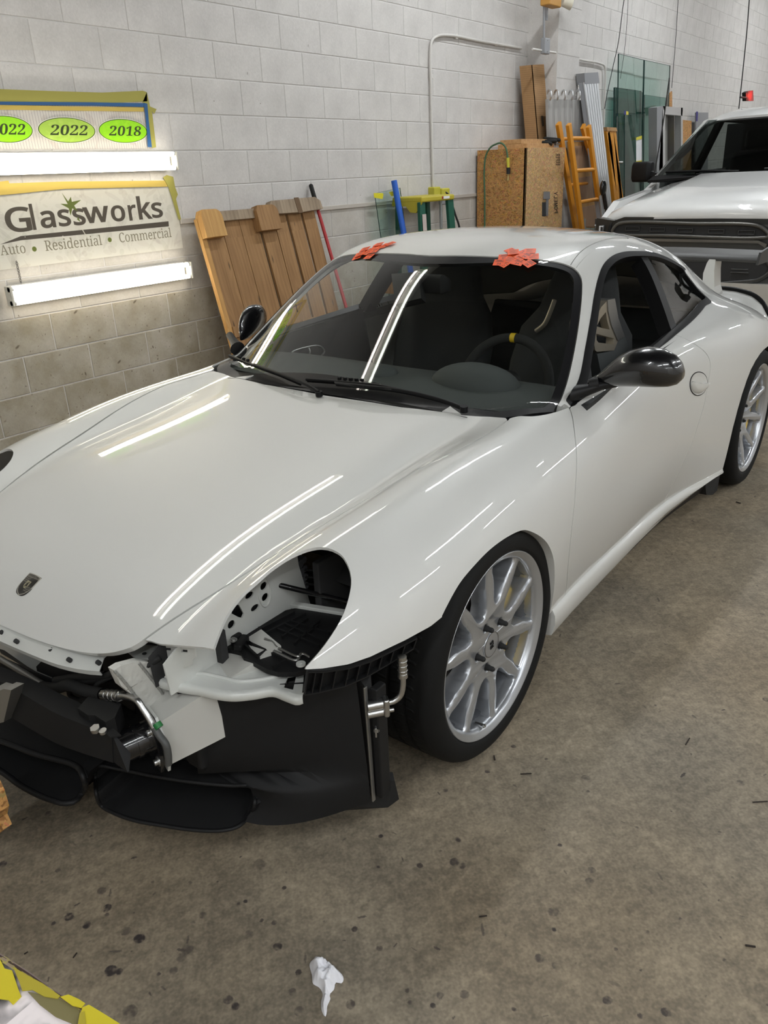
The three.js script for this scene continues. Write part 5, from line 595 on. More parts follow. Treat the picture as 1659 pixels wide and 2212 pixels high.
  const col = (x, z, spots) => { const a = nt(x * 15, z * 15), b = nt(x * 113 + 170, z * 113 + 70), c = nt(x * 960 + 31, z * 960 + 77), e = nt(x * 3500 + 9, z * 3500 + 55); let k = 1 + 0.22 * (a - 0.5) + 0.26 * (b - 0.5) + 0.30 * (c - 0.5) + 0.36 * (e - 0.5); const w = nt(x * 27 + 300, z * 27 + 211) - 0.5; let o = [141 + 10 * w, 129, 110 - 12 * w]; let d = 0; if (spots) { const l = grid.get(Math.floor(x * 10) * 1000 + Math.floor(z * 10)); if (l) for (const q of l) { if (q[0] === 's') { const wob = 0.75 + 0.5 * fbm(x * 70 + q[5] * 9, z * 70, 61, 2), t = Math.hypot(x - q[1], z - q[2]) / (q[3] * wob); if (t < 1) d = Math.max(d, q[4] * clamp(0.62 + 2.2 * (nt(x * 1900 + q[5] * 31, z * 1900) - 0.5) + 0.25 * (1 - t), 0, 0.9) * smooth(1, 0.85, t)); } else { const ca = Math.cos(q[5]), sa = Math.sin(q[5]), u = ((x - q[1]) * ca + (z - q[2]) * sa) / q[6], v = -(x - q[1]) * sa + (z - q[2]) * ca; if (Math.hypot(u, v) < q[3]) d = Math.max(d, q[4]); } } } return o.map((v, i) => v * k * (1 - d) + [44, 38, 38][i] * d); };
  const nx0 = -1.2, nz0 = -2.6, sz = 3.9; const near = tex(2048, 2048, (i, j) => col(nx0 + (i + 0.5) / 2048 * sz, nz0 + (j + 0.5) / 2048 * sz, true)); near.wrapS = near.wrapT = THREE.ClampToEdgeWrapping; near.anisotropy = 8;
  const far = tex(1024, 1024, (i, j) => { const u = i / 1024, v = j / 1024, f = (x, z) => col(x, z, false), bl = (t) => smooth(0.0, 0.12, t); const A = f(4 + u * 4, v * 4), w = bl(u), w2 = bl(v), B = f(8 + u * 4, v * 4), C = f(4 + u * 4, 4 + v * 4); return A.map((q, k) => { const t = q * w + B[k] * (1 - w); return t * w2 + C[k] * (1 - w2); }); });
  const bump = tex(512, 512, (i, j) => 128 + 100 * (fbm(i / 4, j / 4, 71, 3, 128) - 0.5), false, [1, 1]);
  const quad = (x0, x1, z0, z1, uvs) => { const g = new THREE.BufferGeometry(); g.setAttribute('position', new THREE.Float32BufferAttribute([x0, 0, z0, x0, 0, z1, x1, 0, z1, x0, 0, z0, x1, 0, z1, x1, 0, z0], 3)); g.setAttribute('normal', new THREE.Float32BufferAttribute([0, 1, 0, 0, 1, 0, 0, 1, 0, 0, 1, 0, 0, 1, 0, 0, 1, 0], 3)); const U = (x, z) => uvs ? [x / 4, z / 4] : [(x - nx0) / sz, (z - nz0) / sz]; g.setAttribute('uv', new THREE.Float32BufferAttribute([...U(x0, z0), ...U(x0, z1), ...U(x1, z1), ...U(x0, z0), ...U(x1, z1), ...U(x1, z0)], 2)); return g; };
  const X0 = WX, X1 = XR, Z0 = ZF, Z1 = ZN, x1 = nx0 + sz, z1 = nz0 + sz; far.repeat.set(1, 1);
  const fl = structure('floor', box(X1 - X0 + 0.4, 0.2, Z1 - Z0 + 0.4, (X0 + X1) / 2, -0.105, (Z0 + Z1) / 2, 0), std({ color: lin(0.3, 0.27, 0.22), roughness: 0.9 }));
  mesh('concrete', [quad(X0, X1, Z0, nz0, 1), quad(X0, X1, z1, Z1, 1), quad(X0, nx0, nz0, z1, 1), quad(x1, X1, nz0, z1, 1)], std({ map: far, roughness: 0.66 }), fl); mesh('concrete', quad(nx0, x1, nz0, z1), std({ map: near, roughness: 0.66 }), fl);
}
// ---------- lamps ----------
const tubeGlow = (c, k) => new THREE.MeshStandardMaterial({ color: 0xffffff, emissive: c, emissiveIntensity: k, roughness: 0.4 });
const WARM = lin(1.0, 0.91, 0.74), COOL = lin(0.95, 0.985, 1.0), PINK = lin(1.0, 0.90, 0.82), GREENISH = lin(0.93, 1.0, 0.84);
function stripLight(name, label, group, center, len, out, o) { // out = direction the tubes face; runs along z
  const L = thing(name, label, 'light fixture', center, 0, group), n = toV(out), s = V3(0, 0, 1).cross(n).normalize();
  const base = (w, t, off, z0, z1) => bar(n.clone().multiplyScalar(off).setZ(z0), n.clone().multiplyScalar(off).setZ(z1), w, t, out, 0.004);
  mesh('housing', base(0.10, 0.05, 0.025, -len / 2 + 0.03, len / 2 - 0.03), std({ color: lin(0.75, 0.74, 0.72), roughness: 0.45 }), L);
  (o.colors).forEach((c, i) => { const a = s.clone().multiplyScalar((i - 0.5) * o.gap).addScaledVector(n, 0.072); mesh('fluorescent_tube', rod(a.clone().setZ(-len / 2 + 0.02), a.clone().setZ(len / 2 - 0.02), 0.0125, 16), tubeGlow(c, o.glow), L); mesh('tube_cap', [rod(a.clone().setZ(-len / 2), a.clone().setZ(-len / 2 + 0.022), 0.013, 14), rod(a.clone().setZ(len / 2), a.clone().setZ(len / 2 - 0.022), 0.013, 14)], M.aluminium, L);
    const R = new THREE.RectAreaLight(c, o.power, 0.03, len - 0.06); R.position.copy(a.clone().addScaledVector(n, 0.016).setZ(0)); const q = new THREE.Matrix4().makeBasis(s, V3(0, 0, 1).multiplyScalar(1), s.clone().cross(V3(0, 0, 1))); const back = n.clone().negate(); const xA = V3(0, 0, 1).cross(back).normalize(); R.quaternion.setFromRotationMatrix(new THREE.Matrix4().makeBasis(xA, V3(0, 0, 1), back)); R.castShadow = true; L.add(R); });
  for (const e of [-1, 1]) mesh('lamp_holder', bar(n.clone().multiplyScalar(0.03).setZ(e * (len / 2 - 0.006)), n.clone().multiplyScalar(0.09).setZ(e * (len / 2 - 0.006)), 0.10, 0.012, [0, 0, 1], 0.003), std({ color: lin(0.7, 0.68, 0.6), roughness: 0.5 }), L); return L;
}
stripLight('wall_light', 'glowing twin-tube fluorescent fixture on the wall between the two taped banners', null, [WX, 1.575, -1.235], 1.21, [1, 0, 0], { colors: [WARM, WARM], gap: 0.075, glow: 7, power: 7.5 });
stripLight('wall_light', 'glowing twin-tube fluorescent fixture low on the wall below the lettered banner', null, [WX, 0.945, -1.235], 1.21, [1, 0, 0], { colors: [WARM, WARM], gap: 0.07, glow: 7, power: 7.5 });
stripLight('hanging_light', 'twin-tube fluorescent strip hanging over the sports car hood', null, [-0.95, 2.52, -0.33], 2.44, [0, -1, 0], { colors: [PINK, GREENISH], gap: 0.12, glow: 10, power: 5.5 });
stripLight('ceiling_light', 'unseen twin-tube fluorescent strip added behind the camera under the dark ceiling', 'ceiling fluorescent strips', [1.9, CEIL - 0.42, 4.0], 2.44, [0, -1, 0], { colors: [COOL, COOL], gap: 0.09, glow: 16, power: 85 });  // unseen fixture, added to brighten the front floor and fender
for (const x of [-0.65, 4.5, 8.2]) for (const z of [4.0, 0.9, -4.2, -9.1, -14, -18.6]) if (!(x < 0 && z > 0)) stripLight('ceiling_light', 'unseen twin-tube fluorescent strip added behind the camera under the dark ceiling', 'ceiling fluorescent strips', [x, CEIL - 0.42, z], 2.44, [0, -1, 0], { colors: [COOL, COOL], gap: 0.09, glow: 16, power: z > 3 ? 85 : z > 0 ? 80 : z < -8 ? 78 : 100 });  // those beside and behind the camera are unseen, added to light the front
{ const h = []; for (let k = 0; k < 2; k++) h.push(0); const ch = thing('hanging_chain', 'short bead chain between lettered banner and lower wall light', 'chain', [WX + 0.02, 1.0, -0.735]); for (let k = 0; k < 13; k++) mesh('chain_link', new THREE.TorusGeometry(0.006, 0.0016, 6, 10).rotateY(k % 2 ? Math.PI / 2 : 0).translate(0, 0.004 + k * 0.0085, 0), M.iron, ch); }

// ---------- things on and along the wall ----------
const onWall = (u, v, o = 0.004) => atX(u, v, WX + o);
function wallCanvas(name, z0, z1, y0, y1, W, H, draw, o = 0.004, parent, rough = 0.5) { // flat sheet on the wall, printed; u runs towards -z
  const cv = document.createElement('canvas'); cv.width = W; cv.height = H; const x = cv.getContext('2d'); draw(x, (z) => (z0 - z) / (z0 - z1) * W, (y) => (y1 - y) / (y1 - y0) * H); const t = new THREE.CanvasTexture(cv); t.colorSpace = THREE.SRGBColorSpace; t.anisotropy = 8;
  const nx = 24, P = [], U = [], I = []; for (let j = 0; j <= 6; j++) for (let i = 0; i <= nx; i++) { const a = i / nx, b = j / 6; P.push(WX + o + 0.002 * Math.sin(a * 23 + b * 5) * Math.sin(b * 3.1), y0 + (y1 - y0) * b, z0 + (z1 - z0) * a); U.push(a, b); } for (let j = 0; j < 6; j++) for (let i = 0; i < nx; i++) { const a = j * (nx + 1) + i; I.push(a, a + 1, a + nx + 2, a, a + nx + 2, a + nx + 1); } const g = new THREE.BufferGeometry(); g.setAttribute('position', new THREE.Float32BufferAttribute(P, 3)); g.setAttribute('uv', new THREE.Float32BufferAttribute(U, 2)); g.setIndex(I); g.computeVertexNormals(); return mesh(name, g, std({ map: t, roughness: rough }), parent); }
const strip = (list, t = 0.0012) => slab(list.map(([u, v, o]) => onWall(u, v, o || 0.009)), [t, 0, 0]);
{ // lettered banner
  const B = thing('shop_banner', 'white banner lettered Glassworks with a green star, taped between the two wall lights', 'banner');
  const z0 = -0.3, z1 = -1.855, y0 = 1.075, y1 = 1.475;
  wallCanvas('banner_sheet', z0, z1, y0, y1, 1800, 463, (x, X, Y) => { x.fillStyle = '#d4d1c6'; x.fillRect(0, 0, 1800, 463); const R = rng(8); for (let k = 0; k < 260; k++) { x.fillStyle = `rgba(120,112,100,${0.04 + 0.05 * R()})`; x.beginPath(); x.ellipse(R() * 1800, R() * 463, 4 + R() * 60, 3 + R() * 20, R() * 3, 0, 6.3); x.fill(); }
    const px2 = (u, v) => { const p = onWall(u, v); return [X(p.z), Y(p.y)]; }; x.fillStyle = '#4d463c'; x.textBaseline = 'alphabetic'; x.textAlign = 'left';
    const a = px2(14, 505), b = px2(357, 472); const letters = [['G', 12, 80, 502, 1.12], ['l', 68, 84, 496, 1.1], ['a', 88, 128, 492, 1], ['s', 126, 158, 488, 1], ['s', 158, 190, 486, 1], ['w', 184, 240, 482, 1], ['o', 240, 276, 478, 1], ['r', 276, 298, 476, 1], ['k', 296, 330, 474, 1.05], ['s', 328, 356, 470, 1]];
    for (const [c, u0, u1, v, k] of letters) { const p = px2(u0, v), q = px2(u1, v); x.save(); x.translate(p[0], p[1]); const h = c === 'G' ? 185 : c === 'l' ? 188 : c === 'k' ? 188 : 170; x.font = `${h}px sans-serif`; const w = x.measureText(c).width; x.scale((q[0] - p[0]) / w * 0.96, 1); x.fillText(c, 0, 0); x.strokeStyle = '#4d463c'; x.lineWidth = 7; x.strokeText(c, 0, 0); x.restore(); }
    const st = (pts) => { x.beginPath(); pts.forEach(([u, v], i) => { const p = px2(u, v); i ? x.lineTo(...p) : x.moveTo(...p); }); x.closePath(); x.fill(); };
    x.fillStyle = '#5f6a2a'; st([[133, 416], [147, 435], [153, 425], [155, 436], [175, 432], [160, 444], [168, 457], [156, 450], [152, 466], [148, 450], [130, 440], [146, 441]]); st([[168, 468], [174, 480], [166, 474]]);
    x.fillStyle = '#4b443b'; st([[0, 528], [45, 510], [364, 478], [365, 489], [45, 519]]); x.strokeStyle = '#cfcabc'; x.lineWidth = 6; x.beginPath(); x.moveTo(...px2(177, 495)); x.lineTo(...px2(187, 512)); x.stroke();
    x.fillStyle = '#d8d4c8'; for (let k = 0; k < 26; k++) { x.beginPath(); x.arc(R() * 1800, 60 + R() * 330, 1 + R() * 5, 0, 6.3); x.fill(); }
    const word = (s, u0, u1, v, h) => { const p = px2(u0, v), q = px2(u1, v - (u1 - u0) * 0.13); x.save(); x.translate(p[0], p[1]); x.fillStyle = '#7a7460'; x.font = `${h}px serif`; x.scale((q[0] - p[0]) / x.measureText(s).width, 1); x.fillText(s, 0, 0); x.restore(); };
    word('Auto', 2, 57, 552, 78); word('Residential', 98, 221, 542, 84); word('Commercial', 258, 371, 524, 84); x.fillStyle = '#66702f'; for (const [u, v] of [[74, 538], [237, 518]]) { const p = px2(u, v); x.beginPath(); x.arc(p[0], p[1], 15, 0, 6.3); x.fill(); }
  }, 0.005, B);
  mesh('masking_tape', [strip([[-60, 400], [-60, 425], [20, 420], [140, 408], [368, 403], [368, 390], [140, 392], [20, 396], [18, 390]])], M.maskTape, B); mesh('masking_tape', [strip([[352, 383, 0.011], [360, 378, 0.011], [374, 382, 0.011], [378, 404, 0.011], [384, 420, 0.011], [380, 430, 0.011], [391, 474, 0.011], [386, 475, 0.011], [372, 430, 0.011], [364, 405, 0.011]])], M.oliveTape, B);
}
{ // upper banner with three oval year stickers
  const B = thing('year_banner', 'ruled paper banner with green oval year stickers, taped above the upper wall light', 'banner'); const z0 = -0.3, z1 = -1.735, y0 = 1.645, y1 = 1.915;
  wallCanvas('banner_sheet', z0, z1, y0, y1, 1600, 301, (x, X, Y) => { x.fillStyle = '#c9c4bd'; x.fillRect(0, 0, 1600, 301); x.strokeStyle = 'rgba(90,80,85,0.55)'; x.lineWidth = 2; for (let k = 0; k < 90; k++) { x.beginPath(); x.moveTo(k * 18, 60); x.lineTo(k * 18 + 4, 301); x.stroke(); } const R = rng(9); for (let k = 0; k < 120; k++) { x.fillStyle = `rgba(${R() < 0.5 ? '236,222,205' : '150,135,125'},0.16)`; x.beginPath(); x.ellipse(R() * 1600, R() * 301, 5 + R() * 50, 3 + R() * 16, R() * 3, 0, 6.3); x.fill(); } }, 0.005, B, 0.35);
  mesh('yellow_tape', strip([[-60, 190], [-60, 219], [90, 221], [220, 223], [318, 219], [317, 199], [308, 196], [220, 200], [90, 196]]), M.oliveTape, B); mesh('yellow_tape', strip([[308, 220], [317, 199], [324, 230], [338, 236], [333, 246], [328, 240], [335, 300], [337, 318], [328, 320], [320, 250]]), M.oliveTape, B);
  mesh('yellow_tape', strip([[-60, 225, 0.007], [-60, 236, 0.007], [150, 239, 0.007], [310, 241, 0.007], [311, 232, 0.007], [150, 230, 0.007]]), M.maskTape, B);
  mesh('blue_tape', [strip([[-60, 219, 0.010], [-60, 226, 0.010], [200, 228, 0.010], [310, 231, 0.010], [311, 223, 0.010], [200, 221, 0.010]]), strip([[310, 222, 0.011], [314, 250, 0.011], [317, 280, 0.011], [319, 318, 0.011], [328, 318, 0.011], [322, 270, 0.011], [318, 224, 0.011]])], std({ color: lin(0.02, 0.10, 0.27), roughness: 0.6 }), B);
  const oval = (yr, c, u0, u1, col, col2) => { const zc = (onWall(u0, 282).z + onWall(u1, 282).z) / 2, w = Math.abs(onWall(u0, 282).z - onWall(u1, 282).z), h = 0.128, cv = document.createElement('canvas'); cv.width = 512; cv.height = 280; const x = cv.getContext('2d'); const gr = [col, col2]; x.fillStyle = '#e9e9dc'; x.fillRect(0, 0, 512, 280); x.fillStyle = '#2b3a10'; x.beginPath(); x.ellipse(256, 140, 250, 134, 0, 0, 6.3); x.fill(); x.fillStyle = col; x.beginPath(); x.ellipse(256, 140, 243, 127, 0, 0, 6.3); x.fill(); const R = rng(yr); for (let k = 0; k < 40; k++) { x.fillStyle = col2; x.globalAlpha = 0.12; x.beginPath(); x.ellipse(60 + R() * 392, 40 + R() * 200, 10 + R() * 70, 4 + R() * 18, R() * 3, 0, 6.3); x.fill(); } x.globalAlpha = 1; x.fillStyle = '#2c3a12'; x.font = 'italic bold 150px serif'; x.textAlign = 'center'; x.fillText(String(yr), 262, 192, 340); const t = new THREE.CanvasTexture(cv); t.colorSpace = THREE.SRGBColorSpace;
    const N = 40, P = [0, 0, 0], U = [0.5, 0.5], I = []; for (let k = 0; k < N; k++) { const a = k / N * 6.28319; P.push(0, h / 2 * Math.sin(a), -w / 2 * Math.cos(a)); U.push(0.5 + 0.5 * Math.cos(a), 0.5 + 0.5 * Math.sin(a)); I.push(0, 1 + k, 1 + (k + 1) % N); } const g = new THREE.BufferGeometry(); g.setAttribute('position', new THREE.Float32BufferAttribute(P, 3)); g.setAttribute('uv', new THREE.Float32BufferAttribute(U, 2)); g.setIndex(I); g.computeVertexNormals(); const m = mesh('oval_sticker', g, std({ map: t, roughness: 0.35 }), B); m.position.set(WX + 0.0085, 1.7365, zc); return m; };
  oval(2018, 0, 211, 318, '#8fd60a', '#c4ee52').userData.label = 'green oval sticker reading 2018'; oval(2022, 0, 80, 206, '#a3c64a', '#d3e68c').userData.label = 'faded green oval sticker reading 2022'; oval(2022, 0, -48, 71, '#96dd12', '#b8ee40').userData.label = 'bright green oval sticker reading 2022';
}
{ // leaning crate lid of boards
  const C = thing('crate_lid', 'pale pine crate lid with rounded corner cleats leaning on the wall', 'crate lid'); const top = V3(-2.385, 1.27, -1.93), dn = V3(0.245, -0.97, 0).normalize(), al = V3(0, 0, -1), n = V3(0.97, 0.245, 0).normalize(); const at = (a, d, o = 0) => top.clone().addScaledVector(al, a).addScaledVector(dn, d).addScaledVector(n, o); const L = 1.27;
  const bs = [[0.02, 0.175], [0.18, 0.335], [0.34, 0.50], [0.525, 0.655]]; bs.forEach(([a, b], i) => mesh('board', slab([at(a, 0.0), at(b, 0.0), at(b, L), at(a, L)], n.clone().multiplyScalar(-0.018)), M.pine[i % 3], C));
  mesh('edge_rail', slab([at(-0.018, 0.03, 0.012), at(0.018, 0.03, 0.012), at(0.018, L, 0.012), at(-0.018, L, 0.012)], n.clone().multiplyScalar(-0.03)), M.pineEdge, C);
  const cap = (a0, a1, d1) => { const s = []; for (let k = 0; k <= 8; k++) { const t = k / 8 * Math.PI / 2; s.push(at(a1 - 0.05 + 0.05 * Math.sin(t), -0.01 + 0.05 - 0.05 * Math.cos(t), 0.06)); } return slab([at(a0 + 0.02, -0.012, 0.06), ...s, at(a1, d1, 0.06), at(a0, d1, 0.06), at(a0, 0.02, 0.06)], n.clone().multiplyScalar(-0.06)); };
  mesh('corner_cleat', cap(-0.015, 0.155, 0.155), M.pineEdge, C); mesh('corner_cleat', cap(0.46, 0.66, 0.15), M.pine[0], C); mesh('top_rail', slab([at(0.14, 0.0, 0.03), at(0.60, 0.0, 0.03), at(0.60, 0.06, 0.03), at(0.14, 0.06, 0.03)], n.clone().multiplyScalar(-0.03)), M.plankGrey, C); mesh('cross_rail', slab([at(0.02, 0.71, 0.02), at(0.66, 0.71, 0.02), at(0.66, 0.78, 0.02), at(0.02, 0.78, 0.02)], n.clone().multiplyScalar(-0.02)), M.pine[1], C);
  const Q = thing('crate_lid', 'weathered three-board crate lid with grey rounded top rail behind pale lid', 'crate lid'); const t2 = V3(-2.40, 1.30, -2.60); const bt = (a, d, o = 0) => t2.clone().addScaledVector(al, a).addScaledVector(dn, d).addScaledVector(n, o);
  [[0.0, 0.12], [0.145, 0.275], [0.30, 0.425]].forEach(([a, b], i) => mesh('board', slab([bt(a, 0.02), bt(b, 0.02), bt(b, 1.3), bt(a, 1.3)], n.clone().multiplyScalar(-0.018)), M.pine[(i + 1) % 3], Q)); const rr = []; mesh('top_rail', slab([bt(-0.06, 0.03, 0.045), bt(-0.03, -0.005, 0.045), bt(0.42, -0.01, 0.045), bt(0.47, 0.02, 0.045), bt(0.475, 0.075, 0.045), bt(0.25, 0.085, 0.045), bt(-0.06, 0.08, 0.045)], n.clone().multiplyScalar(-0.05)), M.plankGrey, Q); for (const a of [0.20]) mesh('rail_strap', slab([bt(a, -0.014, 0.048), bt(a + 0.045, -0.014, 0.048), bt(a + 0.055, 0.09, 0.048), bt(a + 0.01, 0.09, 0.048)], n.clone().multiplyScalar(-0.004)), std({ color: lin(0.14, 0.085, 0.045), roughness: 0.8 }), Q); mesh('cross_rail', slab([bt(0, 0.8, 0.02), bt(0.43, 0.8, 0.02), bt(0.43, 0.87, 0.02), bt(0, 0.87, 0.02)], n.clone().multiplyScalar(-0.02)), M.pine[2], Q);
}
{ // red pole
  const P = thing('push_broom', 'red metal broom pole with black grip leaning beside the crate lids', 'broom'); const a = atX(672, 402, -2.435), d = V3(0.34, -0.94, 0.05).normalize(), b = a.clone().addScaledVector(d, (a.y - 0.05) / 0.94); mesh('grip', [rod(a, a.clone().addScaledVector(d, 0.13), 0.016, 14), ball(a, 0.016)], M.rubber, P); mesh('pole', rod(a.clone().addScaledVector(d, 0.12), b, 0.0125, 14), std({ color: lin(0.42, 0.02, 0.025), roughness: 0.35 }), P); mesh('broom_head', box(0.06, 0.05, 0.4, b.x, 0.03, b.z, 0.01), M.pine[0], P);
}
{ // low crate with cardboard, seen through the car's windows
  const T = thing('packing_crate', 'low wooden packing crate by the wall seen through the car windows', 'crate'); const x0 = -2.02, x1 = -1.42, z0 = -3.32, z1 = -4.5, h = atX(790, 662, -1.5).y; for (let k = 0; k < 5; k++) mesh('slat', box(0.02, 0.12, z0 - z1, x1, 0.10 + k * 0.17, (z0 + z1) / 2, 0.003), M.pine[k % 3], T); for (let k = 0; k < 4; k++) mesh('slat', box(x1 - x0, 0.13, 0.02, (x0 + x1) / 2, 0.12 + k * 0.19, z0, 0.003), M.pine[(k + 1) % 3], T); for (const z of [z0 + 0.012, (z0 + z1) / 2, z1 + 0.03]) mesh('post', box(0.05, h, 0.09, x1 + 0.03, h / 2, z, 0.004), M.lumber, T); mesh('top_rail', box(0.05, 0.06, z0 - z1, x1 + 0.035, h - 0.06, (z0 + z1) / 2, 0.004), M.lumber, T); mesh('crate_top', box(x1 - x0, 0.02, z0 - z1, (x0 + x1) / 2, h - 0.02, (z0 + z1) / 2, 0.003), M.pine[0], T);
  const R = rng(12); [[-1.72, -3.75, 0.62, 0.8, 0], [-1.74, -3.95, 0.52, 0.8, 0.2], [-1.70, -4.1, 0.55, 0.55, -0.15]].forEach(([x, z, w, d, r], i) => { const g = new THREE.PlaneGeometry(w, d, 10, 10).rotateX(-Math.PI / 2).toNonIndexed(); const q = g.attributes.position; for (let k = 0; k < q.count; k++) q.setY(k, 0.012 * Math.sin(q.getX(k) * 7 + i) + 0.02 * vnoise(q.getX(k) * 5 + i, q.getZ(k) * 5, 3) + 0.003); g.computeVertexNormals(); tag(mesh('cardboard_sheet', placed(g, [x, h - 0.004 + i * 0.022, z], [0, r, 0]), M.card), ['flattened brown cardboard sheet lying lowest on the packing crate', 'flattened brown cardboard sheet in the middle of the crate top pile', 'flattened brown cardboard sheet topmost on the packing crate'][i], 'cardboard'); usedNames.set('cardboard_sheet', usedNames.get('cardboard_sheet') - 1); });
  tag(mesh('cardboard_flap', [slab([[-1.75, h + 0.04, -3.75], [-1.70, h + 0.05, -4.05], [-1.83, h + 0.15, -4.02], [-1.86, h + 0.12, -3.8]], [0.006, 0.004, 0]), slab([[-1.6, h + 0.03, -3.6], [-1.7, h + 0.04, -3.8], [-1.82, h + 0.11, -3.75], [-1.75, h + 0.08, -3.55]], [0.005, 0.004, 0])], M.card), 'torn cardboard flap standing up on the packing crate', 'cardboard');
}
function pane(name, label, tl, tr, br, bl, th, mat, group) { const g = thing(name, label, 'glass pane', [0, 0, 0], 0, group), P = [tl, tr, br, bl].map(toV), n = P[1].clone().sub(P[0]).cross(P[3].clone().sub(P[0])).normalize(); if (n.x < 0) n.negate(); const nf = new THREE.BufferGeometry().setFromPoints([P[0], P[1], P[2], P[0], P[2], P[3]].map((p) => p.clone().addScaledVector(n, th / 2))); nf.computeVertexNormals(); mesh('sheet', nf, mat, g); const e = [[0, 1], [1, 2], [2, 3], [3, 0]].map(([i, j]) => bar(P[i], P[j], th, 0.002, n.clone().cross(P[j].clone().sub(P[i])).toArray(), 0)); mesh('edge', e, M.paneEdge, g); return g; }
{ // small pane with yellow tape, blue tube
  const tl = atX(809, 418, -2.40), tr = atX(864, 406, -2.40), bl = V3(-2.22, 0.02, tl.z), br = V3(-2.22, 0.02, tr.z); const g = pane('glass_pane', 'small clear glass pane with yellow tape on its top corners beside the blue tube', tl, tr, br, bl, 0.006, M.paneGlass);
  const tp = (l) => slab(l.map(([u, v]) => atX(u, v, -2.392)), [0.002, 0, 0]); mesh('yellow_tape', tp([[807, 417], [826, 417], [828, 419], [826, 430], [808, 427]]), std({ color: lin(0.75, 0.68, 0.02), roughness: 0.5 }), g); mesh('yellow_tape', tp([[840, 415], [861, 411], [861, 421], [845, 424]]), std({ color: lin(0.75, 0.68, 0.02), roughness: 0.5 }), g);
  const b0 = atX(851, 390, -2.37), b1 = atX(871, 500, -2.30); const d = b1.clone().sub(b0).normalize(); tag(mesh('foam_tube', tube([b0, b0.clone().addScaledVector(d, 0.15), b0.clone().addScaledVector(d, 0.5).add(V3(0.01, 0, 0.01)), b0.clone().addScaledVector(d, 1.35)], 0.024, 30, 14), std({ color: lin(0.02, 0.13, 0.62), roughness: 0.5 })), 'bright blue tube leaning between glass pane and stepladder', 'tube');
}
{ // stepladder
  const S = thing('step_ladder', 'green fibreglass stepladder with yellow plastic top folded against the wall', 'ladder'); const A = atX(872, 436, -2.36), x0 = -2.42, x1 = -2.12, z0 = -4.03, z1 = -4.52, y = 1.25; mesh('top_cap', [box(x1 - x0, 0.045, z0 - z1, (x0 + x1) / 2, y, (z0 + z1) / 2, 0.014), slab([[x0, y - 0.015, z0], [x1, y - 0.015, z0], [x1 - 0.02, y - 0.05, z0], [x1 - 0.06, y - 0.10, z0], [x1 - 0.12, y - 0.095, z0], [x1 - 0.16, y - 0.05, z0], [x0, y - 0.045, z0]], [0, 0, -0.012])], std({ color: lin(0.50, 0.42, 0.03), roughness: 0.5 }), S); mesh('label_sticker', box(0.002, 0.02, 0.09, x1 + 0.001, y + 0.002, z1 + 0.13, 0), M.paper, S); mesh('label_sticker', box(0.002, 0.02, 0.018, x1 + 0.001, y + 0.002, z1 + 0.19, 0), std({ color: lin(0.3, 0.01, 0.01), roughness: 0.5 }), S);
  for (const [x, z, w] of [[x1 - 0.03, z0 - 0.03, 0.075], [x1 - 0.03, z1 + 0.04, 0.085], [x0 + 0.05, z0 - 0.02, 0.05], [x0 + 0.05, z1 + 0.05, 0.05]]) { const k = x > -2.3 ? 0.07 : 0.0; mesh('leg', bar([x, y - 0.02, z], [x + k, 0.0, z + (z > -4.3 ? 0.05 : -0.05)], 0.03, w, [0, 0, 1], 0.004), M.green, S); } for (let k = 1; k < 5; k++) mesh('step', box(0.08, 0.02, 0.46, x1 - 0.02 + 0.05 * k / 5, y - k * 0.28, (z0 + z1) / 2, 0.004), M.aluminium, S); mesh('spreader', [bar([x1 - 0.06, y - 0.02, z1 + 0.13], [x1 - 0.05, 0.3, z1 + 0.12], 0.02, 0.02, [0, 0, 1], 0.002)], M.aluminium, S); mesh('warning_label', slab([[x1 - 0.005, y - 0.11, z0 - 0.005], [x1 - 0.005, y - 0.11, z0 - 0.06], [x1 + 0.008, y - 0.32, z0 - 0.055], [x1 + 0.008, y - 0.32, z0 + 0.0]], [0.002, 0, 0]), std({ color: lin(0.55, 0.47, 0.44), roughness: 0.7 }), S);
}
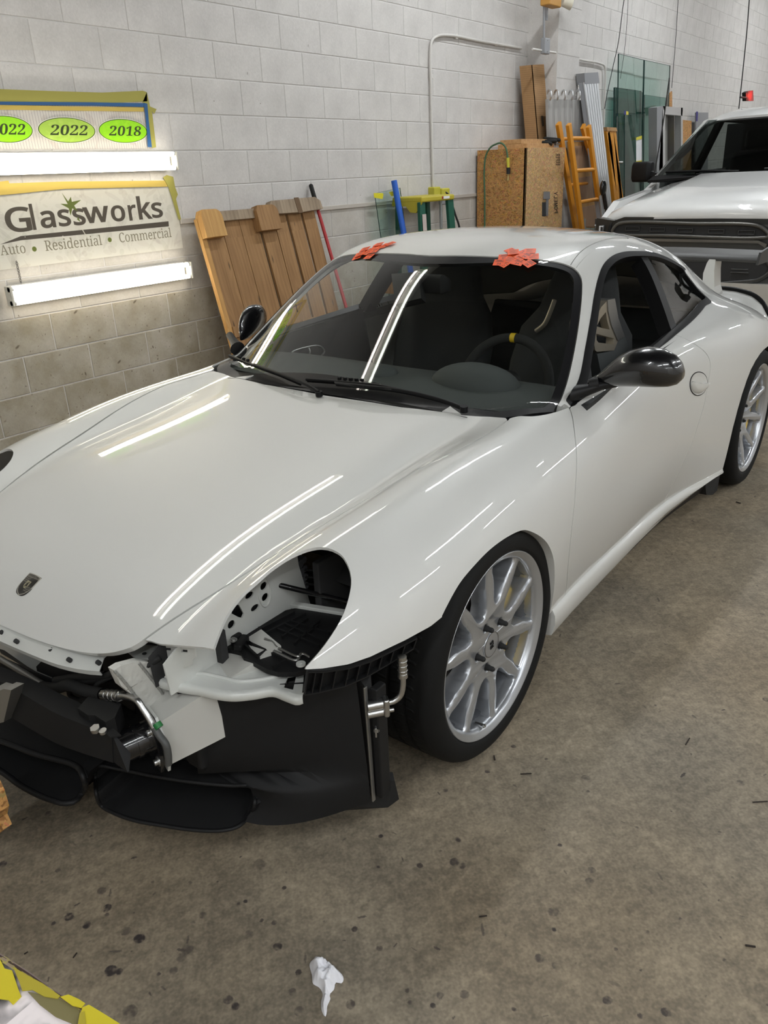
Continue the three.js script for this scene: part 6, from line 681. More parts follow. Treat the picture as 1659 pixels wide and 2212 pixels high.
{ // conduit, junction box, outlet, emergency light
  const C = thing('conduit', 'white painted conduit rising from the yellow outlet and bending along the block wall', 'conduit'), C2 = thing('conduit', 'white painted conduit running from the pilaster and dropping behind the aluminium plank', 'conduit'), C3 = thing('conduit', 'thin conduit running up the pilaster from the grey junction box', 'conduit'); const r = 0.0115, o = 0.02, w = (u, v, k = o) => onWall(u, v, k); mesh('pipe', tube([w(936, 405), w(934, 340), w(931, 200), w(930, 110), w(933, 88), w(945, 78), w(970, 76), w(1040, 89), w(1126, 104)].map((p) => p), r, 120, 10), M.pipe, C); mesh('pipe', tube([w(1215, 122, 0.03), w(1230, 124, 0.03), w(1260, 130, 0.03), w(1296, 137, 0.03), w(1306, 143, 0.03), w(1308, 160, 0.03), w(1306, 220, 0.03), w(1303, 300, 0.03)], r, 80, 10), M.pipe, C2); mesh('pipe', rod(atX(1175, 14, WX + 0.335), atX(1175, 92, WX + 0.335), 0.010, 10), M.galv, C3); mesh('pipe', rod(w(1150, 106, 0.335), w(1200, 114, 0.335), 0.0105, 10), M.pipe, C3); for (const [u, v] of [[931, 165], [985, 79], [1072, 95]]) mesh('pipe_strap', box(0.022, 0.035, 0.035, ...w(u, v, 0.012).toArray(), 0.004), M.pipe, C);
  const jb = atX(1178, 100, WX + 0.35); const J = thing('junction_box', 'grey metal junction box on the pilaster where conduits meet', 'electrical box', jb.toArray()); mesh('box_body', box(0.05, 0.13, 0.10, 0, 0, 0, 0.008), M.galv, J); mesh('cover_screw', [rod([0.025, 0.045, 0], [0.029, 0.045, 0], 0.006), rod([0.025, -0.045, 0], [0.029, -0.045, 0], 0.006)], M.steelDull, J);
  const el = atX(1190, 4, WX + 0.37); const E = thing('emergency_light', 'orange emergency light unit high on the pilaster', 'emergency light', el.toArray()); mesh('housing', box(0.10, 0.12, 0.24, 0, 0.02, 0, 0.012), std({ color: lin(0.55, 0.28, 0.06), roughness: 0.5 }), E); mesh('lamp_head', [rod([0.03, 0.02, -0.18], [0.09, 0.0, -0.24], 0.04, 18, 0.055), rod([0.0, 0.05, -0.12], [0.03, 0.03, -0.17], 0.012)], std({ color: lin(0.7, 0.66, 0.55), roughness: 0.4 }), E); mesh('mount_bracket', box(0.02, 0.14, 0.03, -0.04, -0.07, 0, 0.003), M.galv, E);
  const ob = w(938, 415, 0.03); const O = thing('wall_outlet', 'yellow outlet box with plugged-in adapter at the end of the conduit', 'outlet', ob.toArray()); const ym = std({ color: lin(0.55, 0.50, 0.05), roughness: 0.55 }); mesh('box_body', [box(0.07, 0.085, 0.10, 0, 0, 0, 0.008), box(0.05, 0.06, 0.13, 0.03, -0.002, -0.11, 0.012)], ym, O); mesh('plug_adapter', box(0.05, 0.085, 0.085, 0.05, -0.065, -0.06, 0.008), M.galv, O); mesh('adapter_face', box(0.003, 0.03, 0.02, 0.076, -0.06, -0.07, 0.002), M.paper, O);
  const c = ['u']; const pts = [[957, 413, 0.07], [968, 420, 0.09], [976, 440, 0.10], [984, 465, 0.12], [992, 490, 0.14]].map(([u, v, k]) => w(u, v, k)); tag(mesh('power_cord', tube([...pts, V3(-2.30, 0.5, pts[4].z - 0.05), V3(-2.28, 0.02, pts[4].z - 0.07)], 0.009, 60, 8), M.black), 'black power cord hanging in a curve from the yellow outlet', 'cord');
}
{ // tall strand-board crate
  const zc = atX(1031, 322, -2.44).z, c = atZ(1137, 319, zc), x1 = c.x, ze = atX(1221, 316, x1).z, h = c.y; const B = thing('osb_crate', 'tall strand-board crate stencilled in black with a cut-out slot', 'crate'); mesh('side_panel', box(x1 + 2.44, h, 0.02, (x1 - 2.44) / 2, h / 2, zc - 0.01, 0.002), M.osb, B); mesh('front_panel', box(0.02, h, zc - ze, x1 - 0.01, h / 2, (zc + ze) / 2, 0.002), M.osbPale, B); mesh('top_panel', box(x1 + 2.42, 0.02, zc - ze - 0.03, (x1 - 2.44) / 2 - 0.01, h - 0.012, (zc + ze) / 2, 0.002), M.osb, B); mesh('slot', slab([[1171, 437], [1179, 437], [1179, 467], [1171, 467]].map(([u, v]) => atX(u, v, x1 + 0.001)), [0.001, 0, 0]), M.cavity, B); mesh('slot_hasp', [slab([[1174, 414], [1186, 414], [1186, 430], [1173, 430]].map(([u, v]) => atX(u, v, x1 + 0.004)), [0.01, 0, 0]), slab([[1179, 430], [1184, 430], [1183, 466], [1179, 466]].map(([u, v]) => atX(u, v, x1 + 0.002)), [0.006, 0, 0])], M.galv, B);
  const sten = (s, l) => { const cv = document.createElement('canvas'); cv.width = 400; cv.height = 80; const x = cv.getContext('2d'); x.clearRect(0, 0, 400, 80); x.fillStyle = '#241a10'; x.font = 'bold 78px monospace'; x.fillText(s, 4, 66, 392); const t = new THREE.CanvasTexture(cv); t.colorSpace = THREE.SRGBColorSpace; const q = l.map(([u, v]) => atX(u, v, x1 + 0.0012)); const g = new THREE.BufferGeometry().setFromPoints([q[0], q[1], q[2], q[0], q[2], q[3]]); g.setAttribute('uv', new THREE.Float32BufferAttribute([0, 0, 1, 0, 1, 1, 0, 0, 1, 1, 0, 1], 2)); g.computeVertexNormals(); const m = mesh('stencil_lettering', g, std({ map: t, transparent: true, alphaTest: 0.4, roughness: 0.8 }), B); };
  sten('EEPER', [[1199, 358], [1199, 314], [1211, 314], [1211, 358]]); sten('POMELY', [[1196, 462], [1194, 394], [1205, 394], [1206, 462]]);
  const yT = h; const lum = (name, label, zz, x, len, t, yy) => tag(mesh(name, box(t, 0.038, len, x, yy, zz, 0.003), M.lumber), label, 'lumber');
  lum('lumber', 'short sawn board lying lowest on the strand-board crate', (zc + ze) / 2 + 0.02, x1 - 0.20, 0.55, 0.30, yT + 0.019); lum('lumber', 'short sawn board lying on top of another on the strand-board crate', (zc + ze) / 2 + 0.03, x1 - 0.22, 0.52, 0.22, yT + 0.058);
  const hb = thing('hose_coil', 'dark rubber hose bundle with a metal end on the strand-board crate', 'hose'); const R = rng(4); for (let k = 0; k < 3; k++) mesh('hose_loop', new THREE.TorusGeometry(0.05 + 0.012 * k, 0.016, 8, 24).rotateX(1.3 + 0.2 * k).rotateY(k).translate(x1 - 0.10, yT + 0.035 + 0.02 * k, ze + 0.22 - 0.07 * k), M.rubber, hb); mesh('metal_end', rod([x1 - 0.05, yT + 0.03, ze + 0.12], [x1 - 0.02, yT + 0.035, ze + 0.02], 0.01), M.steel, hb);
  const gp = (u, v) => atZ(u, v, zc + 0.03); const top = [gp(1070, 312), gp(1082, 309), gp(1092, 318), gp(1096, 335)]; const cord = thing('extension_cord', 'green cord with a yellow and black plug draped over the strand-board crate', 'cord'); const cg = std({ color: lin(0.06, 0.14, 0.07), roughness: 0.6 }); mesh('cord', tube([gp(1048, 490).setY(0.3), gp(1047, 420), gp(1046, 370), gp(1050, 335), gp(1060, 318), ...top, gp(1097, 345)], 0.008, 90, 8), cg, cord); mesh('plug_body', rod(gp(1097, 341), gp(1098, 363), 0.016, 12, 0.012), std({ color: lin(0.62, 0.55, 0.05), roughness: 0.5 }), cord); mesh('plug_ring', rod(gp(1098, 362), gp(1098, 376), 0.018, 12), M.black, cord); mesh('plug_tip', rod(gp(1098, 376), gp(1097, 390), 0.005, 8), std({ color: lin(0.6, 0.5, 0.2), roughness: 0.5 }), cord);
}
{ // tall carton, plank stage, aluminium plank, ladders
  const xf = -2.08, q = [[1122, 143], [1151, 133], [1180, 302], [1135, 294]]; const K = thing('cardboard_carton', 'tall narrow brown cardboard carton leaning in the pilaster corner', 'box'); const f = [[1122, 143], [1150, 140], [1163, 300], [1135, 296]].map(([u, v]) => atZ(u, v, -6.15)), s = [[1150, 140], [1158, 131], [1165, 133], [1182, 305], [1163, 300]]; mesh('carton_front', slab(f, [0, 0, -0.01]), M.card, K); const fr = f[1], frb = f[2]; mesh('carton_side', slab([fr, fr.clone().add(V3(0.0, 0.02, -0.24)), frb.clone().add(V3(0.0, 0.0, -0.24)), frb], [-0.01, 0, 0]), M.card, K); mesh('carton_lower', slab([f[3], f[2], f[2].clone().setY(0), f[3].clone().setY(0)], [0, 0, -0.24]), M.card, K); const ct = V3(fr.x + 0.002, 0, 0); mesh('carton_print', slab([[1169, 250], [1173, 250], [1175, 272], [1171, 273]].map(([u, v]) => atX(u, v, frb.x * 0.5 + fr.x * 0.5 + 0.03)), [0.002, 0, 0]), std({ color: lin(0.08, 0.06, 0.04), roughness: 0.9 }), K);
  const wx = -2.10; const SP = thing('scaffold_plank', 'weathered grey plank stage with hooks along its top leaning on the wall', 'scaffold plank'); for (let k = 0; k < 6; k++) { const u0 = 1184 + k * 13, u1 = u0 + 12.4; const a = atX(u0, 214 + k * 0.4, wx), b = atX(u1, 214 + k * 0.4, wx); mesh('plank', slab([a, b, V3(-1.95, 0.02, b.z - 0.05), V3(-1.95, 0.02, a.z - 0.05)], [-0.03, 0, 0]), M.plankWeather[k % 2], SP); } for (let k = 0; k < 5; k++) { const c = atX(1186 + k * 15.5, 206, wx + 0.02); mesh('hook', new THREE.TorusGeometry(0.045, 0.009, 6, 16, 4.2).rotateY(Math.PI / 2 + 0.9).translate(c.x, c.y, c.z), M.aluminium, SP); }
  const AP = thing('aluminum_plank', 'long ribbed aluminium walk plank leaning on the wall', 'plank'); const at = (u, v) => atX(u, v, -2.05), T0 = at(1262, 178), T1 = at(1293, 175), B0 = atX(1295, 425, -1.78), B1 = atX(1320, 421, -1.78), ext = (t, b) => b.clone().add(b.clone().sub(t).multiplyScalar((b.y - 0.02) / (t.y - b.y))), G0 = ext(T0, B0), G1 = ext(T1, B1); for (let k = 0; k < 6; k++) { const f = k / 6, e = (k + 0.8) / 6; mesh('rib', slab([T0.clone().lerp(T1, f), T0.clone().lerp(T1, e), G0.clone().lerp(G1, e), G0.clone().lerp(G1, f)], [-0.018, 0, 0]), M.aluminium, AP); } mesh('plank_core', slab([T0, T1, G1, G0].map((p) => p.clone().add(V3(-0.012, 0, 0))), [-0.05, 0, 0]), M.galv, AP); mesh('end_cap', slab([at(1261, 158), at(1291, 156), at(1294, 180), at(1263, 182)].map((p) => p.add(V3(0.006, 0, 0))), [-0.09, 0, 0]), M.galv, AP);
  const LA = thing('wooden_ladder', 'orange ladder section leaning open in front of the planks', 'ladder'); const lx = -1.80, P = (u, v) => atX(u, v, lx); const rail = (a, b, w = 0.035) => mesh('rail', bar(P(...a), P(...b), w, 0.06, [0, 0, 1], 0.004), M.orange, LA); const toFloor = (P, a, b) => { const p = P(...a), q = P(...b), d = q.clone().sub(p); return q.clone().addScaledVector(d, (q.y - 0.01) / (p.y - q.y)); }; for (const [a, b] of [[[1228, 268], [1255, 478]], [[1271, 272], [1293, 435]]]) mesh('rail', bar(P(...a), toFloor(P, a, b), 0.035, 0.06, [0, 0, 1], 0.004), M.orange, LA); for (const [a, b] of [[[1231, 299], [1275, 299]], [[1241, 369], [1284, 366]], [[1252, 437], [1290, 430]]]) mesh('rung', rod(P(...a), P(...b), 0.019, 10), M.orange, LA);
  const LB = thing('wooden_ladder', 'orange ladder section standing behind the open one', 'ladder'); const P2 = (u, v) => atX(u, v, lx - 0.16); const rb = (a, b) => mesh('rail', bar(P2(...a), P2(...b), 0.035, 0.07, [0, 0, 1], 0.004), M.orange, LB); mesh('rail', bar(P2(1206, 266), toFloor(P2, [1206, 266], [1243, 488]), 0.035, 0.07, [0, 0, 1], 0.004), M.orange, LB); rb([1259, 272], [1275, 330]); mesh('rung', rod(P2(1212, 300), P2(1262, 299), 0.016, 8), M.orange, LB); mesh('rung', rod(P2(1226, 400), P2(1268, 396), 0.016, 8), M.orange, LB);
  const DR = thing('cabinet_door', 'pale panelled wooden door leaning behind the orange ladder', 'door'); const D = (u, v) => atX(u, v, lx - 0.22); mesh('door_frame', slab([[1228, 306], [1276, 306], [1292, 492], [1247, 492]].map((q) => D(...q)), [-0.02, 0, 0]), M.pineEdge, DR); mesh('door_panel', slab([[1236, 316], [1271, 314], [1278, 362], [1243, 364]].map((q) => D(...q).add(V3(0.004, 0, 0))), [-0.006, 0, 0]), M.veneer, DR); mesh('door_panel', slab([[1246, 384], [1279, 380], [1286, 428], [1254, 434]].map((q) => D(...q).add(V3(0.004, 0, 0))), [-0.006, 0, 0]), M.veneer, DR); mesh('door_panel', slab([[1255, 448], [1289, 441], [1292, 490], [1261, 490]].map((q) => D(...q).add(V3(0.004, 0, 0))), [-0.006, 0, 0]), M.veneer, DR);
  const LC = thing('folded_ladder', 'folded orange ladder standing between aluminium plank and green glass', 'ladder'); const F = (u, v) => atX(u, v, -2.05); for (const [a, b] of [[[1309, 280], [1332, 418]], [[1318, 282], [1338, 414]], [[1324, 280], [1336, 410]], [[1312, 284], [1326, 420]]]) mesh('rail', bar(F(...a), toFloor(F, a, b), 0.04, 0.08, [0, 0, 1], 0.004), M.orange, LC); mesh('top_block', slab([[1305, 275], [1326, 276], [1328, 284], [1306, 283]].map((q) => F(...q).add(V3(0.03, 0, 0))), [-0.12, 0, 0]), M.lumber, LC); mesh('hinge', rod(F(1333, 351), F(1336, 351).add(V3(0.05, 0, 0)), 0.012), M.steel, LC);
  const SC = thing('suction_cup_lifter', 'black glass-lifting suction cup resting against the aluminium plank', 'tool'); const sc = atX(1303, 406, -1.72); mesh('cup', [ball(sc, 0.07, 0.45, 1.1, 0.75), rod(sc.clone().add(V3(0, -0.05, -0.02)), sc.clone().add(V3(0.02, -0.2, -0.06)), 0.022, 12), rod(sc.clone().add(V3(0.02, -0.18, -0.06)), V3(sc.x + 0.1, 0.0, sc.z - 0.1), 0.015, 10)], M.gloss, SC);
}
{ // stock of glass sheets
  const sheet4 = (label, x, a, b, ybot, mat, th = 0.010, lean = 0.16) => { const tl = atX(...a, x), tr = atX(...b, x); return pane('glass_pane', label, tl, tr, V3(x + lean, ybot, tr.z), V3(x + lean, ybot, tl.z), th, mat); };
  sheet4('tall pale green glass pane nearest the folded orange ladder', -2.34, [1336, 116], [1391, 130], 0.05, M.paneGlass, 0.014); sheet4('tall pale green glass pane with dark left edge farther along the wall', -2.33, [1392, 130], [1447, 142], 0.05, M.paneGlass, 0.014); sheet4('mid-height dark green glass pane behind the tall ones', -2.38, [1327, 189], [1384, 197], 0.05, M.paneGlassDark, 0.02); sheet4('mid-height dark green glass pane in the middle of the stack', -2.39, [1331, 190], [1388, 200], 0.05, M.paneGlassDark, 0.012); sheet4('broad dark green glass pane behind the aluminium frame', -2.37, [1392, 205], [1440, 212], 0.05, M.paneGlassDark, 0.012);
  const f = sheet4('short clear glass pane with a taped paper note in front of the stack', -2.10, [1349, 243], [1391, 248], 0.05, M.paneGlass, 0.01); mesh('blue_tape', slab([[1348, 239], [1352, 239], [1352, 248], [1348, 248]].map((q) => atX(...q, -2.09)), [0.003, 0, 0]), std({ color: lin(0.02, 0.03, 0.2), roughness: 0.6 }), f); mesh('yellow_tape', slab([[1352, 240], [1357, 241], [1357, 248], [1352, 248]].map((q) => atX(...q, -2.09)), [0.003, 0, 0]), M.yellowTape, f); mesh('paper_note', slab([[1374, 302], [1386, 300], [1386, 348], [1374, 350]].map((q) => atX(...q, -2.05)), [0.003, 0, 0]), M.paper, f); mesh('yellow_tape', [slab([[1374, 297], [1386, 293], [1386, 300], [1374, 303]].map((q) => atX(...q, -2.045)), [0.003, 0, 0]), slab([[1374, 348], [1386, 346], [1386, 350], [1374, 352]].map((q) => atX(...q, -2.045)), [0.003, 0, 0])], M.yellowTape, f);
  sheet4('short clear glass pane standing left of the noted pane', -2.14, [1331, 245], [1348, 246], 0.05, M.paneGlass, 0.01); const y2 = sheet4('narrow glass pane with a yellow tape tab beside the aluminium frame', -2.10, [1408, 258], [1417, 259], 0.05, M.paneGlassDark, 0.012); mesh('yellow_tape', slab([[1408, 255], [1417, 256], [1417, 262], [1408, 261]].map((q) => atX(...q, -2.09)), [0.003, 0, 0]), M.yellowTape, y2);
  const AF = thing('window_frame', 'silver aluminium window frame standing in front of the glass stack', 'window frame'); const fx = -1.92, W = (u, v) => atX(u, v, fx); const m = M.aluminium; const br = (l) => slab(l.map((q) => W(...q)), [-0.10, 0, 0]); mesh('jamb', br([[1432, 229], [1437, 229], [1437, 420], [1424, 420], [1424, 360]]), m, AF); mesh('jamb', br([[1419, 232], [1432, 229], [1432, 420], [1419, 420]]), M.galv, AF); mesh('jamb', br([[1471, 232], [1475, 233], [1475, 420], [1471, 420]]), m, AF); mesh('head', br([[1432, 229], [1475, 233], [1474, 250], [1437, 247]]), m, AF); mesh('mullion', br([[1456, 250], [1457.5, 250], [1457.5, 420], [1456, 420]]), M.iron, AF); mesh('back_board', slab([[1437, 247], [1471, 250], [1471, 420], [1437, 420]].map((q) => W(...q).add(V3(-0.08, 0, 0))), [-0.02, 0, 0]), std({ color: lin(0.30, 0.30, 0.28), roughness: 0.6 }), AF); mesh('yellow_tag', slab([[1443, 296], [1449, 296], [1449, 322], [1443, 322]].map((q) => W(...q).add(V3(-0.075, 0, 0))), [0.004, 0, 0]), M.yellowTape, AF);
  const grounded = (l) => l.map((p, i) => i > 1 ? p.setY(0.004) : p), ply = (label, x, l) => tag(mesh('osb_offcut', slab(grounded(l.map((q) => atX(...q, x))), [-0.02, 0, 0]), M.osb), label, 'board'); ply('strand-board offcut standing right of the aluminium frame', -2.3, [[1475, 259], [1494, 261], [1496, 520], [1477, 520]]); ply('narrow plywood edge showing above the aluminium frame', -2.42, [[1446, 206], [1452, 197], [1454, 560], [1448, 560]]);
  const PX = thing('taped_panel', 'grey panel edged in blue tape behind the pickup', 'panel'); const pz = (u, v) => atX(u, v, -2.36); mesh('panel', slab(grounded([[1504, 243], [1530, 243], [1532, 510], [1506, 510]].map((q) => pz(...q))), [-0.02, 0, 0]), M.galv, PX); mesh('blue_tape', slab([[1503, 241], [1507, 241], [1506, 262], [1503, 262]].map((q) => pz(...q).add(V3(0.004, 0, 0))), [0.002, 0, 0]), std({ color: lin(0.03, 0.02, 0.2), roughness: 0.6 }), PX);
  // cables hanging from the ceiling
  const cab = (label, l, x, r = 0.007) => tag(mesh('hanging_cable', tube(l.map(([u, v]) => atX(u, v, x)), r, 40, 6), M.rubber), label, 'cable'); cab('dark cable hanging down past the conduit end', [[1351, -20], [1345, 20], [1336, 90], [1324, 145], [1311, 205], [1306, 235]], -2.2, 0.0045); cab('thin grey cable hanging in front of the tall glass', [[1357, -20], [1356, 20], [1350, 100], [1340, 170]], -2.1, 0.0025); cab('dark vertical cable hanging above the pickup roof', [[1620, -20], [1614, 60], [1604, 160], [1596, 235]], -1.6, 0.007); cab('thin vertical wire on the wall behind the glass stack', [[1466, -20], [1460, 80], [1451, 190]], -2.44, 0.004);
  const RL = thing('red_lamp', 'small red signal lamp on an arm above the pickup roof', 'lamp'); const rx = (u, v) => atX(u, v, -1.6); mesh('lamp_body', slab([[1611, 200], [1616, 197], [1617, 218], [1612, 218]].map((q) => rx(...q)), [-0.05, 0, 0]), M.black, RL); const rg = mesh('red_lens', slab([[1616, 197], [1627, 195], [1628, 218], [1617, 218]].map((q) => rx(...q)), [-0.05, 0, 0]), new THREE.MeshStandardMaterial({ color: 0x8a2018, emissive: 0xff2a10, emissiveIntensity: 0.06, roughness: 0.3 }), RL); mesh('arm', rod(rx(1599, 210), rx(1612, 211), 0.012), M.black, RL); const rp = new THREE.PointLight(0xff3010, 0.05); rp.position.copy(rx(1622, 207)).add(V3(0.06, 0, 0.02)); rp.castShadow = true; RL.add(rp);
}

// ---------- white pickup parked behind ----------
{ const T = thing('pickup_truck', 'white pickup truck with a dark grille parked behind the sports car', 'truck'); const zf = -4.9, cx = -0.09, hw = 0.99; const F = (l, dz = 0) => l.map(([u, v]) => { const p = atZ(u, v, zf); p.z += dz; return p; });
  const grey = phy({ color: lin(0.055, 0.055, 0.053), roughness: 0.38, metalness: 0.4, clearcoat: 0.4, clearcoatRoughness: 0.2 }), white = phy({ color: lin(0.74, 0.74, 0.73), roughness: 0.4, clearcoat: 1, clearcoatRoughness: 0.03 });
  const X = (t) => cx + t * hw;
  // hood in rows from nose to cowl, outer shoulders rounded, raised middle
  const us = [-1, -0.96, -0.88, -0.74, -0.58, -0.5, -0.3, 0, 0.3, 0.5, 0.58, 0.74, 0.88, 0.96, 1]; const rowsH = [[zf + 0.0, 1.062, -0.01], [zf + 0.005, 1.085, 0.0], [zf - 0.02, 1.125, 0.004], [zf - 0.09, 1.165, 0.008], [zf - 0.3, 1.205, 0.016], [zf - 0.7, 1.252, 0.03], [-6.12, 1.300, 0.045]];
  mesh('hood', loft(rowsH.map(([z, y, b], r) => us.map((t) => { const a = Math.abs(t), drop = Math.pow(a, 9) * (0.10 + 0.03 * r), w = 1 - 0.02 * (r < 2 ? 1 : 0); return [X(t * w), y - drop - 0.02 * a * a + b * smooth(0.62, 0.5, a), z - 0.18 * Math.pow(a, 4) * (r < 5 ? 1 : 0.2)]; })), 0.006, { flip: true, crease: 1 }), white, T);
  for (const s of [-1, 1]) mesh('front_wing', slab([[X(s), 1.0, zf - 0.18], [X(s), 1.16, zf - 0.5], [X(s), 1.22, -6.1], [X(s), 1.28, -6.3], [X(s), 0.55, -6.3], [X(s), 0.55, -6.0], [X(s), 0.9, -5.8], [X(s), 0.95, -5.55], [X(s), 0.9, -5.3], [X(s), 0.5, -5.1], [X(s), 0.5, zf - 0.18]], [-s * 0.06, 0, 0]), white, T);
  // fascia
  mesh('grille_surround', slab([[X(-0.93), 1.055, zf - 0.005], [X(-0.78), 1.035, zf - 0.005], [X(-0.70), 1.062, zf - 0.005], [X(0.70), 1.062, zf - 0.005], [X(0.78), 1.035, zf - 0.005], [X(0.93), 1.055, zf - 0.005], [X(0.95), 0.93, zf - 0.03], [X(0.78), 0.60, zf - 0.005], [X(-0.78), 0.60, zf - 0.005], [X(-0.95), 0.93, zf - 0.03]], [0, 0, -0.12]), grey, T);
  const op = F([[1346, 481], [1500, 483], [1634, 487], [1654, 497], [1662, 510], [1634, 514], [1442, 509], [1348, 507], [1323, 502], [1333, 486]], 0.012); const opM = op.map((p) => V3(2 * cx - p.x, p.y, p.z)); mesh('grille_opening', slab(op.map((p) => p.clone().add(V3(0, 0, -0.01))), [0, 0, -0.004]), M.cavity, T); mesh('grille_rim', tube(op, 0.014, 90, 8, true), std({ color: lin(0.12, 0.115, 0.105), roughness: 0.35, metalness: 0.6 }), T);
  mesh('grille_opening', slab([[X(0.52), 1.01, zf + 0.003], [X(0.7), 1.0, zf + 0.003], [X(0.76), 0.95, zf + 0.003], [X(0.7), 0.91, zf + 0.003], [X(0.52), 0.91, zf + 0.003]], [0, 0, -0.004]), M.cavity, T);
  for (const u of [1367, 1421, 1481, 1548, 1613]) { const c = F([[u, 494 + (u - 1367) * 0.032]], 0.008)[0]; mesh('grille_vent', [[0, 0.013, 0.118, 0.007], [0, -0.013, 0.118, 0.007], [-0.056, 0, 0.007, 0.032], [0.056, 0, 0.007, 0.032]].map(([a, b, w, h]) => box(w, h, 0.012, c.x + a, c.y + b, c.z, 0.002)), std({ color: lin(0.035, 0.035, 0.036), roughness: 0.4 }), T); }
  for (const [v0, v1, m] of [[513, 519, std({ color: lin(0.16, 0.15, 0.135), roughness: 0.35, metalness: 0.6 })], [541, 545, std({ color: lin(0.13, 0.125, 0.12), roughness: 0.4, metalness: 0.5 })]]) mesh('grille_bar', slab(F([[1330, v0], [1640, v0 + 6], [1658, v0 + 14], [1655, v1 + 16], [1640, v1 + 6], [1330, v1]], 0.03), [0, 0, -0.03]), m, T);
  const lo = F([[1400, 566], [1660, 566], [1662, 588], [1640, 603], [1625, 606], [1400, 604]], 0.02); mesh('grille_opening', slab(lo, [0, 0, -0.004]), M.cavity, T); mesh('grille_rim', tube(lo, 0.016, 80, 8, true), grey, T); mesh('grille_vent', [box(0.12, 0.006, 0.01, ...F([[1600, 581]], 0.03)[0].toArray(), 0.002), box(0.13, 0.006, 0.01, ...F([[1600, 588]], 0.03)[0].toArray(), 0.002)], grey, T);
  mesh('bumper', [slab([[X(-0.97), 0.62, zf + 0.0], [X(-0.75), 0.60, zf + 0.04], [X(0.72), 0.60, zf + 0.04], [X(0.8), 0.74, zf + 0.03], [X(0.97), 0.76, zf + 0.0], [X(0.98), 0.40, zf - 0.05], [X(-0.98), 0.40, zf - 0.05]], [0, 0, -0.14])], white, T); mesh('bumper_valance', slab([[X(-0.95), 0.42, zf - 0.02], [X(0.95), 0.42, zf - 0.02], [X(0.9), 0.28, zf - 0.08], [X(-0.9), 0.28, zf - 0.08]], [0, 0, -0.1]), M.trimBlack, T);
  for (const s of [-1, 1]) { const h = new THREE.Group(); h.name = 'headlight'; T.add(h); mesh('headlight_bezel', slab([[X(s * 0.80), 1.02, zf + 0.002], [X(s * 0.985), 1.045, zf - 0.10], [X(s * 1.0), 0.86, zf - 0.14], [X(s * 0.90), 0.80, zf - 0.06], [X(s * 0.83), 0.82, zf - 0.01]], [0, 0, -0.06]), grey, h); mesh('headlight_lens', slab([[X(s * 0.86), 1.0, zf + 0.008], [X(s * 0.975), 1.005, zf - 0.085], [X(s * 0.985), 0.87, zf - 0.12], [X(s * 0.88), 0.85, zf - 0.02]], [0, 0, -0.01]), phy({ color: lin(0.25, 0.26, 0.27), roughness: 0.08, metalness: 0.2, clearcoat: 1, clearcoatRoughness: 0 }), h); mesh('light_bar', [bar([X(s * 0.90), 0.995, zf - 0.01], [X(s * 0.905), 0.86, zf - 0.02], 0.012, 0.012, [0, 0, 1], 0.002), bar([X(s * 0.87), 0.99, zf + 0.004], [X(s * 0.975), 0.995, zf - 0.08], 0.008, 0.008, [0, 1, 0], 0.002)], M.paper, h); }
  // cowl, windshield, pillars, roof
  const zb = -6.15, zt = -6.78, yb = 1.335, yt = 1.79, wb = 0.95, wt = 0.72; mesh('cowl', [slab([[X(-0.98), 1.30, zb + 0.02], [X(-0.5), 1.325, zb + 0.10], [X(-0.42), 1.335, zb + 0.03], [X(0.42), 1.335, zb + 0.03], [X(0.5), 1.325, zb + 0.10], [X(0.98), 1.30, zb + 0.02], [X(0.95), 1.338, zb - 0.06], [X(-0.95), 1.338, zb - 0.06]], [0, -0.02, 0])], M.trimBlack, T); for (let k = 0; k < 12; k++) mesh('cowl_slat', bar([X(-0.55 + k * 0.1), 1.340, zb + 0.02], [X(-0.50 + k * 0.1), 1.346, zb - 0.05], 0.006, 0.006), M.plastic, T);
  const row = (y, z, w, bow) => Array.from({ length: 13 }, (_, i) => { const t = -1 + i / 6; return [X(t * w), y, z - bow * t * t]; }); mesh('windshield', loft([row(yb, zb, wb, 0.10), row((yb + yt) / 2 + 0.012, (zb + zt) / 2, (wb + wt) / 2 + 0.012, 0.09), row(yt, zt, wt, 0.08)], 0, { flip: true, crease: 1.2 }), phy({ color: lin(0.20, 0.23, 0.22), roughness: 0, transmission: 1, thickness: 0, ior: 1.52 }), T);
  for (const s of [-1, 1]) { mesh('windshield_pillar', rings([[[s * (wb + 0.03), 1.31, zb - 0.10], [s * (wb - 0.01), yb, zb - 0.085], [s * (wb - 0.01), yb - 0.03, zb - 0.16], [s * (wb + 0.03), 1.31, zb - 0.18]], [[s * (wt + 0.035), yt + 0.0, zt - 0.09], [s * (wt - 0.01), yt + 0.012, zt - 0.07], [s * (wt - 0.01), yt - 0.03, zt - 0.14], [s * (wt + 0.035), yt - 0.02, zt - 0.16]]].map((r) => r.map(([a, b, c]) => [X(a), b, c]))), white, T); mesh('cab_pillar', bar([X(s * 0.95), 1.3, -7.35], [X(s * 0.76), 1.82, -7.45], 0.10, 0.05, [1, 0, 0]), M.trimBlack, T);
    mesh('grab_handle', tube([[X(s * 0.88), 1.46, zb - 0.36], [X(s * 0.82), 1.50, zb - 0.40], [X(s * 0.77), 1.58, zb - 0.48], [X(s * 0.79), 1.66, zb - 0.56]], 0.018, 24, 8), M.cabinGrey, T); mesh('door', slab([[X(s * 0.985), 0.5, -6.3], [X(s * 0.97), 1.34, -6.28], [X(s * 0.97), 1.36, -8.4], [X(s * 0.985), 0.5, -8.4]], [-s * 0.05, 0, 0]), white, T); mesh('side_window', slab([[X(s * 0.94), 1.35, -6.35], [X(s * 0.755), 1.8, -6.95], [X(s * 0.75), 1.81, -7.38], [X(s * 0.94), 1.35, -7.3]], [-s * 0.004, 0, 0]), M.glass, T);
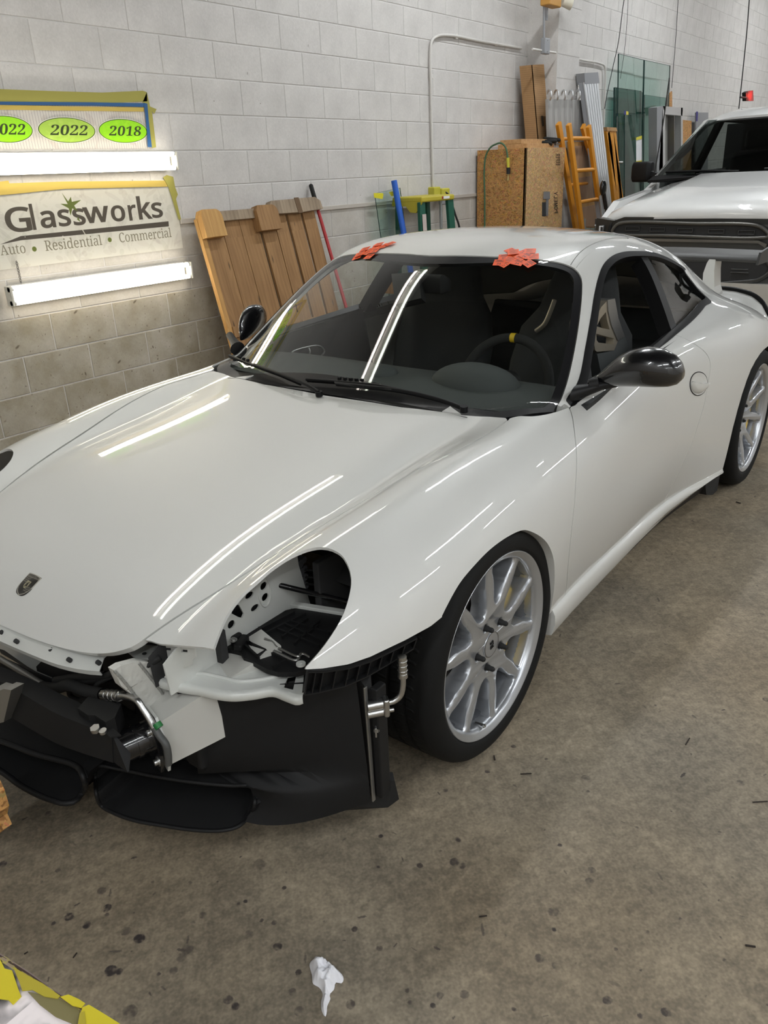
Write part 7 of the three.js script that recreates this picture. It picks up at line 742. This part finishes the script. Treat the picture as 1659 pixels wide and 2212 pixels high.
    const mr = new THREE.Group(); mr.name = 'door_mirror'; T.add(mr); mesh('mirror_housing', rings([ellipse([X(s * 1.05), 1.38, -6.42], [0, 0, 0.05], [0, 0.07, 0], 16, 4), ellipse([X(s * 1.08), 1.37, -6.42], [0, 0, 0.08], [0, 0.09, 0], 16, 5), ellipse([X(s * 1.23), 1.37, -6.46], [0, 0, 0.08], [0, 0.09, 0], 16, 5), ellipse([X(s * 1.25), 1.37, -6.46], [0, 0, 0.05], [0, 0.07, 0], 16, 4)], true, 0.9), M.plasticMatt, mr); mesh('mirror_arm', bar([X(s * 0.97), 1.33, -6.40], [X(s * 1.07), 1.36, -6.42], 0.06, 0.04), M.plasticMatt, mr); }
  mesh('roof', loft([row(yt + 0.004, zt + 0.01, wt + 0.02, 0.08), row(yt + 0.05, zt - 0.10, wt + 0.03, 0.08), row(yt + 0.085, zt - 0.35, wt + 0.04, 0.05), row(yt + 0.10, zt - 0.9, wt + 0.04, 0.02), row(yt + 0.09, -8.4, wt + 0.04, 0)].map((r) => r.map(([x, y, z]) => { const a = Math.abs((x - cx) / hw / (wt + 0.04)); return [x, y - 0.07 * Math.pow(a, 6), z]; })), 0.02, { crease: 1.2 }), white, T); mesh('roof_liner', box(2 * 0.70, 0.015, 1.4, cx, yt + 0.0, -7.65, 0.002), M.cabin, T);
  mesh('dashboard', box(1.8, 0.30, 0.5, cx, 1.18, -6.62, 0.08), M.cabin, T); mesh('steering_wheel', placed(new THREE.TorusGeometry(0.19, 0.018, 10, 40), [X(0.4), 1.30, -6.98], [-0.4, 0, 0]), M.cabin, T); for (const sx of [-0.45, 0.45]) mesh('seat', [box(0.5, 0.75, 0.18, X(sx), 1.15, -7.7, 0.07, [-0.15, 0, 0]), box(0.28, 0.2, 0.10, X(sx), 1.62, -7.78, 0.04)], M.cabin, T); mesh('cab_back', box(1.9, 1.3, 0.05, cx, 1.15, -8.4, 0.01), M.cabin, T); mesh('floor_pan', box(1.9, 0.1, 3.4, cx, 0.5, -6.8, 0.01), M.cavity, T); mesh('cargo_bed', [box(0.08, 0.75, 2.0, X(-0.95), 0.95, -9.4, 0.02), box(0.08, 0.75, 2.0, X(0.95), 0.95, -9.4, 0.02), box(1.96, 0.06, 2.0, cx, 0.66, -9.4, 0.01), box(1.96, 0.75, 0.06, cx, 0.95, -10.4, 0.02)], white, T);
  for (const wg of [tube([[X(-0.86), 1.362, zb - 0.10], [X(-0.5), 1.362, zb - 0.055], [X(-0.2), 1.35, zb - 0.03]], 0.010, 20, 6), tube([[X(0.0), 1.362, zb - 0.04], [X(0.4), 1.362, zb - 0.055], [X(0.6), 1.35, zb - 0.05]], 0.010, 20, 6)]) mesh('wiper', wg, M.trimBlack, T);
  const a0 = atZ(1414, 374, zb - 0.02); mesh('antenna', tube([a0, atZ(1432, 268, zb - 0.02), atZ(1446, 168, zb - 0.02)], 0.005, 24, 6), M.black, T);
  for (const s of [-1, 1]) for (const z of [-5.6, -9.3]) mesh('wheel', [placed(new THREE.CylinderGeometry(0.40, 0.40, 0.27, 36), [X(s * 0.85), 0.40, z], [0, 0, Math.PI / 2]), placed(new THREE.CylinderGeometry(0.24, 0.24, 0.28, 24), [X(s * 0.85), 0.40, z], [0, 0, Math.PI / 2])], tyreMat, T);
}

// ---------- stickers on the car, floor bits, foreground ----------
{ const cv = document.createElement('canvas'); cv.width = cv.height = 128; const x = cv.getContext('2d'); x.fillStyle = '#f55a1c'; x.fillRect(0, 0, 128, 128); x.fillStyle = '#3a1206'; x.font = 'bold 46px sans-serif'; x.textAlign = 'center'; x.fillText('24', 64, 108); x.fillRect(22, 14, 84, 9); x.fillRect(30, 30, 68, 8); x.fillRect(18, 46, 92, 8); const t1 = new THREE.CanvasTexture(cv); t1.colorSpace = THREE.SRGBColorSpace;
  const cv2 = document.createElement('canvas'); cv2.width = cv2.height = 128; const y = cv2.getContext('2d'); y.fillStyle = '#f8601f'; y.fillRect(0, 0, 128, 128); y.fillStyle = '#4a1808'; for (let k = 0; k < 6; k++) y.fillRect(16 + (k % 3) * 6, 16 + k * 17, 90 - (k % 2) * 20, 6); const t2 = new THREE.CanvasTexture(cv2); t2.colorSpace = THREE.SRGBColorSpace; const mats = [std({ map: t1, roughness: 0.5 }), std({ map: t2, roughness: 0.5 })], R = rng(19);
  const stick = (u, v, label, group, i) => { const { p, n } = skinN(u, v, 0.0012 + i * 0.0006); const a = V3(1, 0, 0).projectOnPlane(n).normalize(), ang = (R() - 0.5) * 1.1; a.applyAxisAngle(n, ang); const b = n.clone().cross(a); const w = 0.020, h = 0.0185, P = [], U = [], I = []; for (let j = 0; j <= 4; j++) for (let k = 0; k <= 4; k++) { const q = p.clone().addScaledVector(a, (k / 2 - 1) * w).addScaledVector(b, (j / 2 - 1) * h), s = project(skin, q.toArray()), g = nrm(V3(...s)); const lift = 0.0012 + i * 0.0005 + 0.003 * Math.max(0, j / 4 - 0.5) * R() * (k / 4); P.push(s[0] + g.x * lift, s[1] + g.y * lift, s[2] + g.z * lift); U.push(k / 4, j / 4); } for (let j = 0; j < 4; j++) for (let k = 0; k < 4; k++) { const o = j * 5 + k; I.push(o, o + 1, o + 6, o, o + 6, o + 5); } const g = new THREE.BufferGeometry(); g.setAttribute('position', new THREE.Float32BufferAttribute(P, 3)); g.setAttribute('uv', new THREE.Float32BufferAttribute(U, 2)); g.setIndex(I); g.computeVertexNormals(); if (V3(g.attributes.normal.getX(12), g.attributes.normal.getY(12), g.attributes.normal.getZ(12)).dot(n) < 0) { for (let q = 0; q < I.length; q += 3) { const z = I[q + 1]; I[q + 1] = I[q + 2]; I[q + 2] = z; } g.setIndex(I); g.computeVertexNormals(); } const o = mesh('date_sticker', g, mats[i % 2]); o.userData = { label, category: 'sticker', group }; };
  const Z = (a, b) => [a / 1.929 + 440, b / 1.929 + 480];
  [[1280, 120], [1300, 140], [1335, 128], [1360, 122], [1252, 148], [1250, 176], [1232, 172], [1275, 160], [1310, 172], [1322, 150], [1355, 178], [1372, 150], [1342, 146], [1290, 132]].forEach((q, i) => stick(...Z(...q), 'orange printed date sticker in the cluster on the driver side windshield top', 'orange stickers on the driver side', i));
  [[640, 146], [662, 126], [690, 144], [702, 116], [722, 104], [742, 106], [762, 98], [684, 130], [712, 124], [652, 138], [730, 98], [780, 95], [675, 118]].forEach((q, i) => stick(...Z(...q), 'orange printed date sticker in the cluster on the passenger side windshield top', 'orange stickers on the passenger side', i));
}
{ // crumpled wipe on the floor
  const out = [[669, 2082], [680, 2073], [700, 2075], [722, 2090], [742, 2112], [739, 2125], [725, 2124], [722, 2138], [712, 2150], [714, 2158], [707, 2175], [706, 2188], [703, 2198], [695, 2185], [694, 2165], [697, 2148], [690, 2135], [676, 2126], [674, 2108]].map(([u, v]) => atY(u, v, 0)); const c2 = out.map((p) => [p.x, p.z]), pts = crom(c2, 60), sd = polySD(pts); let x0 = 9, x1 = -9, z0 = 9, z1 = -9; for (const [a, b] of pts) { x0 = Math.min(x0, a); x1 = Math.max(x1, a); z0 = Math.min(z0, b); z1 = Math.max(z1, b); }
  const n = 44, pos = [], idx = []; for (let j = 0; j <= n; j++) for (let i = 0; i <= n; i++) { const x = x0 + (x1 - x0) * i / n, z = z0 + (z1 - z0) * j / n; pos.push(x, 0, z); } for (let j = 0; j < n; j++) for (let i = 0; i < n; i++) { const a = j * (n + 1) + i; idx.push(a, a + n + 1, a + n + 2, a, a + n + 2, a + 1); } const m = clip({ pos, idx }, (x, y, z) => sd(x, z)); const P = m.pos; for (let i = 0; i < P.length; i += 3) { const d = -sd(P[i], P[i + 2]), a = P[i] * 60, b = P[i + 2] * 60, rg = (s) => 1 - Math.abs(2 * vnoise(a * s, b * s, 5 + s * 10) - 1); P[i + 1] = 0.0015 + Math.min(0.020, d * 1.6) * (0.35 + 0.75 * rg(1)) + 0.008 * rg(2.3) * smooth(0, 0.01, d); }
  const g = new THREE.BufferGeometry(); g.setAttribute('position', new THREE.Float32BufferAttribute(P, 3)); g.setIndex(m.idx); g.computeVertexNormals(); tag(mesh('crumpled_rag', metreUV(g), std({ color: lin(0.82, 0.82, 0.86), roughness: 0.9 })), 'small crumpled white rag lying on the concrete floor', 'rag');
}
{ const bit = (label, a, b, r = 0.0022) => { const p = atY(...a, 0.003), q = atY(...b, 0.003); tag(mesh('debris_sliver', [bar(p, q, r * 1.1, r * 0.8, [0, 1, 0], 0)], std({ color: lin(0.025, 0.018, 0.014), roughness: 0.9 })), label, 'debris', 'dark slivers on the floor'); }; const L = 'thin dark sliver of debris on the concrete floor'; bit(L, [1124, 1672], [1148, 1671]); bit(L, [1626, 1733], [1658, 1731]); bit(L, [1610, 2042], [1632, 2045], 0.003); bit(L, [1481, 1609], [1490, 1594]); bit(L, [158, 2069], [166, 2058], 0.002); bit(L, [52, 2061], [60, 2056], 0.002); bit(L, [1067, 1632], [1069, 1642], 0.003); bit(L, [1590, 1084], [1600, 1087], 0.004); bit(L, [1035, 1980], [1052, 1978], 0.002);
  const wn = thing('bench_edge', 'grey board edge wrapped in torn yellow tape beside the car nose', 'board'); const y = 0.62, A = (l, yy = y) => l.map(([u, v]) => atY(u, v, yy)); const tp = (l, m, k) => mesh('yellow_tape', slab(A(l, y + 0.002 + k * 0.0012), [0, -0.001, 0]), m, wn), Y1 = std({ color: lin(0.66, 0.55, 0.02), roughness: 0.55 }), Y2 = std({ color: lin(0.46, 0.38, 0.03), roughness: 0.6 }), Y3 = std({ color: lin(0.22, 0.19, 0.08), roughness: 0.7 });
  const edge = crom(A([[-120, 1985], [0, 2060], [60, 2098], [130, 2147], [190, 2180], [262, 2218], [340, 2262]]).map((p) => p.toArray()), 40, false); const cb = tex(512, 32, (i, j) => { const k = fbm(i / 26, j / 10, 4, 3), e = j > 25 ? 60 : 0; return k > 0.52 ? [70 + e, 54 + e, 50 + e] : k > 0.44 ? [170, 158, 90] : [150 + e, 132 + e, 116 + e]; }, true); const P = [], U = [], I = []; edge.forEach((p, i) => { P.push(p[0], p[1] + 0.001, p[2], p[0] + 0.004, p[1] + 0.001, p[2] + 0.0065); U.push(i / 40, 1, i / 40, 0); if (i) { const q = i * 2; I.push(q - 2, q - 1, q + 1, q - 2, q + 1, q); } }); const eg = new THREE.BufferGeometry(); eg.setAttribute('position', new THREE.Float32BufferAttribute(P, 3)); eg.setAttribute('uv', new THREE.Float32BufferAttribute(U, 2)); eg.setIndex(I); eg.computeVertexNormals(); mesh('board_edge', eg, std({ map: cb, roughness: 0.9 }), wn);
  mesh('board_face', slab([...edge.map((p) => V3(...p)), ...A([[340, 2420], [-120, 2420]])], [0, -0.006, 0]), std({ map: tex(256, 256, (i, j) => { const k = fbm(i / 40, j / 40, 14, 4, 0), b = 60 + 190 * smooth(0.3, 0.72, k); return [b, b * 0.96, b * 0.96]; }, true, [4, 4]), roughness: 0.8 }), wn);
  tp([[-60, 2035], [0, 2072], [10, 2092], [26, 2096], [40, 2138], [46, 2152], [28, 2170], [18, 2160], [-60, 2150]], Y1, 0); tp([[28, 2088], [60, 2107], [92, 2124], [130, 2151], [124, 2157], [95, 2152], [70, 2138], [48, 2140], [42, 2122]], Y2, 1); tp([[60, 2142], [128, 2157], [172, 2182], [168, 2216], [120, 2196], [86, 2170]], Y3, 0); tp([[130, 2153], [148, 2148], [170, 2158], [184, 2167], [176, 2177], [156, 2172]], Y1, 2); tp([[178, 2176], [192, 2170], [230, 2193], [262, 2213], [330, 2252], [250, 2280], [178, 2218], [172, 2196]], Y1, 3); tp([[172, 2188], [182, 2184], [186, 2212], [176, 2230], [168, 2215]], Y2, 4);
  for (const [u, v] of [[-100, 2300], [250, 2330]]) { const p = atY(u, v, y); mesh('support', box(0.05, y - 0.008, 0.05, p.x, (y - 0.008) / 2, p.z, 0.004), M.lumber, wn); }
  const wb = thing('wood_block', 'broken strand-board corner jutting in beside the car nose', 'board'); const q = [[-60, 1640], [0, 1684], [10, 1706], [20, 1740], [16, 1757], [26, 1780], [0, 1800], [-60, 1790]].map(([u, v]) => atZ(u, v, 1.02)); mesh('board', slab(q, [0, 0, 0.02]), M.osb, wb); mesh('prop_post', bar([q[7].x - 0.05, q[7].y + 0.02, 1.03], [q[7].x - 0.05, 0, 1.03], 0.04, 0.04, [0, 0, 1]), M.lumber, wb);
}
renderer.render(scene, camera);
